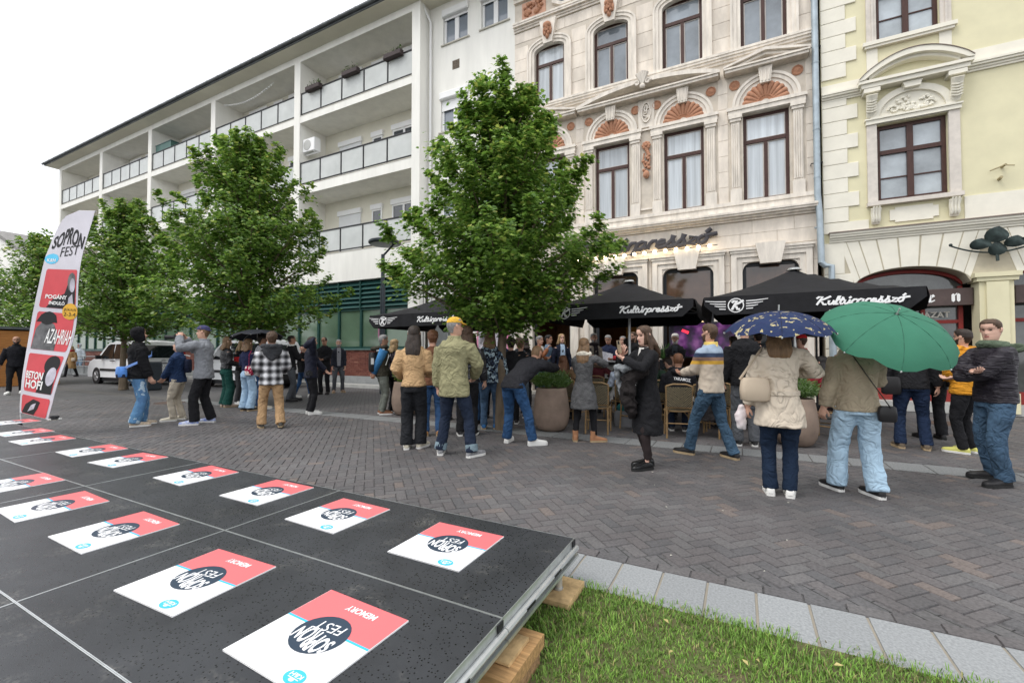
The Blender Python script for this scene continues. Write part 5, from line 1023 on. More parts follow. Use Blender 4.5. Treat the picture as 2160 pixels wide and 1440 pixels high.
# ================================================================ parked vans
vw = mat('van_white', (.74, .75, .76), .3, var=.02, spec=.5); vgl = mat('van_glass', (.012, .014, .016), .05, var=.2, spec=.8); vbk = mat('van_plastic', (.02, .02, .022), .6); tyre = mat('tyre', (.015, .015, .016), .85); rimm = mat('rim', (.42, .43, .44), .35, .6); redl = mat('tail_lamp', (.25, .012, .012), .25)
def make_van(label):        # forward is +x, rear bumper at x = 0, ground at z = 0
    t = thing('parked_van', label, 'van', (0, 0, 0), 0, 'white vans parked before the apartment block'); L, W, = 4.4, .88
    def prof(k):            # side outline at lateral fraction k (0 middle .. 1 side)
        return [(.02, .30), (.0, .55), (.02, .95), (.10, 1.50), (.22, 1.74), (.55, 1.80), (2.2, 1.80), (2.75, 1.72), (3.05, 1.50), (3.45, 1.13), (3.9, 1.03), (4.22, .92), (4.38, .70), (4.42, .45), (4.36, .28)]
    rings = []
    for y_, sx, top in ((-W, .985, 1.0), (-W*.93, .998, 1.0), (0, 1.0, 1.01), (W*.93, .998, 1.0), (W, .985, 1.0)):
        rings.append([(2.2+(x-2.2)*sx, y_*(1 - .16*max(0, (z-1.0)/.8)**1.2), (z*top if abs(y_) < .5 else z*(1 if z < 1.7 else .985))) for x, z in prof(0)])
    q = MB(); q.loft(rings); body = q.build('body', vw, t, 38, False)
    for s_ in (-1, 1):
        for wx in (.86, 3.55):
            q = MB(); y0 = s_*(W+.004); q.lathe([(.30, -.10), (.325, -.08), (.325, .08), (.30, .10), (.20, .105), (.20, -.105)], (wx, s_*(W-.10), .325), 24, 'y'); wo = q.build('wheel', tyre, t, 40, False)
            q = MB(); q.lathe([(.0, 0), (.06, .0), (.205, -.02), (.21, .01)], (wx, s_*(W+.002) if s_ < 0 else s_*(W-.002), .325), 20, 'y')
            for k in range(7): a = 6.283*k/7; q.tube([(wx+.04*math.cos(a), s_*(W+.012), .325+.04*math.sin(a)), (wx+.19*math.cos(a), s_*(W+.008), .325+.19*math.sin(a))], .02, 5)
            q.build('rim', rimm, wo, 40, False)
            q = MB(); q.loft([[(wx+r_*math.cos(R(a)), s_*(W+.003+e), .33+r_*math.sin(R(a))) for a in range(0, 360, 15)] for r_, e in ((.36, 0), (.355, .003))]); q.build('wheel_arch', vbk, t, None, False)
        def yy(z): return s_*(W*(1-.16*max(0, (z-1.0)/.8)**1.2)*.992+.012)
        for nm, pts in (('side_window', [(2.18, 1.06), (3.20, 1.06), (3.22, 1.16), (2.78, 1.60), (2.60, 1.66), (2.18, 1.66)]), ('side_window', [(1.15, 1.06), (2.10, 1.06), (2.10, 1.66), (1.15, 1.66)]), ('side_window', [(.28, 1.08), (1.07, 1.06), (1.07, 1.66), (.36, 1.64)])):
            q = MB(); p3 = [(x, yy(z), z) for x, z in pts]; q.add(p3 if s_ < 0 else p3[::-1], [tuple(range(len(p3)))]); q.build(nm, vgl, t, None, False)
        q = MB(); q.obox((2.2, s_*(W+.008), .60), (1.0, 0, 0), (0, .014, 0), (0, 0, .05)); q.build('trim_strip', vbk, t, None, False)
        for hx in (2.25, 2.02): q = MB(); q.obox((hx, s_*(W+.012), .97), (.08, 0, 0), (0, .012, 0), (0, 0, .016)); q.build('door_handle', vbk, t, None, False)
        q = MB(); q.obox((3.1, s_*(W+.12), 1.12), (.05, 0, 0), (0, .09, 0), (0, 0, .08)); q.build('mirror', vbk, t, None, False)
        q = MB(); q.obox((.045, s_*(W*.93), 1.08), (.04, 0, 0), (0, .05, 0), (.02, 0, .26)); q.build('tail_lamp', redl, t, None, False)
        q = MB(); q.obox((4.22, s_*.62, .80), (.12, 0, 0), (0, .17, 0), (-.05, 0, .08)); q.build('headlight', mat('headlight', (.6, .62, .64), .1), t, None, False)
        q = MB(); q.tube([(.5, s_*.62, 1.84), (2.1, s_*.62, 1.84)], .018, 6); q.build('roof_rail', vbk, t, None, False)
    q = MB(); q.add([(.012, -.68, 1.10), (.012, .68, 1.10), (.108, .60, 1.60), (.108, -.60, 1.60)], [(3,2,1,0)]); q.build('rear_window', vgl, t, None, False)
    q = MB(); q.add([(3.40, -.70, 1.16), (3.40, .70, 1.16), (2.83, .62, 1.68), (2.83, -.62, 1.68)], [(0,1,2,3)]); q.build('windscreen', vgl, t, None, False)
    q = MB(); q.bbox(-.06, -.86, .30, .06, .86, .52, .02); q.build('rear_bumper', vbk, t, None, False); q = MB(); q.box(-.02, -.55, .86, .0, .55, .90); q.build('rear_trim', vbk, t, None, False)
    q = MB(); q.box(-.03, -.27, .68, -.02, .27, .80); pl_ = q.build('number_plate', pvc, t, None, False); q = MB(); put_text(q, 'FW-578', lambda u, v, w_: (-.0315, .22-.44*u, .70+.08*v)); q.build('lettering', vbk, pl_, None, False)
    q = MB(); q.tube([(-.015, .08, 1.0), (-.015, .0, 1.04), (-.015, -.08, 1.0)], .012, 5); q.tube([(-.015, .08, .95), (-.015, .0, .99), (-.015, -.08, .95)], .012, 5); q.build('badge', rimm, t, None, False)
    q = MB(); q.box(.4, -.8, .12, 4.1, .8, .32); q.build('underbody', vbk, t, None, False)
    return t
v1 = make_van('white van with dark windows parked behind the maple trunk and the hooded man'); v1.location = (-22.1, 9.95, 0); v1.rotation_euler = (0, 0, R(181)); v1.scale = (1.03, 1.0, 1.06)
v2 = copy_tree(v1); v2.location = (-15.9, 11.25, 0); v2.rotation_euler = (0, 0, R(180)); v2['label'] = 'white van mostly hidden behind the people under the small black umbrella'
# ================================================================ feather flag and coffee cup
fl = thing('feather_flag', 'tall leaning feather flag for the festival with red picture panels beside the deck', 'flag', (-10.3, 3.15, 0)); FX, FY = -10.42, 3.02
d_r = V((math.cos(YAW), math.sin(YAW), 0)); d_f = V((-math.sin(YAW), math.cos(YAW), 0))
rgt = (d_r*.93 + V((0, -1, 0))*.25).normalized(); fb = V((FX, FY, .30))
def fdep(): return fwd(FX, FY)
def fpt(px, py, off=0.):    # point of the flag cloth seen at a pixel; the cloth is a gently waved vertical sheet facing the street corner
    u = (px - 70) / 120.; v = (880 - py) / 120.
    base = V((FX, FY, 0)); r = ray(px, py); n = rgt.cross(V((0, 0, 1))); 
    t = (base.dot(n)) / (V(r).dot(n)); p = V((r[0]*t, r[1]*t, HH + r[2]*t))
    wv = .035*math.sin(u*4.5 + v*1.2) + .02*math.sin(v*3.1)
    return p + n*(wv + off) * (1 if n.dot(V((0, 0, HH)) - p) > 0 else -1)
def edgeL(py): 
    T = [(445, 168), (450, 148), (460, 132), (480, 116), (500, 106), (540, 93), (600, 84), (680, 68), (760, 56), (820, 46), (868, 37)]
    for (a, b), (c, d) in zip(T, T[1:]):
        if a <= py <= c: return b + (d-b)*(py-a)/(c-a)
    return T[0][1] if py < 445 else T[-1][1]
def edgeR(py): 
    T = [(443, 199), (520, 184), (600, 168), (700, 148), (780, 130), (840, 117), (885, 101)]
    for (a, b), (c, d) in zip(T, T[1:]):
        if a <= py <= c: return b + (d-b)*(py-a)/(c-a)
    return T[-1][1]
def fuv(u, v, off): py = 445 + 425*v; xl, xr = edgeL(py), edgeR(py); return fpt(xl + (xr-xl)*u, py + 14*u*v, off)
q = MB(); NU, NV = 8, 40
for o_, sg_ in ((0, 1), (-.004, -1)):
    k = len(q.v); q.v += [tuple(fuv(i/NU, j/NV, o_)) for j in range(NV+1) for i in range(NU+1)]
    for j in range(NV):
        for i in range(NU): a = k+j*(NU+1)+i; f4 = (a, a+NU+1, a+NU+2, a+1); q.f.append(f4 if sg_ > 0 else f4[::-1]); q.m.append(0)
q.build('cloth', mat('flag_cloth', (.62, .60, .66), .75, var=.05, vs=3), fl, 175)
q = MB(); q.tube([fuv(0, v, -.01) + V((0, 0, 0)) for v in [1.06-1.06*i/24 for i in range(25)]] + [fuv(1, 0, -.01)], .011, 6); q.tube([fuv(0, 1.05, -.01), V((fuv(0, 1, 0).x+.02, fuv(0, 1, 0).y, .02))], .014, 6); q.build('pole', mat('pole_white', (.6, .6, .62), .5), fl)
bp = fuv(0, 1, 0); q = MB(); q.lathe([(.24, 0), (.24, .03), (.05, .06), (.02, .2)], (bp.x+.03, bp.y, 0), 16); q.build('base', blackm, fl)
fred = mat('flag_red', (.62, .085, .10), .75, var=.1, vs=2); fblk = mat('flag_black', (.02, .02, .022), .75); fgry = mat('flag_grey', (.13, .13, .135), .75, var=.5, vs=7); fpal = mat('flag_pale', (.50, .48, .55), .75, var=.25, vs=6); fyel = mat('flag_yellow', (.75, .42, .05), .75)
def patch(name, poly, mt, off, par=fl):    # polygon in cloth coordinates, subdivided along rows so that it follows the waves
    us = [p[0] for p in poly]; vs = [p[1] for p in poly]; q = MB(); nv = max(1, int((max(vs)-min(vs))*220)); v0, v1 = min(vs), max(vs)
    def cut(v):
        xs = []
        for (a, b), (c, d) in zip(poly, poly[1:]+poly[:1]):
            if b != d and min(b, d) <= v <= max(b, d): xs.append(a + (c-a)*(v-b)/(d-b))
        return min(xs), max(xs)
    rows = []
    for j in range(nv+1):
        v = v0 + (v1-v0)*min(max(j/nv, .001), .999); a, b = cut(v); rows.append([fuv(a+(b-a)*i/6, v, off) for i in range(7)])
    q.add([p for r_ in rows for p in r_], [(j*7+i, (j+1)*7+i, (j+1)*7+i+1, j*7+i+1) for j in range(nv) for i in range(6)]); return q.build(name, mt, par, 175)
def ell(cu, cv, ru, rv, n=20): return [(cu+ru*math.cos(6.2832*i/n), cv+rv*math.sin(6.2832*i/n)) for i in range(n)]
P_ = [(.10, .94, .285, .475), (.10, .93, .495, .680), (.10, .93, .700, .885), (.06, .93, .905, .998)]
for (a, b, c, d) in P_: patch('picture_panel', [(a+.03, c), (b-.03, c), (b, c+.008), (b, d-.008), (b-.03, d), (a+.03, d), (a, d-.008), (a, c+.008)], fred, .003)
patch('figure', [(.25, .474), (.36, .43), (.62, .40), (.68, .36), (.92, .37), (.92, .474)], fblk, .005); patch('figure', ell(.80, .345, .12, .046), fgry, .006); patch('figure', ell(.83, .36, .08, .034), fpal, .0075); patch('figure', [(.72, .474), (.74, .42), (.84, .40), (.90, .474)], fpal, .0075)
patch('figure', [(.11, .679), (.14, .58), (.24, .545), (.5, .55), (.62, .60), (.66, .679)], fgry, .005); patch('figure', ell(.35, .525, .16, .033), fblk, .006); patch('figure', [(.12, .545), (.2, .507), (.5, .507), (.56, .545)], fblk, .0065)
patch('figure', [(.5, .884), (.62, .78), (.72, .76), (.9, .80), (.92, .884)], fblk, .005); patch('figure', ell(.74, .745, .17, .044), fblk, .006); patch('figure', ell(.80, .80, .11, .045), fpal, .007)
patch('figure', [(.08, .995), (.2, .95), (.45, .918), (.68, .925), (.62, .96), (.5, .995)], fblk, .005); patch('figure', [(.28, .985), (.4, .948), (.55, .935), (.5, .965)], fpal, .006)
patch('date_disc', ell(.82, .485, .20, .040), fyel, .008); patch('sponsor_oval', ell(.17, .235, .17, .026), cblue, .003)
def ftext(s, u0, u1, v0, v1, mt, off=.010, slope=0., **k):
    q = MB(); put_text(q, s, lambda a, b, c: fuv(u0+(u1-u0)*a, v1+(v0-v1)*b + slope*a, off), **k); q.build('lettering', mt, fl)
q = MB(); put_text(q, 'SOPRON', lambda a, b, c: fuv(.06+.90*a, .175 + (.06+.022*math.sin(a*math.pi))*(-b) + .012*math.cos(a*6), .004), bold=.03); q.build('lettering', fblk, fl)
ftext('FEST', .36, .88, .178, .225, fblk, .004, -.012); ftext('K&H', .07, .27, .234, .250, pvc, .006, bold=.02); ftext('JÚLIUS', .66, .98, .468, .485, fblk, .012); ftext('2-3-4', .67, .97, .490, .508, fblk, .012)
ftext('POGÁNY', .20, .70, .405, .430, pvc, bold=.03); ftext('INDULÓ', .30, .66, .437, .458, pvc, bold=.03); ftext('AZAHRIAH', .40, .97, .575, .645, pvc, bold=.01); ftext('BETON', .14, .62, .785, .822, pvc, bold=.03); ftext('HOFI', .16, .66, .826, .868, pvc, bold=.03)
cp_ = onz(115, 886, DZ); cu = thing('coffee_cup', 'small dark coffee cup on a white saucer at the deck edge by the flag', 'cup', (cp_.x, cp_.y, DZ)); q = MB(); q.lathe([(.04, 0), (.06, .006), (.085, .018), (.088, .02), (.03, .012), (0, .01)], (cp_.x, cp_.y, DZ+.0006), 20); q.build('saucer', pvc, cu, 60); q = MB(); q.lathe([(.03, .013), (.052, .03), (.058, .07), (.052, .071), (.02, .05), (0, .05)], (cp_.x, cp_.y, DZ), 20); q.build('cup', vbk, cu, 60)
# ================================================================ people
def fab(name, col, bump=.55, bs=11., var=.16, vs=3., rough=.9, **k): return folds('cloth_'+name, col, rough, var=var, vs=vs, bump=bump, bs=bs, spec=k.pop('spec', .2), **k)
def folds(name, *a, **k):
    new = name not in MATS; m = mat(name, *a, **k)
    if new and k.get('bump'):
        for x in m.node_tree.nodes:
            if x.type == 'BUMP':
                x.inputs['Strength'].default_value = min(1, k['bump']*1.2); x.inputs['Distance'].default_value = .05
                f = x.inputs['Height'].links[0].from_node; f.inputs['Distortion'].default_value = 1.1; f.inputs['Detail'].default_value = 2.2; f.inputs['Scale'].default_value *= .72
                N_ = m.node_tree.nodes; L_ = m.node_tree.links; a1 = N_.new('ShaderNodeMath'); a1.operation = 'SUBTRACT'; a1.inputs[1].default_value = .5; a2 = N_.new('ShaderNodeMath'); a2.operation = 'ABSOLUTE'; a3 = N_.new('ShaderNodeMath'); a3.operation = 'POWER'; a3.inputs[1].default_value = .7
                L_.new(f.outputs['Fac'], a1.inputs[0]); L_.new(a1.outputs[0], a2.inputs[0]); L_.new(a2.outputs[0], a3.inputs[0]); L_.new(a3.outputs[0], x.inputs['Height'])
    return m
def nodes(name, rough=.9):
    m = bpy.data.materials.new(name); m.use_nodes = True; n = m.node_tree.nodes; l = m.node_tree.links; b = n['Principled BSDF']; b.inputs['Roughness'].default_value = rough; b.inputs['Specular IOR Level'].default_value = .2
    t = n.new('ShaderNodeTexCoord'); no = n.new('ShaderNodeTexNoise'); no.inputs['Scale'].default_value = 11; l.new(t.outputs['Object'], no.inputs['Vector']); bp = n.new('ShaderNodeBump'); bp.inputs['Strength'].default_value = .5; bp.inputs['Distance'].default_value = .02
    l.new(no.outputs['Fac'], bp.inputs['Height']); l.new(bp.outputs[0], b.inputs['Normal']); return m, n, l, b, t
def bands(name, stops):       # horizontal knitted bands by height above the ground
    m, n, l, b, t = nodes(name); s_ = n.new('ShaderNodeSeparateXYZ'); l.new(t.outputs['Object'], s_.inputs[0]); d = n.new('ShaderNodeMath'); d.operation = 'DIVIDE'; d.inputs[1].default_value = 2; l.new(s_.outputs['Z'], d.inputs[0])
    r = n.new('ShaderNodeValToRGB'); r.color_ramp.interpolation = 'CONSTANT'; e = r.color_ramp.elements; e[0].color = (*stops[0][1], 1); e[0].position = 0; e[1].position = stops[1][0]/2; e[1].color = (*stops[1][1], 1)
    for z, c in stops[2:]: x = e.new(z/2); x.color = (*c, 1)
    l.new(d.outputs[0], r.inputs['Fac']); l.new(r.outputs[0], b.inputs['Base Color']); return m
def plaid(name):
    m, n, l, b, t = nodes(name); s_ = n.new('ShaderNodeSeparateXYZ'); l.new(t.outputs['Object'], s_.inputs[0]); o = []
    for ax in ('X', 'Z'):
        k = n.new('ShaderNodeMath'); k.operation = 'MULTIPLY'; k.inputs[1].default_value = 6.2832/.135; l.new(s_.outputs[ax], k.inputs[0]); si = n.new('ShaderNodeMath'); si.operation = 'SINE'; l.new(k.outputs[0], si.inputs[0]); o.append(si)
    a = n.new('ShaderNodeMath'); a.operation = 'ADD'; l.new(o[0].outputs[0], a.inputs[0]); l.new(o[1].outputs[0], a.inputs[1]); r = n.new('ShaderNodeMapRange'); r.inputs['From Min'].default_value = -1.5; r.inputs['From Max'].default_value = 1.5; l.new(a.outputs[0], r.inputs['Value'])
    c = n.new('ShaderNodeValToRGB'); c.color_ramp.elements[0].color = (.02, .02, .022, 1); c.color_ramp.elements[1].color = (.72, .72, .74, 1); x = c.color_ramp.elements.new(.5); x.color = (.22, .22, .23, 1); l.new(r.outputs[0], c.inputs['Fac']); l.new(c.outputs[0], b.inputs['Base Color']); return m
def blotch(name, cols, scale, stretch=(1, 1, 1)):
    m, n, l, b, t = nodes(name); v = n.new('ShaderNodeTexVoronoi'); v.inputs['Scale'].default_value = scale; no = n.new('ShaderNodeTexNoise'); no.inputs['Scale'].default_value = scale*.8; l.new(t.outputs['Object'], no.inputs['Vector']); mx = n.new('ShaderNodeMix'); mx.data_type = 'VECTOR'; mx.inputs[0].default_value = .12
    mp = n.new('ShaderNodeMapping'); mp.inputs['Scale'].default_value = stretch; l.new(t.outputs['Object'], mp.inputs['Vector']); l.new(mp.outputs[0], mx.inputs[4]); l.new(no.outputs['Color'], mx.inputs[5]); l.new(mx.outputs[1], v.inputs['Vector'])
    se = n.new('ShaderNodeSeparateColor'); l.new(v.outputs['Color'], se.inputs[0]); r = n.new('ShaderNodeValToRGB'); r.color_ramp.interpolation = 'CONSTANT'; e = r.color_ramp.elements; e[0].color = (*cols[0], 1); e[1].color = (*cols[1], 1); e[1].position = 1/len(cols)
    for i, c in enumerate(cols[2:]): x = e.new((i+2)/len(cols)); x.color = (*c, 1)
    l.new(se.outputs[0], r.inputs['Fac']); l.new(r.outputs[0], b.inputs['Base Color']); return m
SKIN = [mat('skin_light', (.56, .33, .24), .55, var=.06, vs=8), mat('skin_tan', (.42, .23, .155), .55, var=.06, vs=8), mat('skin_pale', (.64, .40, .31), .55, var=.05, vs=8)]
LIP = mat('lips', (.40, .15, .13), .5, var=0); EYE = mat('eyes', (.025, .018, .015), .2, var=0)
def hairm(name, col): return mat('hair_'+name, col, .55, var=.35, vs=18, bump=.6, bs=45, stretch=(2.5, 2.5, .4), spec=.4)
H_BR, H_DK, H_BL, H_GR, H_LB, H_BK, H_WH, H_RD = hairm('brown', (.075, .042, .024)), hairm('dark', (.028, .018, .013)), hairm('blonde', (.36, .24, .12)), hairm('grey', (.24, .235, .23)), hairm('light_brown', (.17, .10, .05)), hairm('black', (.012, .010, .010)), hairm('white', (.62, .60, .57)), hairm('auburn', (.13, .055, .025))
HZ = [-.34,-.16,-.04,.02,.09,.16,.20,.24,.30,.36,.42,.48,.53,.58,.66,.75,.84,.91,.96,.99]
HF = [.08,.13,.30,.37,.385,.375,.395,.375,.385,.385,.375,.358,.352,.39,.405,.395,.35,.27,.18,.06]
HB = [-.28,-.26,-.25,-.26,-.29,-.33,-.345,-.365,-.40,-.43,-.455,-.47,-.475,-.475,-.47,-.45,-.40,-.32,-.23,-.10]
HW = [.235,.225,.235,.25,.275,.295,.30,.31,.322,.33,.337,.342,.345,.347,.35,.345,.31,.25,.175,.07]
def tab(T, z):
    if z <= HZ[0]: return T[0]
    for i in range(len(HZ)-1):
        if z <= HZ[i+1]: return T[i] + (T[i+1]-T[i])*(z-HZ[i])/(HZ[i+1]-HZ[i])
    return T[-1]
def headpos(ph, z, face=False):
    f, b, w_ = tab(HF, z), tab(HB, z), tab(HW, z); c, s_ = math.cos(ph), math.sin(ph); mid, half = (f+b)/2, (f-b)/2
    tp = .30 if z < .3 else max(.08, .30-.35*(z-.3))
    x = w_*s_*(1-tp*max(0, c)); y = mid+half*c
    if face:
        d = abs((math.degrees(ph)+180) % 360-180)
        if .22 < z < .56:
            nz_ = {.24: .012, .30: .085, .36: .118, .42: .085, .48: .05, .53: .02}.get(round(z, 2), 0); y += nz_*(1 if d < 6 else .38 if d < 15 and z < .40 else 0)
            if 18 < d < 40 and z > .44: y -= .03
        if 15 < d < 60 and .3 < z < .42: y += .008
        if round(z, 2) == .20 and d < 18: y += .02
    return V((x, y, z))
NPH = 32
def make_head(mb, M):
    rings = [[M @ headpos(2*math.pi*j/NPH, z, True) for j in range(NPH)] for z in HZ]
    k0 = len(mb.f); mb.loft([[r[j] for j in range(NPH)][::-1] for r in rings])
    for i in range(len(HZ)-1):
        for j in range(NPH):
            jj = NPH-1-j; d = abs(((jj-.5)*360/NPH+180) % 360-180)
            if .15 < HZ[i] < .23 and d < 20: mb.m[k0+i*NPH+j] = 1
    for s_ in (-1, 1):
        c = mb.c; mb.c = 0; e = M @ V((s_*.345, -.06, .47)); sc = M.to_scale().x
        mb.tube([M @ V((s_*.33, -.02, .38)), M @ V((s_*.36, -.05, .43)), M @ V((s_*.375, -.07, .52)), M @ V((s_*.35, -.05, .58))], [(.03*sc, .05*sc), (.03*sc, .075*sc), (.03*sc, .09*sc), (.025*sc, .05*sc)], 8, ref=M.to_3x3() @ V((1, 0, 0)))
        mb.c = 2; mb.tube([M @ V((s_*.07, .347, .505)), M @ V((s_*.13, .35, .51)), M @ V((s_*.195, .305, .505))], [.008*sc, .017*sc, .008*sc], 6); mb.c = 3
        mb.tube([M @ V((s_*.05, .40, .575)), M @ V((s_*.13, .392, .60)), M @ V((s_*.22, .33, .58))], [.008*sc, .013*sc, .006*sc], 5); mb.c = c
def line(style, d):
    if style in ('short', 'curly', 'bun', 'mid'): return .80 if d < 40 else .80-(d-40)/35*.28 if d < 75 else .52-.06*(d > 85) if d < 108 else max(.10, .46-(d-108)/30*.36)
    if style == 'buzz': return .84 if d < 45 else .62 if d < 108 else .2
    if style == 'balding': return .99 if d < 60 else .56 if d < 108 else .16
    if style in ('long', 'bob', 'longcurly'): return .84-.0*d if d < 25 else .84-(d-25)/35*.3 if d < 60 else -.05
    if style == 'hood': return .90 if d < 42 else -.12
    if style == 'cap': return .66
    if style == 'beard': return 0
    return .8
def hair_shell(style, M, mt, root, th, seed=0, name='hair', nzs=.035, bot=-.14):
    mb = MB(); zs = [bot + (1.0-bot)*i/26 for i in range(26)] + [.985]; N = 36; rings = []
    for z in zs:
        rg = []
        for j in range(N):
            ph = 2*math.pi*j/N; d = abs((360*j/N+180) % 360-180); p = headpos(ph, z); c = V((0, -.05, min(z, .55)))
            kf = 2.0 if style == 'curly' or nzs > .08 else 1.0; nn = noise.noise((p.x*5*kf+seed, p.y*5*kf, p.z*3.5*kf*1.3))
            on = z >= line(style, d) if style != 'beard' else (z < (.30 if d > 16 else .17) + max(0, (d-40))*.003 and d < 88 and z > -.10)
            t_ = th + nzs*nn + (.03 if style in ('short', 'mid') and z > .78 and d < 120 else 0)
            rg.append(M @ (c + (p-c)*((1+t_) if on else .94)))
        rings.append(rg[::-1])
    mb.loft(rings); return mb.build(name, mt, root, 75, False)
def limb(mb, pts, rad, n=12, ref=(1, 0, 0)): mb.tube(pts, rad, n, True, None, ref)
def ik(a, b, l1, l2, pole):
    d = b-a; L = min(d.length, (l1+l2)*.995); dn = d.normalized(); x = (l1*l1-l2*l2+L*L)/(2*L); h = math.sqrt(max(0, l1*l1-x*x)); p = V(pole); p = p-dn*p.dot(dn)
    if p.length < 1e-4: p = dn.orthogonal()
    return a+dn*x+p.normalized()*h, a+dn*L
def make_hand(mb, w_, d, nrm, S, curl, s_):       # wrist, direction, palm normal
    d = d.normalized(); nrm = (nrm-d*nrm.dot(d)); nrm = nrm.normalized() if nrm.length > .01 else d.orthogonal().normalized(); sd = d.cross(nrm); k = S/1.75
    mb.tube([w_-d*.02*k, w_+d*.02*k, w_+d*.055*k, w_+d*.09*k], [(.026*k, .018*k), (.034*k, .017*k), (.041*k, .016*k), (.038*k, .012*k)], 8, ref=sd)
    for i, (o, L) in enumerate(((-.030, .062), (-.010, .074), (.010, .070), (.029, .055))):
        p = w_+d*.086*k+sd*o*k; a = curl; e = d; pts = [p]
        for q in range(3): e = (e*math.cos(a*.8)+nrm*math.sin(a*.8)*1.0).normalized(); a = curl*(1.2+q*.6); e2 = (d*math.cos(curl*(q+1)*.85)+nrm*math.sin(curl*(q+1)*.85)); pts.append(pts[-1]+e2*L/3*k*1.1)
        mb.tube(pts, [.0095*k, .009*k, .0085*k, .006*k], 6)
    p = w_+d*.028*k-sd*.033*k*s_; mb.tube([p, p+d*.03*k-sd*.022*k*s_+nrm*.012*k, p+d*.058*k-sd*.024*k*s_+nrm*.026*k], [.012*k, .0105*k, .007*k], 6)
WTX = bpy.data.textures.new('folds', 'CLOUDS'); WTX.noise_scale = .085; WTX.noise_depth = 1; WTX.contrast = 1.3
def garment(mb, name, mt, root, vox=.017, disp=.014, smooth=5):
    o = mb.build(name, mt, root, None, False); r = o.modifiers.new('join', 'REMESH'); r.mode = 'VOXEL'; r.voxel_size = vox; r.use_smooth_shade = True
    s_ = o.modifiers.new('soft', 'SMOOTH'); s_.factor = .5; s_.iterations = smooth
    if disp: d = o.modifiers.new('folds', 'DISPLACE'); d.texture = WTX; d.strength = disp*1.3; d.mid_level = .5; d.texture_coords = 'LOCAL'
    return o
TOPZ = [(.20,.108,.088),(.30,.107,.086),(.40,.105,.082),(.47,.102,.076),(.52,.097,.070),(.57,.089,.063),(.63,.087,.061),(.69,.093,.065),(.75,.102,.069),(.79,.100,.063),(.815,.082,.054),(.835,.052,.046),(.850,.040,.042)]
TOPF = [(.20,.108,.088),(.30,.107,.086),(.40,.105,.084),(.47,.102,.078),(.52,.094,.070),(.57,.080,.060),(.63,.077,.058),(.69,.084,.068),(.75,.090,.070),(.79,.088,.060),(.815,.072,.050),(.835,.046,.042),(.850,.036,.038)]
def sole_pts(): return [(-.072, .022), (-.062, .032), (-.02, .037), (.05, .042), (.12, .049), (.165, .044), (.192, .030), (.205, .012)]
def make_shoe(root, an, ang, S, mt, sole, kind, lift, s_):
    k = S/1.75*1.08; M = Matrix.Translation((an.x, an.y, lift)) @ Matrix.Rotation(ang, 4, 'Z'); sp = sole_pts()
    hts = [.060, .085, .095, .085, .068, .060, .052, .036] if kind != 'boot' else [.10, .12, .125, .090, .070, .060, .050, .036]
    mb = MB(); n = 12; rings = []
    for (y, w_), h in zip(sp, hts):
        rings.append([M @ V(((w_*math.cos(t))*k, y*k, (.018+(h-.018)*(.5+.5*math.sin(t)) if math.sin(t) > -.2 else .018)*k)) for t in (6.2832*j/n for j in range(n))])
    mb.loft([r[::-1] for r in rings])
    if kind == 'boot': mb.tube([M @ V((0, -.02*k, .07*k)), M @ V((0, -.025*k, .17*k))], [.045*k, .047*k], 12)
    elif kind == 'high': mb.tube([M @ V((0, -.02*k, .06*k)), M @ V((0, -.028*k, .13*k))], [.046*k, .048*k], 12)
    o = mb.build('shoe', mt, root, 60, False); mb = MB()
    mb.loft([[M @ V((x*k, y*k, z*k)) for x, y in [(w_*1.06, y) for y, w_ in sp] + [(-w_*1.06, y) for y, w_ in sp[::-1]]] for z in (.0, .026)]); mb.build('sole', sole, o, None, False)
    if kind == 'sneaker':
        mb = MB()
        for q in range(4): y = .055+.022*q; mb.tube([M @ V((-.02*k, y*k, (.079-.013*q)*k)), M @ V((0, y*k, (.085-.013*q)*k)), M @ V((.02*k, y*k, (.079-.013*q)*k))], .004*k, 5)
        mb.build('laces', pvc, o, None, False)
PEOPLE = {}
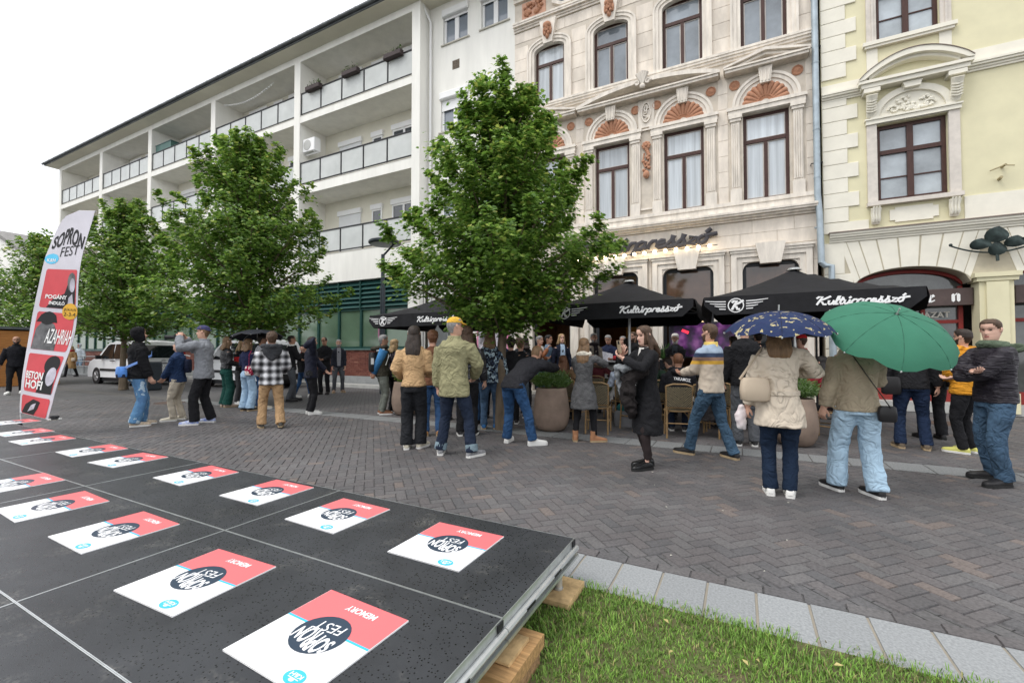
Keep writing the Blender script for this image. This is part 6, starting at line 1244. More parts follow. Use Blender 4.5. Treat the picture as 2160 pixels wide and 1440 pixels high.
def person(key, at, S, rel, label, top, bottom, shoes, hair, hands=None, feet=None, lean=0, head=(0, 0), skin=0, fem=False, girth=1., sit=0, poles=None, curl=.5, group='people in the crowd outside the bar', xy=None, fit=.036, hem=.47, ease=.010, beard=None, flare=0., vox=.0145, collar=None, inner=None, sleeve='long', elift=0, bare=None):
    girth = .5*(girth+1)*.95 if girth > 1.0 else girth*.96; ease = ease*.72
    P = V((*xy, 0)) if xy else onz(*at); ang = math.atan2(P.y, P.x) + R(rel) - math.pi/2
    root = thing('person', label, 'person', (P.x, P.y, 0), ang, group); ln = R(lean); U = V((0, math.sin(ln), math.cos(ln))); hz = sit+.05 if sit else .508*S
    if not sit and feet: hz -= .35*max(f[0]**2+f[1]**2 for f in feet.values())*S
    fit = fit*.92 if fit > .04 else fit
    P0 = V((0, -.17*S*math.sin(ln)*.6 if lean > 25 else 0, hz)); Cz = lambda z: P0 + (V((0, 0, (z-.5)*S)) if z < .5 else U*((z-.5)*S)); gi = girth
    sh = {s_: Cz(.805) + V((s_*(.098 if not fem else .087)*S*(.5+.5*gi), 0, 0)) for s_ in (-1, 1)}
    hyaw, hp = head; nb = Cz(.835); hd = (U + V((0, 0, 1.2))).normalized() if lean < 40 else (U+V((0, 0, .5))).normalized(); hh = .130*S
    HM = Matrix.Translation(nb + hd*(.033*S) + V((0, math.cos(ln), -math.sin(ln)))*.012*S) @ Matrix.Rotation(R(hyaw), 4, 'Z') @ Matrix.Rotation(R(hp) - ln*(.35 if lean < 40 else .5), 4, 'X') @ Matrix.Scale(hh, 4)
    hands = hands or {}; feet = feet or {}; poles = poles or {}
    body = MB(); H = {}; elb = {}; knee = {}; ank = {}
    for s_ in (-1, 1):
        tgt = V(hands.get(s_, (s_*.168*(.7+.3*gi), .035, .465)))*S; e, w_ = ik(sh[s_], tgt, .172*S, .152*S, poles.get(s_, (s_*.45, -1, -.3))); elb[s_] = e; d = w_-e; H[s_] = w_
        body.c = 0; limb(body, [sh[s_]-V((s_*.01*S, 0, .02*S)), e, w_+d.normalized()*.01], [.032*S, .026*S, .0175*S], 10); make_hand(body, w_, d, V((-s_*.8, .4, 0)) if s_ not in hands else V((-s_*.5, .2, .5)), S, curl, s_)
    hip = {s_: P0 + V((s_*.052*S*gi, 0, -.01*S)) for s_ in (-1, 1)}; dirs = {}
    for s_ in (-1, 1):
        f = feet.get(s_, (s_*.062, .0 if not sit else .24, -s_*9, 0)); ank[s_] = V((f[0]*S, f[1]*S, .045*S+f[3]*S)); dirs[s_] = R(f[2])
        knee[s_], a_ = ik(hip[s_], ank[s_], .234*S, .226*S, (s_*.12, 1, .9 if sit else .0)); ank[s_] = a_
        limb(body, [hip[s_], knee[s_], ank[s_]], [.034*S, .022*S, .014*S], 8)
        if bare: limb(body, [knee[s_], (knee[s_]*.6+ank[s_]*.4)+V((0, -.01, 0)), ank[s_]], [.034*S, .035*S, .022*S], 10)
    body.loft([[Cz(z)+V((rx*S*.72*math.cos(t), 0, 0))+(V((0, 1, 0)) if z < .5 else V((0, math.cos(ln), -math.sin(ln))))*ry*S*.72*math.sin(t) for t in (6.2832*j/14 for j in range(14))] for z, rx, ry in TOPZ[3:]])
    make_head(body, HM); sk = SKIN[skin]; body.build('body', [bare_mix(sk, bare), LIP, EYE, hair[1]], root, 70, False)
    # top garment
    T = TOPF if fem else TOPZ; g = MB(); zs = [hem] + [r[0] for r in T if r[0] > hem+.012]; F3 = V((0, math.cos(ln), -math.sin(ln))); rings = []
    def wid(z):
        for a, b in zip(T, T[1:]):
            if a[0] <= z <= b[0]: k = (z-a[0])/(b[0]-a[0]); return a[1]+(b[1]-a[1])*k, a[2]+(b[2]-a[2])*k
        return T[0][1:] if z < T[0][0] else T[-1][1:]
    for z in zs:
        rx, ry = wid(z); fl_ = 1 + flare*max(0, .56-z); e_ = ease*(.75 if z < .80 else .3); cen = Cz(z)
        if sit and z < .5: continue
        gx = gi if z < .80 else .5+.5*gi
        rings.append([cen + V(((rx*gx+e_)*S*fl_*math.copysign(abs(math.cos(t))**.85, math.cos(t)), 0, 0)) + (V((0, 1, 0)) if z < .5 else F3)*((ry*gx+e_)*S*fl_*math.sin(t) + (.012*S if gi > 1.05 and z < .7 and math.sin(t) > 0 else 0)) for t in (6.2832*j/22 for j in range(22))])
    g.loft(rings)
    for s_ in (-1, 1):
        if sleeve == 'none': continue
        e2 = ease*.75; inn = sh[s_]-V((s_*.040*S, 0, .030*S)); w_ = H[s_]; e = elb[s_]
        pts = [inn, sh[s_]+V((-s_*.006*S, 0, -.014*S)), sh[s_]*.84+e*.16+V((s_*.004*S, 0, 0)), sh[s_]*.5+e*.5, e] + ([e*.5+w_*.5, w_-(w_-e).normalized()*.008] if sleeve == 'long' else [])
        limb(g, pts, [(.034+e2*.4)*S, (.037+e2*.5)*S, (.038+e2*.7)*S, (.034+e2)*S, (.032+e2)*S, (.029+e2)*S, (.024+e2*.8)*S][:len(pts)], 12)
    tp = garment(g, top[0], top[1], root, vox)
    # trousers or skirt
    g = MB(); pz = [(.555, .90), (.52, .98), (.48, 1.0), (.455, .95)]
    if bottom:
        g.loft([[Cz(z)+V((wid(z)[0]*S*gi*k*math.cos(t), wid(z)[1]*S*gi*k*math.sin(t)*1.04, 0)) for t in (6.2832*j/18 for j in range(18))] for z, k in (pz if not sit else pz[:3])])
        for s_ in (-1, 1):
            cuff = ank[s_] + V((0, -.008*S, -.012*S if fit > .03 else .02*S)); hpj = hip[s_]; kn = knee[s_]
            limb(g, [hpj+V((0, 0, .02*S)), hpj*.62+kn*.38, kn, kn*.5+cuff*.5, cuff], [(.060 if fit > .03 else .052)*S*gi, (.055 if fit > .03 else .046)*S*gi, max(.040*S if fit > .03 else .036*S, fit*.95*S), max(.036*S if fit > .03 else .031*S, fit*.95*S), fit*S], 14)
        garment(g, bottom[0], bottom[1], root, .015, .012, 4)
    for s_ in (-1, 1):
        lf = feet.get(s_, (0, 0, 0, 0))[3]*S if s_ in feet else 0
        make_shoe(root, V((ank[s_].x, ank[s_].y, 0)), dirs[s_], S, shoes[0], shoes[1], shoes[2] if len(shoes) > 2 else 'plain', lf, s_)
    # hair
    st, hm = hair[0], hair[1]; sd = len(PEOPLE)*3.7
    if st == 'cap':
        hair_shell('short', HM, hm, root, .045, sd); c = hair_shell('cap', HM, hair[2], root, .085, sd, 'cap', .0, .3); b = MB(); bk = -1 if len(hair) > 3 and hair[3] == 'back' else 1
        n = 9; out = [V((.33*math.sin(a), bk*(.30+.38*math.cos(a)), .655-.05*math.cos(a))) for a in [R(-90+180*i/n) for i in range(n+1)]]; inn = [V((.33*math.sin(a), bk*(.22+.14*math.cos(a)), .70)) for a in [R(-90+180*i/n) for i in range(n+1)]]
        vs = [HM @ p for p in inn+out] + [HM @ (p-V((0, 0, .035))) for p in inn+out]; m_ = n+1; b.add(vs, [(i, i+1, m_+i+1, m_+i) for i in range(n)] + [(2*m_+i+1, 2*m_+i, 3*m_+i, 3*m_+i+1) for i in range(n)] + [(m_+i, m_+i+1, 3*m_+i+1, 3*m_+i) for i in range(n)]); b.build('brim', hair[2], c, None, False)
    elif st == 'hood':
        hair_shell('mid', HM, hm, root, .07, sd); hair_shell('hood', HM, hair[2], root, .24, sd, 'hood', .03, -.30)
    elif st in ('long', 'bob', 'longcurly'):
        hair_shell(st, HM, hm, root, .085 if st != 'longcurly' else .13, sd, nzs=.04 if st != 'longcurly' else .10); L = hair[2] if len(hair) > 2 else .9; b = MB(); rn = random.Random(len(PEOPLE)+1)
        zz = [.55, .2, -.1, -.1-L*.4, -.1-L*.75, -.1-L]; wv = .05 if st == 'longcurly' else .02
        b.tube([HM @ V((wv*math.sin(i*2.1), (-.20, -.28, -.36, -.50, -.56, -.58)[i], z)) for i, z in enumerate(zz)], [(.34*hh, .22*hh), (.43*hh, .24*hh), (.50*hh, .22*hh), (.50*hh, .17*hh), (.44*hh, .14*hh), (.22*hh, .05*hh)], 16, ref=HM.to_3x3() @ V((1, 0, 0)))
        for s_ in (-1, 1): b.tube([HM @ V((s_*(.33+.02*i), .02-.03*i, z)) for i, z in enumerate((.62, .3, .0, -.2-L*.3, -.1-L*.7))], [(.07*hh, .13*hh), (.08*hh, .16*hh), (.085*hh, .17*hh), (.09*hh, .15*hh), (.03*hh, .05*hh)], 8, ref=HM.to_3x3() @ V((1, 0, 0)))
        for q in range(26):   # loose strands break the outline
            a = rn.uniform(-1, 1); x0 = .34*a; b.tube([HM @ V((x0*1.15, -.40-.10*(1-a*a), .1)), HM @ V((x0*1.35+rn.uniform(-.05, .05), -.56-.08*(1-a*a), -.1-L*.4)), HM @ V((x0*1.25+rn.uniform(-.1, .1), -.60-.06*(1-a*a), -.1-L*rn.uniform(.85, 1.12)))], [.03*hh, .045*hh, .008*hh], 5)
        garment(b, 'hair', hm, root, .012, .010, 2)
    elif st == 'bald': pass
    elif st == 'buzz': hair_shell('buzz', HM, hm, root, .018, sd, nzs=.004)
    elif st == 'balding': hair_shell('balding', HM, hm, root, .03, sd, nzs=.02)
    elif st == 'curly': hair_shell('curly', HM, hm, root, .16, sd, nzs=.14)
    elif st == 'bucket':
        hair_shell('short', HM, hm, root, .04, sd); b = MB(); b.loft([[HM @ V((r_*math.cos(t)*.36, -.04+r_*math.sin(t)*.46, z)) for t in (6.2832*j/20 for j in range(20))] for r_, z in ((1.45, .52), (1.16, .68), (1.05, .98), (.75, 1.07))]); b.build('bucket_hat', hair[2], root, 50, False)
    elif st == 'bun':
        o = hair_shell('short', HM, hm, root, .05, sd); b = MB(); c = HM @ V((0, -.52, .62)); b.ball(c, .17*hh, .17*hh, .16*hh, 10, 7); b.build('bun', hm, o, 60, False)
    else: hair_shell(st, HM, hm, root, .065, sd)
    if beard: hair_shell('beard', HM, hm, root, beard, sd, 'beard', .01, -.12)
    if collar:      # raised collar, shirt collar, scarf or lowered hood round the neck
        b = MB(); kind, cm = collar; r_ = .046*S; c = Cz(.842)
        if kind == 'hood': b.tube([c+V((.055*S*math.cos(t)*1.1, -.02*S+.075*S*math.sin(t)*(1.25 if math.sin(t) < 0 else .8), .012*S*math.sin(t)-.012*S)) for t in [R(20+i*320/14-90-70) for i in range(15)]], [(.030*S, .038*S)]*15, 8)
        if kind == 'hoodpatch': b.tube([c+V((.085*S*math.cos(t), -.050*S+.06*S*math.sin(t), .004*S-.02*S*(t > 9))) for t in [R(150+i*240/10) for i in range(11)]], [(.028*S, .024*S)]*11, 8); b.loft([[c+V((w_*S*math.cos(t), -.088*S+.028*S*math.sin(t), z*S)) for t in (6.2832*j/12 for j in range(12))] for z, w_ in ((.01, .078), (-.03, .095), (-.075, .085), (-.12, .045), (-.145, .01))])
        if kind == 'collar': b.loft([[c+V((r_*w_*math.cos(t), r_*w_*math.sin(t)*.95, z*S)) for t in (6.2832*j/16 for j in range(16))] for z, w_ in ((-.03, 1.35), (.0, 1.12), (.022, 1.06), (.018, .9))])
        if kind == 'scarf': b.tube([c+V((r_*1.25*math.cos(t), r_*1.2*math.sin(t)-.004*S, .004*S*math.sin(3*t))) for t in [i*6.2832/14 for i in range(15)]], [(.026*S, .024*S)]*15, 8)
        garment(b, {'hood': 'hood', 'hoodpatch': 'hood', 'collar': 'collar', 'scarf': 'scarf'}[kind], cm, root, .011, .008, 2)
    if inner:       # shirt front showing between open jacket edges
        b = MB(); iz = [.84, .78, .70, .62, .54, max(hem, .50)]; iw = [.03, .034, .036, .034, .03, .028]
        b.loft([[Cz(z)+F3*((wid(z)[1]*gi+ease)*S*1.0 + .006 + (.0 if q < 2 else -.03)) + V(((-w_ if q in (0, 3) else w_)*S, 0, 0)) for q in range(4)] for z, w_ in zip(iz, iw)][::-1]); b.build('shirt', inner, root, 60, False)
    W = wm(root)
    PEOPLE[key] = dict(root=root, hand={s_: W @ H[s_] for s_ in H}, head=W @ (HM @ V((0, 0, .5))), fwd=(W.to_3x3() @ V((0, 1, 0))), right=(W.to_3x3() @ V((1, 0, 0))), sh={s_: W @ sh[s_] for s_ in sh}, W=W, C=lambda z, W=W, Cz=Cz: W @ Cz(z), S=S, elb={s_: W @ elb[s_] for s_ in elb}, top=tp, ank={s_: W @ ank[s_] for s_ in ank}, knee={s_: W @ knee[s_] for s_ in knee}, wid=wid, ease=ease, gi=gi)
    return PEOPLE[key]
def bare_mix(sk, bare): return sk
def SH(at, hd, k=.995): p = onz(*at); return max(1.5, min(1.95, onr(at[0], hd, p.x, p.y)*k))
def at_y(px, Y): p = ony(px, 743, Y); return (p.x, p.y)
def SY(px, hd, Y): p = at_y(px, Y); return max(1.5, min(1.95, onr(px, hd, *p)))
D_DK = fab('denim_dark', (.016, .024, .045), .6); D_BL = fab('denim_blue', (.035, .085, .19), .6, var=.3, vs=5); D_MD = fab('denim_mid', (.065, .115, .19), .6, var=.3, vs=5); D_LT = fab('denim_light', (.33, .47, .62), .6, var=.14, vs=4); D_BK = fab('denim_black', (.016, .017, .020), .6); D_GY = fab('denim_grey', (.085, .09, .10), .6, var=.25)
BLK = fab('black', (.013, .013, .015)); BLK2 = fab('black_trousers', (.012, .012, .014), .4); NAVY = fab('navy', (.018, .024, .05)); S_W = mat('shoe_white', (.74, .73, .70), .55, var=.04); S_C = mat('shoe_cream', (.62, .57, .46), .6, var=.05); S_B = mat('shoe_black', (.018, .017, .018), .4, var=.1); S_BR = mat('shoe_brown', (.22, .10, .05), .5, var=.15); S_G = mat('shoe_grey', (.24, .24, .25), .6, var=.3, vs=30); SO_W = mat('sole_white', (.72, .71, .68), .6, var=.03); SO_B = mat('sole_black', (.02, .02, .02), .7); SO_T = mat('sole_tan', (.40, .30, .18), .7)
leath = fab('leather_black', (.014, .014, .017), .7, 9, rough=.38, spec=.5)
X = {}
a = (32, 830); person('vest', a, SH(a, 709), 172, 'person in black padded vest with bald head walking past the wooden kiosk', ('vest', fab('puffer_black', (.014, .014, .018), .9, 6, stretch=(1, 1, 6))), ('trousers', BLK2), (S_W, SO_W, 'sneaker'), ('bald', H_DK), feet={-1: (-.06, -.10, 8, 0), 1: (.06, .12, -8, 0)}, beard=.02, girth=1.22, ease=.02, skin=1, collar=('collar', BLK), hands={1: (.19, .05, .47), -1: (-.19, -.04, .47)})
a = (150, 794); person('tan', a, SH(a, 729), 140, 'person in long tan coat with red scarf walking by the ramp railing', ('coat', fab('camel', (.36, .22, .10))), ('trousers', BLK2), (S_B, SO_B), ('bob', H_BL, .2), feet={-1: (-.05, -.16, 0, 0), 1: (.05, .17, 0, 0)}, fem=True, hem=.27, ease=.018, flare=.3, collar=('scarf', fab('red_scarf', (.42, .02, .03))), girth=1.1)
a = (166, 789); person('hoodwhite', a, SH(a, 718), 150, 'person in pale hooded jacket walking behind the tan coat', ('jacket', fab('pale_blue', (.62, .68, .74))), ('trousers', D_LT), (S_W, SO_W), ('hood', H_BR, fab('pale_blue', (.62, .68, .74))), ease=.02)
rip = blotch('ripped_denim', [(.09, .20, .36), (.10, .22, .40), (.12, .26, .44), (.09, .19, .35), (.42, .54, .64)], 16, (1, 1, .35))
a = (288, 898); person('hooded', a, SH(a, 691), -82, 'person in black hoodie with hood up, ripped pale jeans and a blue waist bag', ('hoodie', fab('hoodie_black', (.012, .012, .014), .8, 8)), ('jeans', rip), (mat('shoe_beige', (.50, .40, .30), .6, var=.35, vs=25), SO_W, 'sneaker'), ('hood', H_LB, fab('hoodie_black', (.012, .012, .014))), feet={-1: (-.055, .05, 4, 0), 1: (.06, -.02, -6, 0)}, fit=.058, ease=.030, hem=.475, hands={1: (.13, .09, .46), -1: (-.10, .12, .46)}, head=(0, 4), girth=1.06)
a = (374, 886); person('navyjk', a, SH(a, 717), 72, 'person in navy jacket and beige trousers looking up with folded hands', ('jacket', fab('navy_jacket', (.022, .045, .11), .8)), ('trousers', fab('beige', (.50, .44, .35))), (S_C, SO_W, 'sneaker'), ('short', H_BR), hands={1: (.03, .15, .52), -1: (-.03, .15, .53)}, fem=True, head=(0, 14), ease=.022, fit=.040, girth=1.15, feet={-1: (-.06, .03, 8, 0), 1: (.06, -.03, -8, 0)})
a = (428, 893); person('camman', a, SH(a, 686), 68, 'person in grey overshirt and reversed purple cap aiming a camera with long lens', ('overshirt', fab('grey_fleece', (.22, .23, .25), .5)), ('trousers', BLK2), (mat('shoe_blue', (.10, .20, .62), .5, var=.5, vs=14, col2=(.75, .76, .78)), SO_W, 'sneaker'), ('cap', H_LB, fab('cap_violet', (.055, .055, .13)), 'back'), hands={1: (.05, .19, .875), -1: (-.04, .20, .885)}, poles={1: (.8, .3, -1), -1: (-.8, .3, -1)}, ease=.028, fit=.052, hem=.455, feet={-1: (-.08, .05, 8, 0), 1: (.08, -.04, -12, 0)}, collar=('collar', fab('grey_fleece', (.22, .23, .25))))
a = (476, 858); person('folder', a, SH(a, 711), -70, 'person in black leather jacket and wide green trousers holding a red folder', ('jacket', leath), ('trousers', fab('bottle_green', (.012, .062, .050))), (mat('shoe_nude', (.55, .42, .34), .6), SO_T), ('bob', H_LB, .35), hands={1: (.05, .15, .60), -1: (-.06, .17, .60)}, fem=True, fit=.068, hem=.54, skin=2, ease=.016)
a = (508, 851); person('grey_trousers', a, SH(a, 717), -140, 'person in dark top and grey trousers with a camera hanging, under the small umbrella', ('sweater', BLK), ('trousers', fab('charcoal', (.07, .07, .075))), (S_W, SO_W), ('long', H_BL, .5), hands={1: (.05, .13, .56), -1: (-.04, .14, .70)}, fem=True, fit=.05)
a = (521, 866); person('cardigan', a, SH(a, 714), -48, 'person in navy cardigan and pale wide jeans with a red flowered shoulder bag', ('cardigan', fab('navy_knit', (.018, .022, .06))), ('jeans', D_LT), (S_B, SO_T, 'sneaker'), ('bob', H_LB, .25), fem=True, fit=.062, hem=.55, hands={1: (.10, .12, .56), -1: (-.08, .14, .58)}, skin=2)
a = (549, 862); person('sweater', a, SH(a, 706), -70, 'person in pale sweater and blue jeans holding the small black umbrella', ('sweater', fab('pale_grey', (.58, .58, .62))), ('jeans', D_BL), (S_C, SO_W), ('short', H_DK), hands={1: (.05, .15, .74)}, fit=.058, skin=1)
a = (571, 901); person('plaid', a, SH(a, 699), 3, 'person with curly hair in black and white plaid jacket and tan trousers', ('jacket', plaid('plaid_cloth')), ('trousers', fab('tan_chino', (.42, .27, .145), .7)), (mat('shoe_olive', (.07, .065, .055), .6), SO_T), ('curly', H_BR), feet={-1: (-.085, .02, 4, 0), 1: (.085, -.10, -6, .012)}, ease=.030, hem=.445, fit=.052, hands={1: (.12, .12, .58), -1: (-.12, .12, .56)}, collar=('hoodpatch', fab('charcoal_hood', (.045, .047, .052))), girth=1.05)
a = (612, 846); person('blazer', a, SH(a, 707), -78, 'person in black blazer and grey jeans with crossed arms and shaved head', ('blazer', fab('blazer_black', (.014, .014, .016), .4)), ('jeans', D_GY), (S_B, SO_B), ('buzz', H_DK), hands={1: (-.05, .14, .655), -1: (.05, .15, .63)}, poles={1: (1, .1, -.6), -1: (-1, .1, -.6)}, skin=1, fit=.040, ease=.018, collar=('collar', S_W), feet={-1: (-.05, .06, 0, 0), 1: (.05, -.03, -15, 0)})
a = (638, 838); person('behind', a, SH(a, 726), -60, 'person in blue jeans and white trainers standing behind the black blazer', ('jacket', BLK), ('jeans', D_BL), (S_W, SO_W), ('short', H_DK), feet={-1: (-.05, -.12, 0, 0), 1: (.06, .12, -10, 0)}, fit=.03)
a = (655, 873); person('handhead', a, SH(a, 710), -78, 'person in dark navy jacket raising a hand behind the head, camera at hip', ('jacket', fab('navy_shell', (.014, .016, .030), .5, rough=.6)), ('trousers', BLK2), (S_W, SO_W, 'sneaker'), ('short', H_DK), hands={1: (.09, -.10, .865), -1: (-.06, .21, .54)}, poles={1: (.6, 1, .35), -1: (-.5, -1, -.3)}, beard=.025, ease=.024, fit=.044, hem=.46)
a = (684, 831); person('phone', a, SH(a, 711), 158, 'person in black sweater and glasses looking down at a phone', ('sweater', BLK), ('trousers', BLK2), (S_B, SO_B), ('balding', H_DK), hands={1: (.03, .17, .62), -1: (-.03, .17, .61)}, head=(0, -16), skin=1, girth=1.1, fit=.042)
a = (713, 827); person('greytee', a, SH(a, 716), -172, 'person in open dark jacket over grey shirt with hands in pockets by the brick wall', ('jacket', fab('jacket_dark', (.022, .024, .034))), ('jeans', D_GY), (mat('shoe_taupe', (.19, .13, .09), .7), SO_T), ('short', H_GR), hands={1: (.11, .05, .49), -1: (-.11, .05, .49)}, inner=fab('grey_shirt', (.26, .26, .28)), beard=.02, girth=1.1, head=(-18, 0), feet={-1: (-.08, 0, 8, 0), 1: (.08, .03, -10, 0)})
a = (806, 873); person('bodywarmer', a, SH(a, 706), -80, 'person in dark olive body warmer with blue sleeves and hands clasped behind the back', ('body_warmer', fab('olive_vest', (.040, .036, .026), .7)), ('trousers', fab('grey_green', (.14, .15, .13))), (S_BR, SO_W), ('short', H_GR), hands={1: (.03, -.11, .50), -1: (-.02, -.115, .50)}, poles={1: (1, -.6, 0), -1: (-1, -.6, 0)}, skin=1, girth=1.2, sleeve='none', collar=('hood', fab('olive_vest', (.040, .036, .026))), ease=.026, hem=.47)
P = PEOPLE['bodywarmer']; q = MB()
for s_ in (-1, 1): limb(q, [P['sh'][s_], P['elb'][s_], P['hand'][s_]], [.058*P['S'], .044*P['S'], .030*P['S']], 12)
o = q.build('sleeves', fab('blue_shirt', (.045, .17, .36)), P['root'], 175)
a = (830, 869); person('floral', a, SH(a, 716), -55, 'person with curly blonde hair behind the body warmer holding a camera', ('blouse', blotch('dark_floral', [(.03, .03, .035), (.05, .04, .05), (.35, .3, .34), (.04, .03, .05)], 26)), ('trousers', BLK2), (S_B, SO_W), ('longcurly', H_BL, .3), hands={1: (.05, .17, .64), -1: (-.04, .17, .63)}, fem=True)
a = (872, 946); person('bomber', a, SH(a, 687), -8, 'person with long dark hair in tan suede bomber jacket and black flared jeans', ('jacket', fab('suede', (.52, .34, .18), .7)), ('jeans', D_BK), (S_C, SO_W), ('long', H_DK, 1.0), fem=True, fit=.056, hem=.50, ease=.024, hands={1: (.10, .13, .60), -1: (-.12, .11, .58)}, feet={-1: (-.055, 0, 6, 0), 1: (.055, .03, -25, 0)})
a = (958, 961); person('yellowcap', a, SH(a, 667), -22, 'person in yellow cap and olive shirt with cuffed dark jeans, standing legs apart', ('shirt', fab('olive_shirt', (.27, .255, .145), .9, 9)), ('jeans', D_DK), (S_G, SO_W, 'sneaker'), ('cap', H_GR, fab('cap_yellow', (.72, .42, .06))), hands={1: (.10, .15, .56), -1: (-.145, .03, .47)}, head=(-42, 0), feet={-1: (-.115, .02, 20, 0), 1: (.135, .0, -28, 0)}, fit=.046, ease=.030, hem=.425, poles={1: (1, -.6, -.2)}, collar=('collar', fab('olive_shirt', (.27, .255, .145))))
a = (985, 918); person('leather', a, SH(a, 688), -5, 'person with wavy brown hair in black leather jacket next to the yellow cap', ('jacket', leath), ('trousers', BLK2), (S_B, SO_W, 'sneaker'), ('longcurly', H_BR, .45), hem=.47, ease=.024, fit=.04)
a = (912, 918); person('redcurl', a, SH(a, 697), 0, 'person with reddish curls and blue jeans behind the tan bomber jacket', ('jacket', fab('rust', (.16, .07, .04))), ('jeans', D_BL), (mat('shoe_cognac', (.36, .18, .06), .5), SO_T), ('curly', H_RD), fem=True)
a = (995, 893); person('blueleather', a, SH(a, 703), 2, 'person with brown bob in shiny blue leather jacket and blue jeans', ('jacket', fab('leather_blue', (.018, .075, .16), .8, 9, rough=.4, spec=.5)), ('jeans', D_BL), (S_B, SO_B), ('bob', H_AU if False else H_BR, .35), fem=True, fit=.046, hem=.50, girth=1.06)
camo = blotch('floral_shell', [(.008, .010, .016), (.010, .012, .02), (.012, .014, .024), (.05, .075, .12), (.20, .27, .32), (.42, .52, .56)], 30)
a = (1033, 904); person('shell', a, SH(a, 695), -5, 'person in black jacket with pale blue leaf print, jeans and blue trainers', ('jacket', camo), ('jeans', D_MD), (mat('shoe_trail', (.03, .14, .34), .6, var=.4, vs=20), SO_T, 'sneaker'), ('longcurly', H_LB, .35), ease=.030, hem=.46, fem=True, girth=1.12, feet={-1: (-.06, 0, 6, 0), 1: (.07, .02, -35, 0)})
person('crouch', (1095, 936), 1.84, -38, 'person in black jacket and jeans bending forward to take a photo, white high tops', ('jacket', fab('shell_black', (.022, .022, .026), .7, 8)), ('jeans', fab('denim_vivid', (.028, .075, .17), .7, var=.35, vs=5)), (S_W, SO_W, 'high'), ('buzz', H_LB), lean=58, feet={-1: (-.125, .0, 22, 0), 1: (.125, .03, -35, 0)}, hands={1: (.05, .50, .615), -1: (-.04, .51, .62)}, poles={1: (1, -.3, -.8), -1: (-1, -.3, -.8)}, fit=.046, ease=.026, hem=.47, collar=('hood', fab('shell_black', (.022, .022, .026))), skin=1)
a = (1078, 893); person('dark1', a, SH(a, 712), 5, 'person in black coat with dark curly hair behind the maple trunk', ('coat', BLK), ('trousers', BLK2), (S_B, SO_W), ('curly', H_DK), hem=.40, fem=True)
a = (1098, 880); person('dark2', a, SH(a, 716), -20, 'person in black with a hair bun and patterned trainers behind the bending photographer', ('jacket', BLK), ('jeans', fab('wash', (.16, .2, .24))), (S_B, SO_W), ('bun', H_LB), fem=True)
person('brownleather', None, SY(1137, 709, 11.7), -115, 'person with grey hair in brown leather jacket, hand at chin by the doorway', ('jacket', fab('leather_brown', (.24, .085, .035), .8, 9, rough=.45)), ('jeans', D_BL), (S_BR, SO_B), ('mid', H_GR), xy=at_y(1137, 11.7), hands={1: (.0, .14, .80), -1: (-.02, .14, .66)}, poles={1: (.6, .2, -1)}, girth=1.08, inner=S_W)
person('denimwoman', None, SY(1156, 707, 12.2), -110, 'person in long denim jacket and skirt beside the brown leather jacket', ('jacket', fab('denim_jacket', (.12, .18, .25))), ('skirt', fab('denim_skirt', (.13, .2, .29))), (S_B, SO_B), ('short', H_BK), xy=at_y(1156, 12.2), fem=True, hem=.44, skin=1)
person('blonde', None, SY(1184, 705, 12.3), -160, 'person with blonde bob in navy blazer over pale blue shirt at the door', ('blazer', fab('navy_blazer', (.014, .018, .035))), ('trousers', BLK2), (S_B, SO_B), ('bob', H_BL, .1), xy=at_y(1184, 12.3), fem=True, inner=fab('sky_shirt', (.45, .58, .74)), skin=2)
person('greyblazer', None, SY(1252, 704, 11.6), -148, 'person in taupe grey blazer over dark turtleneck smiling with clasped hands', ('blazer', fab('taupe_blazer', (.25, .22, .185), .45)), ('trousers', BLK2), (S_BR, SO_B), ('short', H_GR), xy=at_y(1252, 11.6), hands={1: (.02, .14, .54), -1: (-.03, .15, .53)}, inner=fab('turtleneck', (.03, .025, .03)), head=(-20, 0), collar=('scarf', fab('turtleneck', (.03, .025, .03))), beard=.015, skin=1)
person('papers', None, SY(1284, 707, 12.75), 165, 'person in navy sweater reading large printed sheets behind the turntable', ('sweater', bands('logo_sweater', [(0, (.016, .022, .05)), (1.18, (.35, .03, .04)), (1.30, (.016, .022, .05))])), ('trousers', BLK2), (S_B, SO_B), ('short', H_GR), xy=at_y(1284, 12.75), hands={1: (.10, .20, .66), -1: (-.10, .20, .64)}, head=(0, -20), skin=1)
person('mic', None, SY(1336, 701, 12.3), 150, 'person in black jacket speaking into a microphone beside the parasol pole', ('jacket', BLK), ('trousers', BLK2), (S_B, SO_B), ('mid', H_BR), xy=at_y(1336, 12.3), hands={1: (.06, .14, .80), -1: (-.06, .14, .6)}, poles={1: (1, .1, -.8)}, beard=.02)
person('shade', None, SY(1316, 710, 13.1), 170, 'person in dark clothes half hidden behind the parasol pole', ('sweater', NAVY), ('trousers', BLK2), (S_B, SO_B), ('short', H_GR), xy=at_y(1314, 13.1))
person('whitehair', None, SY(1425, 704, 12.0), 172, 'person with white hair and beard in black shirt holding a microphone with a white cube', ('shirt', fab('black_shirt', (.02, .02, .023))), ('trousers', BLK2), (S_B, SO_B), ('mid', H_WH), xy=at_y(1425, 12.0), hands={1: (.04, .15, .60), -1: (-.02, .15, .60)}, inner=fab('slate_tee', (.05, .06, .07)), beard=.03, head=(0, -16), skin=1, girth=1.1)
coatp = blotch('coat_pattern', [(.10, .10, .10), (.11, .11, .11), (.095, .098, .10), (.12, .12, .12), (.13, .13, .13), (.16, .18, .20)], 20)
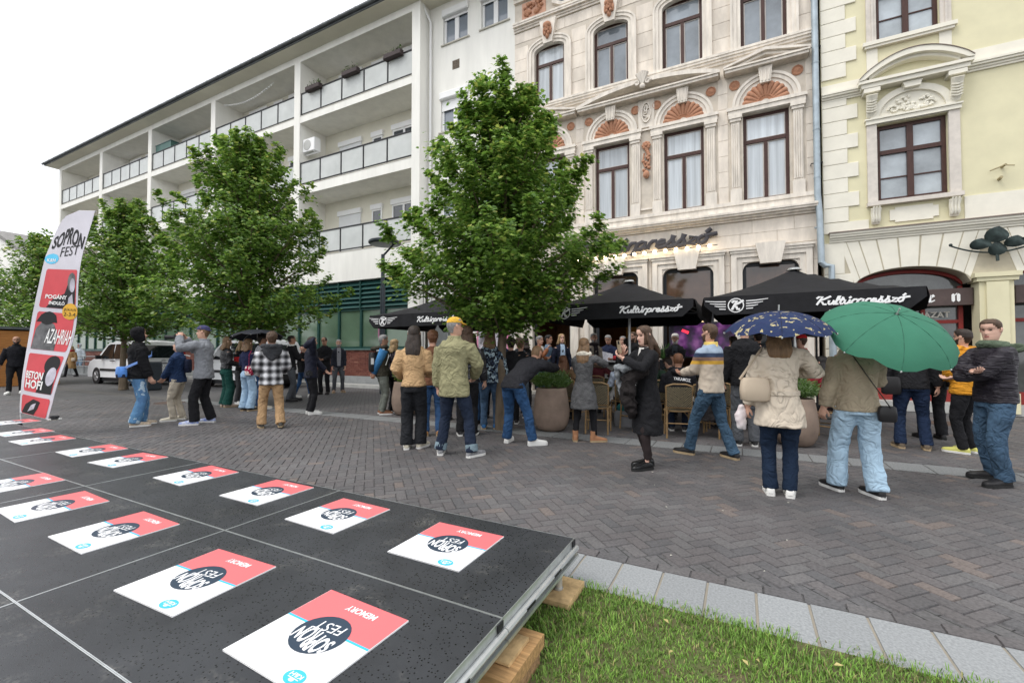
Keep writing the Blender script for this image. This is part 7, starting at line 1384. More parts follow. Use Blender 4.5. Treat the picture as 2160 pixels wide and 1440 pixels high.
a = (1232, 931); person('greycoat', a, SH(a, 712), -12, 'person with long brown hair in grey coat, cream scarf and tan boots taking a photo', ('coat', fab('grey_coat', (.095, .095, .097), .5, var=.3, vs=9)), ('leggings', BLK2), (mat('boot_tan', (.38, .185, .095), .6, var=.15), SO_T, 'boot'), ('long', H_LB, .8), fem=True, hem=.315, flare=1.0, ease=.014, hands={1: (.06, .16, .82), -1: (-.03, .17, .80)}, poles={1: (1, -.2, -.6)}, fit=.027, collar=('scarf', fab('cream_scarf', (.72, .66, .55))), feet={-1: (-.085, 0, 14, 0), 1: (.10, .02, -60, 0)})
a = (1366, 986); person('blackdress', a, SH(a, 687), 122, 'person in black dress and loafers looking at a phone held up, coat over the arm', ('dress', fab('black_dress', (.014, .014, .016), .4)), ('tights', fab('sheer_tights', (.030, .022, .022), 0., var=.05)), (mat('loafer', (.012, .012, .013), .18), SO_B), ('long', H_BR, .85), fem=True, hem=.235, flare=.28, ease=.012, hands={1: (.045, .17, .80), -1: (-.03, .20, .77)}, poles={1: (1, -.3, -.9), -1: (-1, -.2, -.8)}, head=(8, -10), fit=.027, skin=2, feet={-1: (-.045, .03, 4, 0), 1: (.045, -.03, -4, 0)})
stripes = bands('striped_sweater', [(0, (.55, .47, .38)), (1.235, (.66, .38, .06)), (1.285, (.28, .17, .12)), (1.335, (.045, .065, .12)), (1.39, (.30, .37, .46))])
a = (1502, 964); person('stripes', a, SH(a, 680), 58, 'person with beard in sweater of blue, navy, brown and yellow bands holding a phone', ('sweater', stripes), ('jeans', fab('denim_teal', (.050, .095, .15), .7, var=.3, vs=4)), (S_B, SO_T), ('short', H_BR), beard=.06, fit=.046, ease=.020, hem=.485, hands={1: (.02, .22, .63), -1: (-.03, .22, .62)}, collar=('collar', fab('yellow_collar', (.75, .55, .16))), feet={-1: (-.06, .16, 6, 0), 1: (.08, -.12, -18, 0)}, girth=1.08)
a = (1574, 939); person('blackcap', a, SH(a, 675), 12, 'person in black cap and black hoodie behind the striped sweater', ('hoodie', BLK), ('jeans', D_GY), (S_B, SO_W, 'sneaker'), ('cap', H_DK, BLK), ease=.024, fit=.05)
person('beigecoat', (1647, 1044), 1.73, 4, 'person with long fair hair in belted beige trench coat under the navy leaf print umbrella', ('trench_coat', fab('trench', (.60, .52, .42), .8, 7)), ('trousers', fab('ink', (.010, .020, .042))), (S_W, SO_W), ('long', H_LB, .75), fem=True, hem=.385, flare=.8, ease=.022, fit=.040, hands={-1: (-.165, .02, .47), 1: (.07, .17, .70)}, feet={-1: (-.052, .0, 3, 0), 1: (.045, .0, -3, 0)}, girth=1.08, poles={1: (1, -.2, -.5)})
person('redcap', None, SY(1692, 706, 10.0), 60, 'person in red cap and coral red shirt beyond the beige trench coat', ('shirt', fab('coral', (.62, .06, .045))), ('trousers', BLK2), (S_B, SO_W), ('cap', H_BR, fab('cap_red', (.60, .025, .03))), xy=at_y(1692, 10.0), sleeve='short', hands={1: (.1, .18, .6)}, fem=True)
person('redjacket', None, 1.68, 55, 'person with black hair in dark red jacket seated on a woven chair', ('jacket', fab('dark_red', (.26, .022, .035), .7)), ('trousers', BLK2), (mat('shoe_maroon', (.12, .012, .02), .6), SO_W, 'sneaker'), ('long', H_BK, .35), xy=(1.25, 8.72), sit=.46, fem=True, hands={1: (.06, .24, .50), -1: (-.06, .24, .50)}, hem=.5, lean=8, girth=1.05)
person('greenumb', (1812, 1043), 1.72, 22, 'person in beige jacket and pale frayed wide jeans under the large green umbrella', ('jacket', fab('sand', (.36, .30, .215), .5)), ('jeans', fab('denim_ice', (.40, .55, .68), .7, var=.12, vs=4)), (S_B, SO_W, 'sneaker'), ('bob', H_DK, .05), fit=.058, hem=.475, ease=.022, fem=True, hands={1: (.06, .16, .70), -1: (-.165, .02, .47)}, feet={-1: (-.085, .07, 18, 0), 1: (.075, -.03, 14, 0)}, girth=1.15)
person('darkback', (1925, 946), 1.83, 10, 'person in black jacket and dark jeans with a black shoulder bag behind the green umbrella', ('jacket', fab('soft_black', (.016, .016, .018), .6)), ('jeans', fab('denim_ink', (.013, .024, .055), .6)), (mat('shoe_khaki', (.13, .10, .07), .7), SO_T), ('short', H_DK), ease=.022, feet={-1: (-.075, 0, 10, 0), 1: (.085, 0, -8, 0)}, fit=.044, girth=1.08)
a = (1968, 925); person('bucket', a, SH(a, 680), 25, 'person in blue bucket hat and black clothes beyond the green umbrella', ('jacket', BLK), ('trousers', BLK2), (S_B, SO_B), ('bucket', H_DK, fab('bucket_blue', (.035, .05, .11))), fit=.046)
orange = fab('puffer_orange', (.62, .27, .025), 1., 5, stretch=(1, 1, 5))
a = (2040, 955); person('orange', a, SH(a, 694), 66, 'person in orange padded jacket and yellow trainers facing the bar', ('jacket', orange), ('trousers', BLK2), (mat('shoe_lime', (.60, .58, .16), .6), SO_W, 'sneaker'), ('short', H_DK), ease=.034, hem=.465, hands={1: (.05, .16, .60), -1: (-.04, .17, .60)}, collar=('hood', orange), beard=.02, girth=1.1)
a = (2104, 1018); person('puffer', a, SH(a, 672), 128, 'person in black quilted jacket with green hood and crossed arms, blue jeans', ('jacket', fab('puffer_plum', (.020, .016, .024), 1.0, 5, rough=.5, spec=.4, stretch=(1, 1, 7))), ('jeans', fab('denim_worn', (.055, .10, .16), .7, var=.4, vs=4)), (S_B, SO_B, 'sneaker'), ('short', H_BR), hands={1: (-.055, .155, .68), -1: (.06, .165, .64)}, poles={1: (1, .2, -.5), -1: (-1, .2, -.5)}, ease=.030, hem=.485, fit=.050, collar=('hood', fab('green_hood', (.10, .13, .09))), head=(30, -6), skin=2, girth=1.15, feet={-1: (-.09, .04, 14, 0), 1: (.09, -.05, -20, 0)})
# seated guests
person('blouse', None, 1.66, 0, 'person with long brown curls in blue striped blouse seated at the bistro table', ('blouse', fab('striped_blouse', (.55, .62, .74), .9, 12, var=.2, vs=14)), ('trousers', D_DK), (S_B, SO_T), ('longcurly', H_BR, .45), xy=(-2.1, 8.83), sit=.46, fem=True, hem=.5, ease=.022, girth=1.08, lean=8, hands={1: (.08, .22, .5), -1: (-.08, .22, .5)})
person('hoodieprint', None, 1.80, 2, 'person with cropped hair in black hoodie with white back print seated on a woven chair', ('hoodie', fab('hoodie_print', (.013, .013, .016), .6)), ('trousers', D_DK), (mat('shoe_trainer', (.05, .05, .05), .6), SO_W, 'sneaker'), ('buzz', H_RD), xy=(-.95, 8.0), sit=.46, hem=.5, ease=.030, girth=1.2, lean=12, hands={1: (.08, .22, .45), -1: (-.08, .22, .45)}, skin=1, collar=('hood', fab('hoodie_print', (.013, .013, .016))))
person('ginger', None, 1.66, -10, 'person with auburn curls and brown jacket seated behind the rosemary planter', ('jacket', fab('mocha', (.14, .085, .045))), ('trousers', BLK2), (S_B, SO_B), ('longcurly', H_RD, .4), xy=(-3.25, 8.5), sit=.46, fem=True, hem=.5, ease=.02, lean=5)
person('darkseat', None, 1.66, -60, 'person with dark ponytail seated across the table from the striped blouse', ('sweater', BLK), ('trousers', BLK2), (S_B, SO_B), ('bob', H_BK, .2), xy=(-2.35, 9.9), sit=.46, fem=True, hem=.5)
person('darkseat2', None, 1.7, 40, 'person with dark hair bent over the table beside the printed hoodie', ('sweater', fab('olive_knit', (.10, .085, .05))), ('trousers', BLK2), (S_B, SO_B), ('short', H_DK), xy=(-1.15, 9.5), sit=.46, hem=.5, lean=22, head=(0, -20))
person('blackback', None, 1.74, -8, 'person in plain black sweater seated with back to the street near the coat', ('sweater', BLK), ('trousers', BLK2), (S_B, SO_B), ('short', H_BK), xy=(-.35, 8.75), sit=.46, hem=.5, ease=.02, lean=10)
person('tealseat', None, 1.68, 170, 'person in dark teal top seated facing the street under the middle parasol', ('sweater', fab('teal_knit', (.02, .06, .06))), ('trousers', BLK2), (S_B, SO_B), ('bob', H_DK, .2), xy=(-1.35, 10.35), sit=.46, fem=True, hem=.5)
person('bystander', None, SY(1545, 700, 11.2), 20, 'person in charcoal coat standing between the two front parasols', ('coat', fab('charcoal_coat', (.03, .03, .034))), ('trousers', BLK2), (S_B, SO_B), ('short', H_DK), xy=at_y(1600, 11.2), hem=.36)
person('bystander2', None, SY(1108, 712, 10.2), 10, 'person in black jacket watching between the tree and the brown leather jacket', ('jacket', BLK), ('trousers', BLK2), (S_B, SO_B), ('bob', H_DK, .2), xy=at_y(1108, 10.2), fem=True)
person('bystander3', None, SY(1058, 714, 10.8), 0, 'person in dark blue coat behind the leaf print jacket', ('coat', NAVY), ('trousers', BLK2), (S_B, SO_B), ('short', H_BR), xy=at_y(1062, 10.8), hem=.4)
EX = [((-2.85, 9.7), 12, 1.68, 1, 'person in maroon sweater seated at the table behind the rosemary planter', ('sweater', fab('maroon', (.09, .02, .025))), ('bob', H_BR, .25), True),
 ((-1.75, 9.75), 175, 1.72, 1, 'person in grey sweater seated facing the street behind the striped blouse', ('sweater', fab('mid_grey', (.12, .12, .13))), ('short', H_DK), False),
 ((-1.5, 8.75), -20, 1.70, 1, 'person in dark green jacket seated between the striped blouse and the printed hoodie', ('jacket', fab('dark_green', (.02, .04, .025))), ('bob', H_DK, .3), True),
 ((.25, 9.2), 30, 1.74, 1, 'person in black shirt seated at the table beyond the black cap', ('shirt', BLK), ('short', H_BR), False),
 ((.75, 9.9), 160, 1.68, 1, 'person in dark grey top seated across from the dark red jacket', ('top', fab('dark_grey', (.04, .04, .045))), ('bob', H_BK, .2), True),
 ((-2.55, 11.2), 10, 1.74, 0, 'person in black coat standing before the turntable cabinet', ('coat', BLK), ('short', H_DK), False),
 ((-.15, 11.2), 30, 1.76, 0, 'person in navy jacket standing by the television screen', ('jacket', NAVY), ('short', H_DK), False),
 ((-4.75, 8.2), -10, 1.72, 0, 'person in dark brown jacket in the crowd by the maple trunk', ('jacket', fab('dark_brown', (.05, .03, .02))), ('long', H_BR, .5), True),
 ((-5.3, 7.6), -15, 1.78, 0, 'person in black jacket between the yellow cap and the blue leather jacket', ('jacket', BLK), ('short', H_GR), False),
 ((-4.6, 9.2), -20, 1.74, 0, 'person in grey coat standing under the left parasol edge', ('coat', fab('slate_coat', (.06, .065, .075))), ('short', H_BR), False)]
for i, (xy_, rel_, S_, sit_, lb, tp_, hr_, fm_) in enumerate(EX): person('extra%d' % i, None, S_, rel_, lb, tp_, ('trousers', BLK2 if i % 2 else D_DK), (S_B, SO_B), hr_, xy=xy_, sit=.46 if sit_ else 0, fem=fm_, hem=.5 if sit_ else .45, lean=8 if sit_ else 0)
for i, (x, y, a, lb) in enumerate([(-2.85, 9.68, 0, 'woven bistro chair under the maroon sweater'), (-1.5, 8.72, 20, 'woven bistro chair under the dark green jacket'), (.25, 9.18, -20, 'woven bistro chair under the black shirt beyond the black cap'), (-1.75, 9.78, 180, 'woven bistro chair under the grey sweater'), (.75, 9.95, 200, 'woven bistro chair under the dark grey top'), (-.35, 8.72, -5, 'woven bistro chair under the plain black sweater')]):
    o = copy_tree(c0); o.location = (x, y, 0); o.rotation_euler = (0, 0, R(a)); o['label'] = lb
# ================================================================ carried things
leafy = blotch('umbrella_print', [(.020, .032, .085)]*1 + [(.022, .036, .09), (.020, .03, .08), (.024, .036, .09), (.020, .032, .085), (.024, .038, .09), (.022, .034, .088), (.024, .034, .088), (.020, .034, .084), (.42, .36, .20)], 27, (1, 1.8, 1))
def cloth_thin(name, col):
    m = mat(name, col, .75, var=.07, vs=5, bump=.12, bs=18); n = m.node_tree.nodes; l = m.node_tree.links; b = n['Principled BSDF']; t = n.new('ShaderNodeBsdfTranslucent'); t.inputs['Color'].default_value = (*col, 1); x = n.new('ShaderNodeMixShader'); x.inputs[0].default_value = .3; l.new(b.outputs[0], x.inputs[1]); l.new(t.outputs[0], x.inputs[2]); l.new(x.outputs[0], n['Material Output'].inputs['Surface']); return m
def umbrella(label, tip, up, rad, dep, mt, hand, bump=True):
    t = thing('umbrella', label, 'umbrella', hand, 0, 'hand held umbrellas'); up = V(up).normalized(); u = up.orthogonal().normalized(); v = up.cross(u); tip = V(tip); N = 8
    pt = lambda r_, a: tip + (u*math.cos(a)+v*math.sin(a))*rad*math.sin(r_*1.25)/math.sin(1.25)*(1-.05*r_*r_*(1-abs(math.cos(a*N/2)))) - up*(dep*(1-math.cos(r_*1.5))/(1-math.cos(1.5)) - .075*rad*r_*r_*(1-abs(math.cos(a*N/2))))
    for k in range(N):
        q = MB(); A = [2*math.pi*(k+i/4)/N for i in range(5)]; rs = [.03+.97*i/8 for i in range(9)]
        q.add([pt(r_, a) for r_ in rs for a in A], [(i*5+j, (i+1)*5+j, (i+1)*5+j+1, i*5+j+1) for i in range(8) for j in range(4)]); q.build('panel', mt, t, 175)
        q = MB(); a = 2*math.pi*k/N; q.tube([pt(r_, a)-up*.012 for r_ in (.03, .3, .6, .85, 1.0)], .004, 5); q.build('rib', steel, t); q = MB(); q.tube([pt(r_, a)+up*.001 for r_ in (.03, .2, .4, .6, .8, 1.0)], .0032, 5); q.build('seam', mat(mt.name+'_seam', tuple(.55*x for x in mt.node_tree.nodes['Principled BSDF'].inputs['Base Color'].default_value[:3]) if 'green' in mt.name else (.012, .016, .04), .8), t); q = MB(); q.ball(pt(1.0, a), .008); q.build('rib_tip', steel, t)
    q = MB(); q.tube([tip+up*.06, tip-up*dep, hand, V(hand)-up*.06], .007, 6); q.build('shaft', steel, t); q = MB(); q.tube([V(hand)+up*.03, V(hand)-up*.10], .014, 8); q.build('handle', vbk, t)
P = PEOPLE['beigecoat']; c = onz(1647, 1044); dz = lambda px, py, dx=0, dy=0: V((c.x+dx, c.y+dy, onr(px, py, c.x+dx, c.y+dy)))
hnd = P['hand'][1]; umbrella('navy umbrella with small golden leaf print held over the beige trench coat', V((P['head'].x+.0, P['head'].y-.10, 1.40+(743-655)/F*fwd(c.x, c.y-.1))), (0.03, -.12, 1), .475, .22, leafy, hnd)
P = PEOPLE['greenumb']; g0 = V((P['head'].x, P['head'].y, 0)); umbrella('large green umbrella tilted over the shoulder of the beige jacket', ony(1892, 662, g0.y-.22), (.24, -.56, .82), .555, .26, cloth_thin('umbrella_green', (.060, .235, .150)), P['hand'][1])
P = PEOPLE['sweater']; umbrella('small black umbrella held over the group by the parked van', V((P['head'].x-.05, P['head'].y-.1, 1.95)), (-.12, .05, 1), .60, .20, mat('umbrella_black', (.022, .024, .032), .7), P['hand'][1])
def local(P, x, y, z): return P['W'] @ (V((x, y, z))*P['S'])
def strap(par, pts, mt, w_=.016, th=.003, ref=(0, 0, 1)): q = MB(); q.tube(pts, [(w_, th)]*len(pts), 6, ref=ref); return q.build('strap', mt, par)
def bagbox(name, label, P, c, d, mt, cat='bag', lid=None, rot=0):
    t = thing(name, label, cat, local(P, *c)); M = P['W'] @ Matrix.Translation(V(c)*P['S']) @ Matrix.Rotation(R(rot), 4, 'Z'); q = MB(); a, b, h = d
    q.loft([[M @ V((a*k*math.copysign(abs(math.cos(u))**.5, math.cos(u)), b*k*math.copysign(abs(math.sin(u))**.5, math.sin(u)), z*h)) for u in (6.2832*j/16 for j in range(16))] for z, k in ((-1, .75), (-.85, .95), (0, 1), (.8, .9), (1, .72))]); q.build('body', mt, t, 60); return t, M
# beige tote of the trench coat
P = PEOPLE['beigecoat']; bm_ = mat('tote_beige', (.50, .41, .31), .55, var=.06); t, M = bagbox('handbag', 'beige leather tote on the shoulder of the trench coat', P, (-.125, -.085, .60), (.135, .06, .115), bm_, rot=18)
for o_ in (.0, .03): strap(t, [local(P, -.20, -.10+o_, .655), local(P, -.12, -.055+o_, .78), local(P, -.085, -.02+o_, .835), local(P, -.10, .02, .80), local(P, -.105, -.05+o_, .66)], bm_, .012, .004)
q = MB(); N = 22; cc = P['C'](.575); rx, ry = P['wid'](.575); rx, ry = (rx*P['gi']+P['ease']+.004)*P['S'], (ry*P['gi']+P['ease']+.004)*P['S']; q.loft([[cc+P['right']*rx*1.03*math.cos(u)+P['fwd']*ry*1.05*math.sin(u)+V((0, 0, z)) for u in (6.2832*j/N for j in range(N))] for z in (-.022, .022)]); q.build('belt', fab('trench', (.60, .52, .42)), P['root'], 60)
t = thing('plastic_bag', 'thin white plastic bag with red print hanging beside the trench coat', 'bag', P['hand'][-1]); h = P['hand'][-1]; q = MB(); q.loft([[h+P['right']*(-.06+rx_*math.cos(u))+P['fwd']*ry_*math.sin(u)+V((0, 0, z)) for u in (6.2832*j/10 for j in range(10))] for z, rx_, ry_ in ((.0, .02, .015), (-.06, .05, .03), (-.16, .06, .03), (-.26, .035, .015))]); garment(q, 'body', mat('plastic_film', (.76, .75, .75), .35, var=.3, vs=7, col2=(.66, .56, .57)), t, .012, .03, 1).matrix_parent_inverse = wm(t).inverted()
# crossbody bag of the green umbrella person
P = PEOPLE['greenumb']; t, M = bagbox('handbag', 'small black crossbody bag on the hip of the sand jacket', P, (.105, -.085, .475), (.075, .035, .075), S_B); strap(t, [local(P, .115, -.1, .51), local(P, .05, -.095, .62), local(P, -.02, -.09, .74), local(P, -.06, -.05, .83)], S_B, .018, .004, (0, 1, 0))
P = PEOPLE['hooded']; wb = mat('bag_blue', (.10, .28, .72), .6, var=.25, vs=8); t, M = bagbox('waist_bag', 'bright blue sling bag on the back of the black hoodie', P, (.03, -.13, .555), (.12, .07, .10), wb, rot=10); strap(t, [local(P, .10, -.11, .60), local(P, .13, .0, .66), local(P, .09, .095, .72), local(P, .0, .11, .76)], mat('strap_blue', (.22, .38, .80), .6), .022, .004); q = MB(); q.loft([[M @ V((.122*math.cos(u), .072*math.sin(u), z)) for u in (6.2832*j/14 for j in range(14))] for z in (-.10, -.04)]); q.build('base_panel', NAVY, t, 60)
P = PEOPLE['cardigan']; flm = blotch('bag_flowers', [(.30, .015, .05), (.32, .015, .055), (.72, .66, .62)], 20); t, M = bagbox('shoulder_bag', 'dark red shoulder bag with white flowers on the navy cardigan', P, (.10, -.06, .56), (.12, .05, .11), flm); strap(t, [local(P, .10, -.07, .62), local(P, .09, -.06, .78), local(P, .075, -.01, .835)], mat('strap_pink', (.55, .04, .12), .6), .016, .004)
P = PEOPLE['bodywarmer']; t, M = bagbox('backpack', 'black backpack with white patches on the body warmer', P, (.0, -.125, .66), (.14, .075, .22), S_B); q = MB(); q.obox(M @ V((.142, -.02, .02)), M.to_3x3() @ V((.004, 0, 0)), M.to_3x3() @ V((0, .03, 0)), V((0, 0, .07))); q.build('patch', SO_W, t); strap(t, [local(P, .09, -.09, .80), local(P, .10, .0, .82), local(P, .10, .06, .74), local(P, .11, .02, .62)], SO_W, .014, .004)
P = PEOPLE['darkback']; t, M = bagbox('shoulder_bag', 'black shoulder bag hanging beside the dark jacket behind the green umbrella', P, (-.13, -.05, .50), (.12, .05, .13), S_B)
P = PEOPLE['bucket']; t, M = bagbox('shoulder_bag', 'black bag with pale trim carried by the person in the bucket hat', P, (.12, -.09, .52), (.12, .06, .13), S_B)
P = PEOPLE['navyjk']; t, M = bagbox('rucksack', 'small pale strapped rucksack on the navy jacket', P, (.0, -.105, .68), (.11, .05, .14), NAVY); strap(t, [local(P, .08, -.10, .80), local(P, .085, .0, .825), local(P, .085, .065, .74)], SO_W, .014, .004)
P = PEOPLE['tan']; t, M = bagbox('handbag', 'pale handbag worn across the tan coat', P, (-.11, .06, .56), (.11, .05, .10), bm_)
# cameras, phones, papers, folder, microphones
def camera_thing(label, c, fw, lens=.12):
    t = thing('camera', label, 'camera', c); fw = fw.normalized(); sd = fw.cross(V((0, 0, 1))).normalized(); q = MB(); q.obox(c, sd*.07, fw*.03, V((0, 0, .045))); q.obox(c+V((0, 0, .055)), sd*.03, fw*.03, V((0, 0, .018))); q.build('body', vbk, t); q = MB(); q.tube([c+fw*.03, c+fw*(.03+lens)], [.035, .042], 12); q.build('lens', vbk, t, 40)
P = PEOPLE['camman']; c = (P['hand'][1]+P['hand'][-1])/2 + P['fwd']*.10; camera_thing('black camera with long lens held up by the grey overshirt', c, P['fwd'], .17)
P = PEOPLE['handhead']; camera_thing('black camera hanging at the hip of the navy jacket', local(P, .12, -.05, .53), P['right'], .10); P = PEOPLE['grey_trousers']; camera_thing('black camera hanging from the hand under the small umbrella', P['hand'][1]+V((0, 0, -.1)), V((.2, -.9, -.4)), .1)
P = PEOPLE['crouch']; camera_thing('black camera at the eye of the bending photographer', (P['hand'][1]+P['hand'][-1])/2+P['fwd']*.06, P['fwd'], .08); P = PEOPLE['floral']; camera_thing('camera held by the curly blonde person behind the body warmer', P['hand'][1]+P['fwd']*.08, P['fwd'], .07)
def phone(label, c, n, mt, up=V((0, 0, 1))):
    t = thing('phone', label, 'phone', c); n = n.normalized(); sd = n.cross(up).normalized(); u2 = sd.cross(n); q = MB(); q.obox(c, sd*.037, n*.0045, u2*.076); q.build('case', mt, t); q = MB(); q.obox(c+n*.0055+u2*.05-sd*.012, sd*.02, n*.001, u2*.02); q.build('lens_plate', vbk, t)
    for a, b in ((.058, -.02), (.058, -.004), (.042, -.012)): q = MB(); q.obox(c+n*.0075+u2*a+sd*b, sd*.006, n*.001, u2*.006); q.build('lens', S_B, t)
gold = mat('phone_gold', (.50, .40, .27), .3, .4, var=.03); P = PEOPLE['blackdress']; phone('pale gold phone with three lenses held up by the black dress', P['hand'][1]*.5+P['hand'][-1]*.5+P['fwd']*.05+V((0, 0, .12)), P['fwd']+V((0, 0, -.15)), gold)
P = PEOPLE['stripes']; phone('dark phone held flat by the striped sweater', P['hand'][1]+P['fwd']*.09+V((0, 0, .02)), V((0, 0, -1)), vbk, P['fwd']); P = PEOPLE['greycoat']; phone('dark phone raised by the grey patterned coat', (P['hand'][1]+P['hand'][-1])/2+P['fwd']*.05+V((0, 0, .08)), P['fwd'], vbk); P = PEOPLE['phone']; phone('small dark phone in the hands of the black sweater', P['hand'][1]+P['fwd']*.06+V((0, 0, .03)), P['fwd']+V((0, 0, -1)), vbk)
P = PEOPLE['folder']; c = (P['hand'][1]+P['hand'][-1])/2+P['fwd']*.03+V((0, 0, .10)); t = thing('folder', 'bright red folder held against the leather jacket', 'folder', c); q = MB(); sd = (P['right']+P['fwd']*.25).normalized(); q.obox(c+P['right']*.06, P['fwd']*.15+P['right']*.02, P['right']*.008, V((0, 0, .11))); q.build('cover', mat('folder_red', (.55, .015, .02), .4), t); q = MB(); q.obox(c+P['right']*.0705-V((0, 0, .02)), P['fwd']*.13, P['right']*.001, V((0, 0, .006))); q.build('stripe', fyel, t)
P = PEOPLE['papers']; c = (P['hand'][1]+P['hand'][-1])/2+V((0, 0, -.02)); t = thing('paper_sheet', 'large printed paper sheet held by the person in the navy sweater', 'paper', c); q = MB(); rt = P['right']; q.add([c+rt*(a*.22)+P['fwd']*(.03*math.sin(a*3)+.02)+V((0, 0, b*.20+a*.06)) for b in (-1, 1) for a in (-1, -.3, .3, 1)], [(0,1,5,4),(1,2,6,5),(2,3,7,6)]); q.build('sheet', mat('paper_print', (.66, .67, .72), .7, var=.3, vs=30, col2=(.35, .36, .42)), t)
for k_, s_ in (('mic', 1), ('whitehair', 1)):
    P = PEOPLE[k_]; c = P['hand'][s_]; d = (P['head']-V((0, 0, .07))+P['fwd']*.12-c).normalized() if k_ == 'mic' else (P['fwd']*.6+P['right']*-.5+V((0, 0, .7))).normalized(); t = thing('microphone', 'black handheld microphone at the mouth of the speaker by the pole' if k_ == 'mic' else 'microphone with white cube held by the white haired speaker', 'microphone', c); q = MB(); q.tube([c-d*.08, c+d*.10], [.011, .016], 8); q.build('handle', vbk, t); q = MB(); q.ball(c+d*.13, .028); q.build('head', steel, t)
    q = MB(); q.obox(c+d*.075, d*.03, d.orthogonal().normalized()*.03, d.cross(d.orthogonal().normalized())*.03); q.build('cube', pvc, t)
# back prints on the hoodies, bun scarf, coat over the arm
def backprint(P, txt, z, w_, h, mt):
    cc = P['C'](z); rx, ry = P['wid'](z); up = (P['C'](z+.05)-P['C'](z-.05)).normalized(); nrm = -P['fwd']+up*P['fwd'].dot(up); nrm.normalize(); A = (rx*P['gi']+P['ease'])*P['S']; B = (ry*P['gi']+P['ease'])*P['S']+.028; q = MB()
    def f(u, v, w__): x = (u-.5)*w_+.05; return cc + P['right']*x + nrm*(B*math.sqrt(max(0, 1-(x/A)**2*.6))+.001) + up*((v-.5)*h-.03*u)
    put_text(q, txt, f, bold=.02); q.build('lettering', mt, P['root'])
backprint(PEOPLE['hoodieprint'], 'YAKAMOZ', .735, .27, .055, logow)
hd_ = thing('black_hoodie', 'black hoodie with white print hung over a chair back behind the parasol pole', 'hoodie', (-1.72, 8.6, .5)); q = MB(); q.loft([[(-1.74+rx_*math.cos(u), 8.12+ry_*math.sin(u), z) for u in (6.2832*j/16 for j in range(16))] for z, rx_, ry_ in ((.66, .25, .08), (.8, .26, .10), (.98, .25, .10), (1.06, .2, .09), (1.10, .10, .07))]); garment(q, 'body', BLK, hd_, .02, .03, 3).matrix_parent_inverse = wm(hd_).inverted(); q = MB(); put_text(q, 'YAKAMOZ', lambda u, v, w_: (-1.88+.27*u, 7.985, .80+.05*v+.02*u), bold=.02); q.build('lettering', logow, hd_)
cl = thing('dark_coat', 'dark grey coat draped over a woven chair back beside the striped sweater', 'coat', (-.45, 8.0, .3)); q = MB(); q.loft([[(-.46+rx_*math.cos(u)+.02*math.sin(z*9), 7.90+ry_*math.sin(u), z) for u in (6.2832*j/16 for j in range(16))] for z, rx_, ry_ in ((.28, .16, .05), (.45, .21, .06), (.7, .23, .07), (.9, .22, .07), (.93, .18, .05))]); garment(q, 'body', fab('coat_char', (.028, .025, .026)), cl, .017, .04, 2).matrix_parent_inverse = wm(cl).inverted()
P = PEOPLE['blackdress']; t = thing('folded_coat', 'black and grey coat draped over the arm of the black dress', 'coat', local(P, .0, .13, .55)); q = MB(); 
q.tube([local(P, -.10, .05, .70), local(P, -.05, .13, .66), local(P, .06, .15, .62)], [(.05, .06), (.09, .07), (.05, .05)], 12); q.tube([local(P, -.03, .14, .66), local(P, -.01, .16, .55), local(P, .0, .14, .44), local(P, .01, .12, .36)], [(.11, .06), (.13, .07), (.12, .06), (.07, .03)], 14, ref=P['right']); garment(q, 'lining', fab('coat_black', (.018, .015, .015), .9, 7), t, .014, .05, 2).matrix_parent_inverse = wm(t).inverted()
q = MB(); q.tube([local(P, -.09, .10, .72), local(P, .0, .17, .70), local(P, .08, .18, .71), local(P, .11, .13, .68)], [(.03, .05), (.05, .07), (.045, .07), (.02, .04)], 10); q.tube([local(P, .09, .17, .69), local(P, .115, .15, .58), local(P, .13, .13, .50)], [(.04, .05), (.05, .05), (.03, .03)], 10); garment(q, 'collar', fab('coat_grey', (.22, .235, .25), .8, 8), t, .013, .04, 2).matrix_parent_inverse = wm(t).inverted()
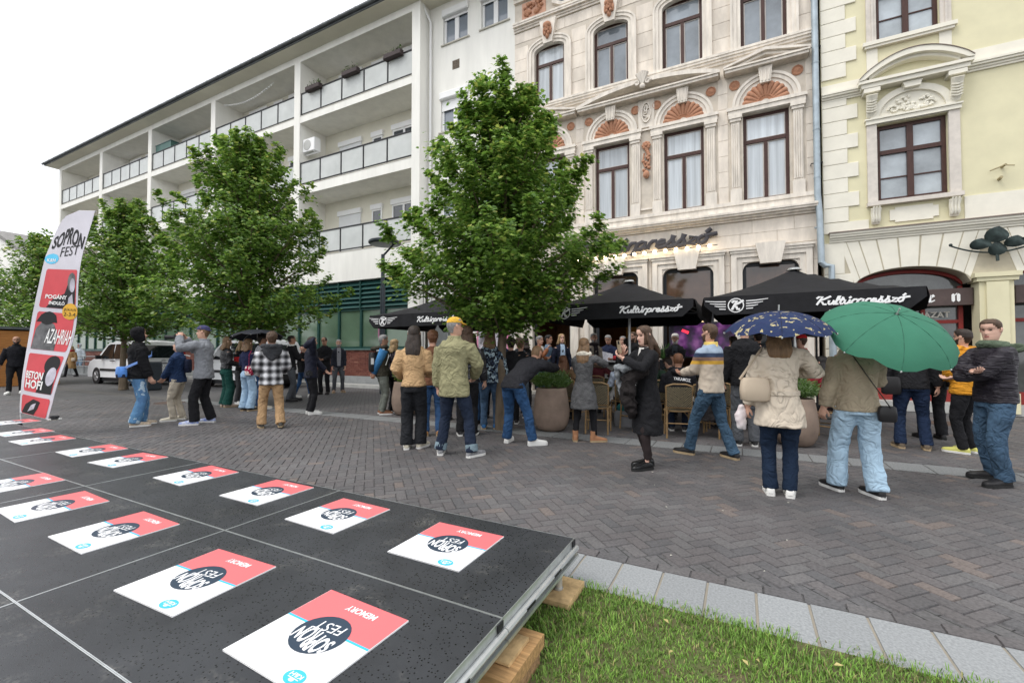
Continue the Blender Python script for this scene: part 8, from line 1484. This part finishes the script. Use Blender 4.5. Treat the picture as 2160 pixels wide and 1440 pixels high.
q = MB(); c = P['C'](.842); q.tube([c+P['right']*.055*math.cos(u)+P['fwd']*(.055*math.sin(u)+.012)+V((0, 0, -.012*math.sin(u))) for u in [i*6.2832/12 for i in range(13)]], [(.014, .018)]*13, 7); q.tube([c+P['fwd']*.07, c+P['fwd']*.085-V((0, 0, .10)), c+P['fwd']*.09-V((0, 0, .16))], [(.03, .012), (.035, .012), (.02, .008)], 7); q.build('neck_scarf', blotch('silk_scarf', [(.66, .64, .60), (.7, .68, .64), (.05, .05, .06)], 30), P['root'], 60)
P = PEOPLE['yellowcap']
for s_ in (-1, 1):
    d = (P['knee'][s_]-P['ank'][s_]).normalized(); a = P['ank'][s_]-d*.012; q = MB(); q.tube([a, a+d*.02, a+d*.095], [.083, .086, .084], 16); q.build('cuff', fab('denim_cuff', (.20, .27, .31)), P['root'], 60)
bgp = thing('grey_bag', 'grey and teal bag standing on the ground beneath the bistro chairs', 'bag', (-2.0, 8.3, 0)); q = MB(); q.loft([[(-1.98+.2*k*math.cos(u), 8.45+.13*k*math.sin(u), z) for u in (6.2832*j/14 for j in range(14))] for z, k in ((.0, .9), (.1, 1), (.26, .95), (.30, .7))]); q.build('body', mat('bag_grey', (.20, .20, .21), .8), bgp, 60); q = MB(); q.loft([[(-1.98+.15*k*math.cos(u), 8.45+.1*k*math.sin(u), z) for u in (6.2832*j/14 for j in range(14))] for z, k in ((.301, .9), (.36, 1), (.42, .7))]); q.build('pouch', mat('bag_teal', (.01, .13, .13), .7), bgp, 60)

for i, (px, py, lb) in enumerate([(357, 849, 'round iron manhole cover in the paving near the navy jacket'), (1998, 893, 'rusty round manhole cover in the paving behind the orange jacket')]):
    c = onz(px, py); t = thing('manhole_cover', lb, 'manhole cover', (c.x, c.y, .001)); q = MB(); q.lathe([(.0, .003), (.30, .003), (.31, .001)], (c.x, c.y, 0), 28); q.build('lid', mat('cast_iron', (.11, .075, .06), .7, var=.3, vs=30, bump=.4, bs=60), t); q = MB(); q.tube([(c.x+.345*math.cos(a), c.y+.345*math.sin(a), .0) for a in [k*6.2832/28 for k in range(29)]], [(.006, .02)]*29, 6, ref=(0, 0, 1)); q.build('rim', MATS['cast_iron'], t)
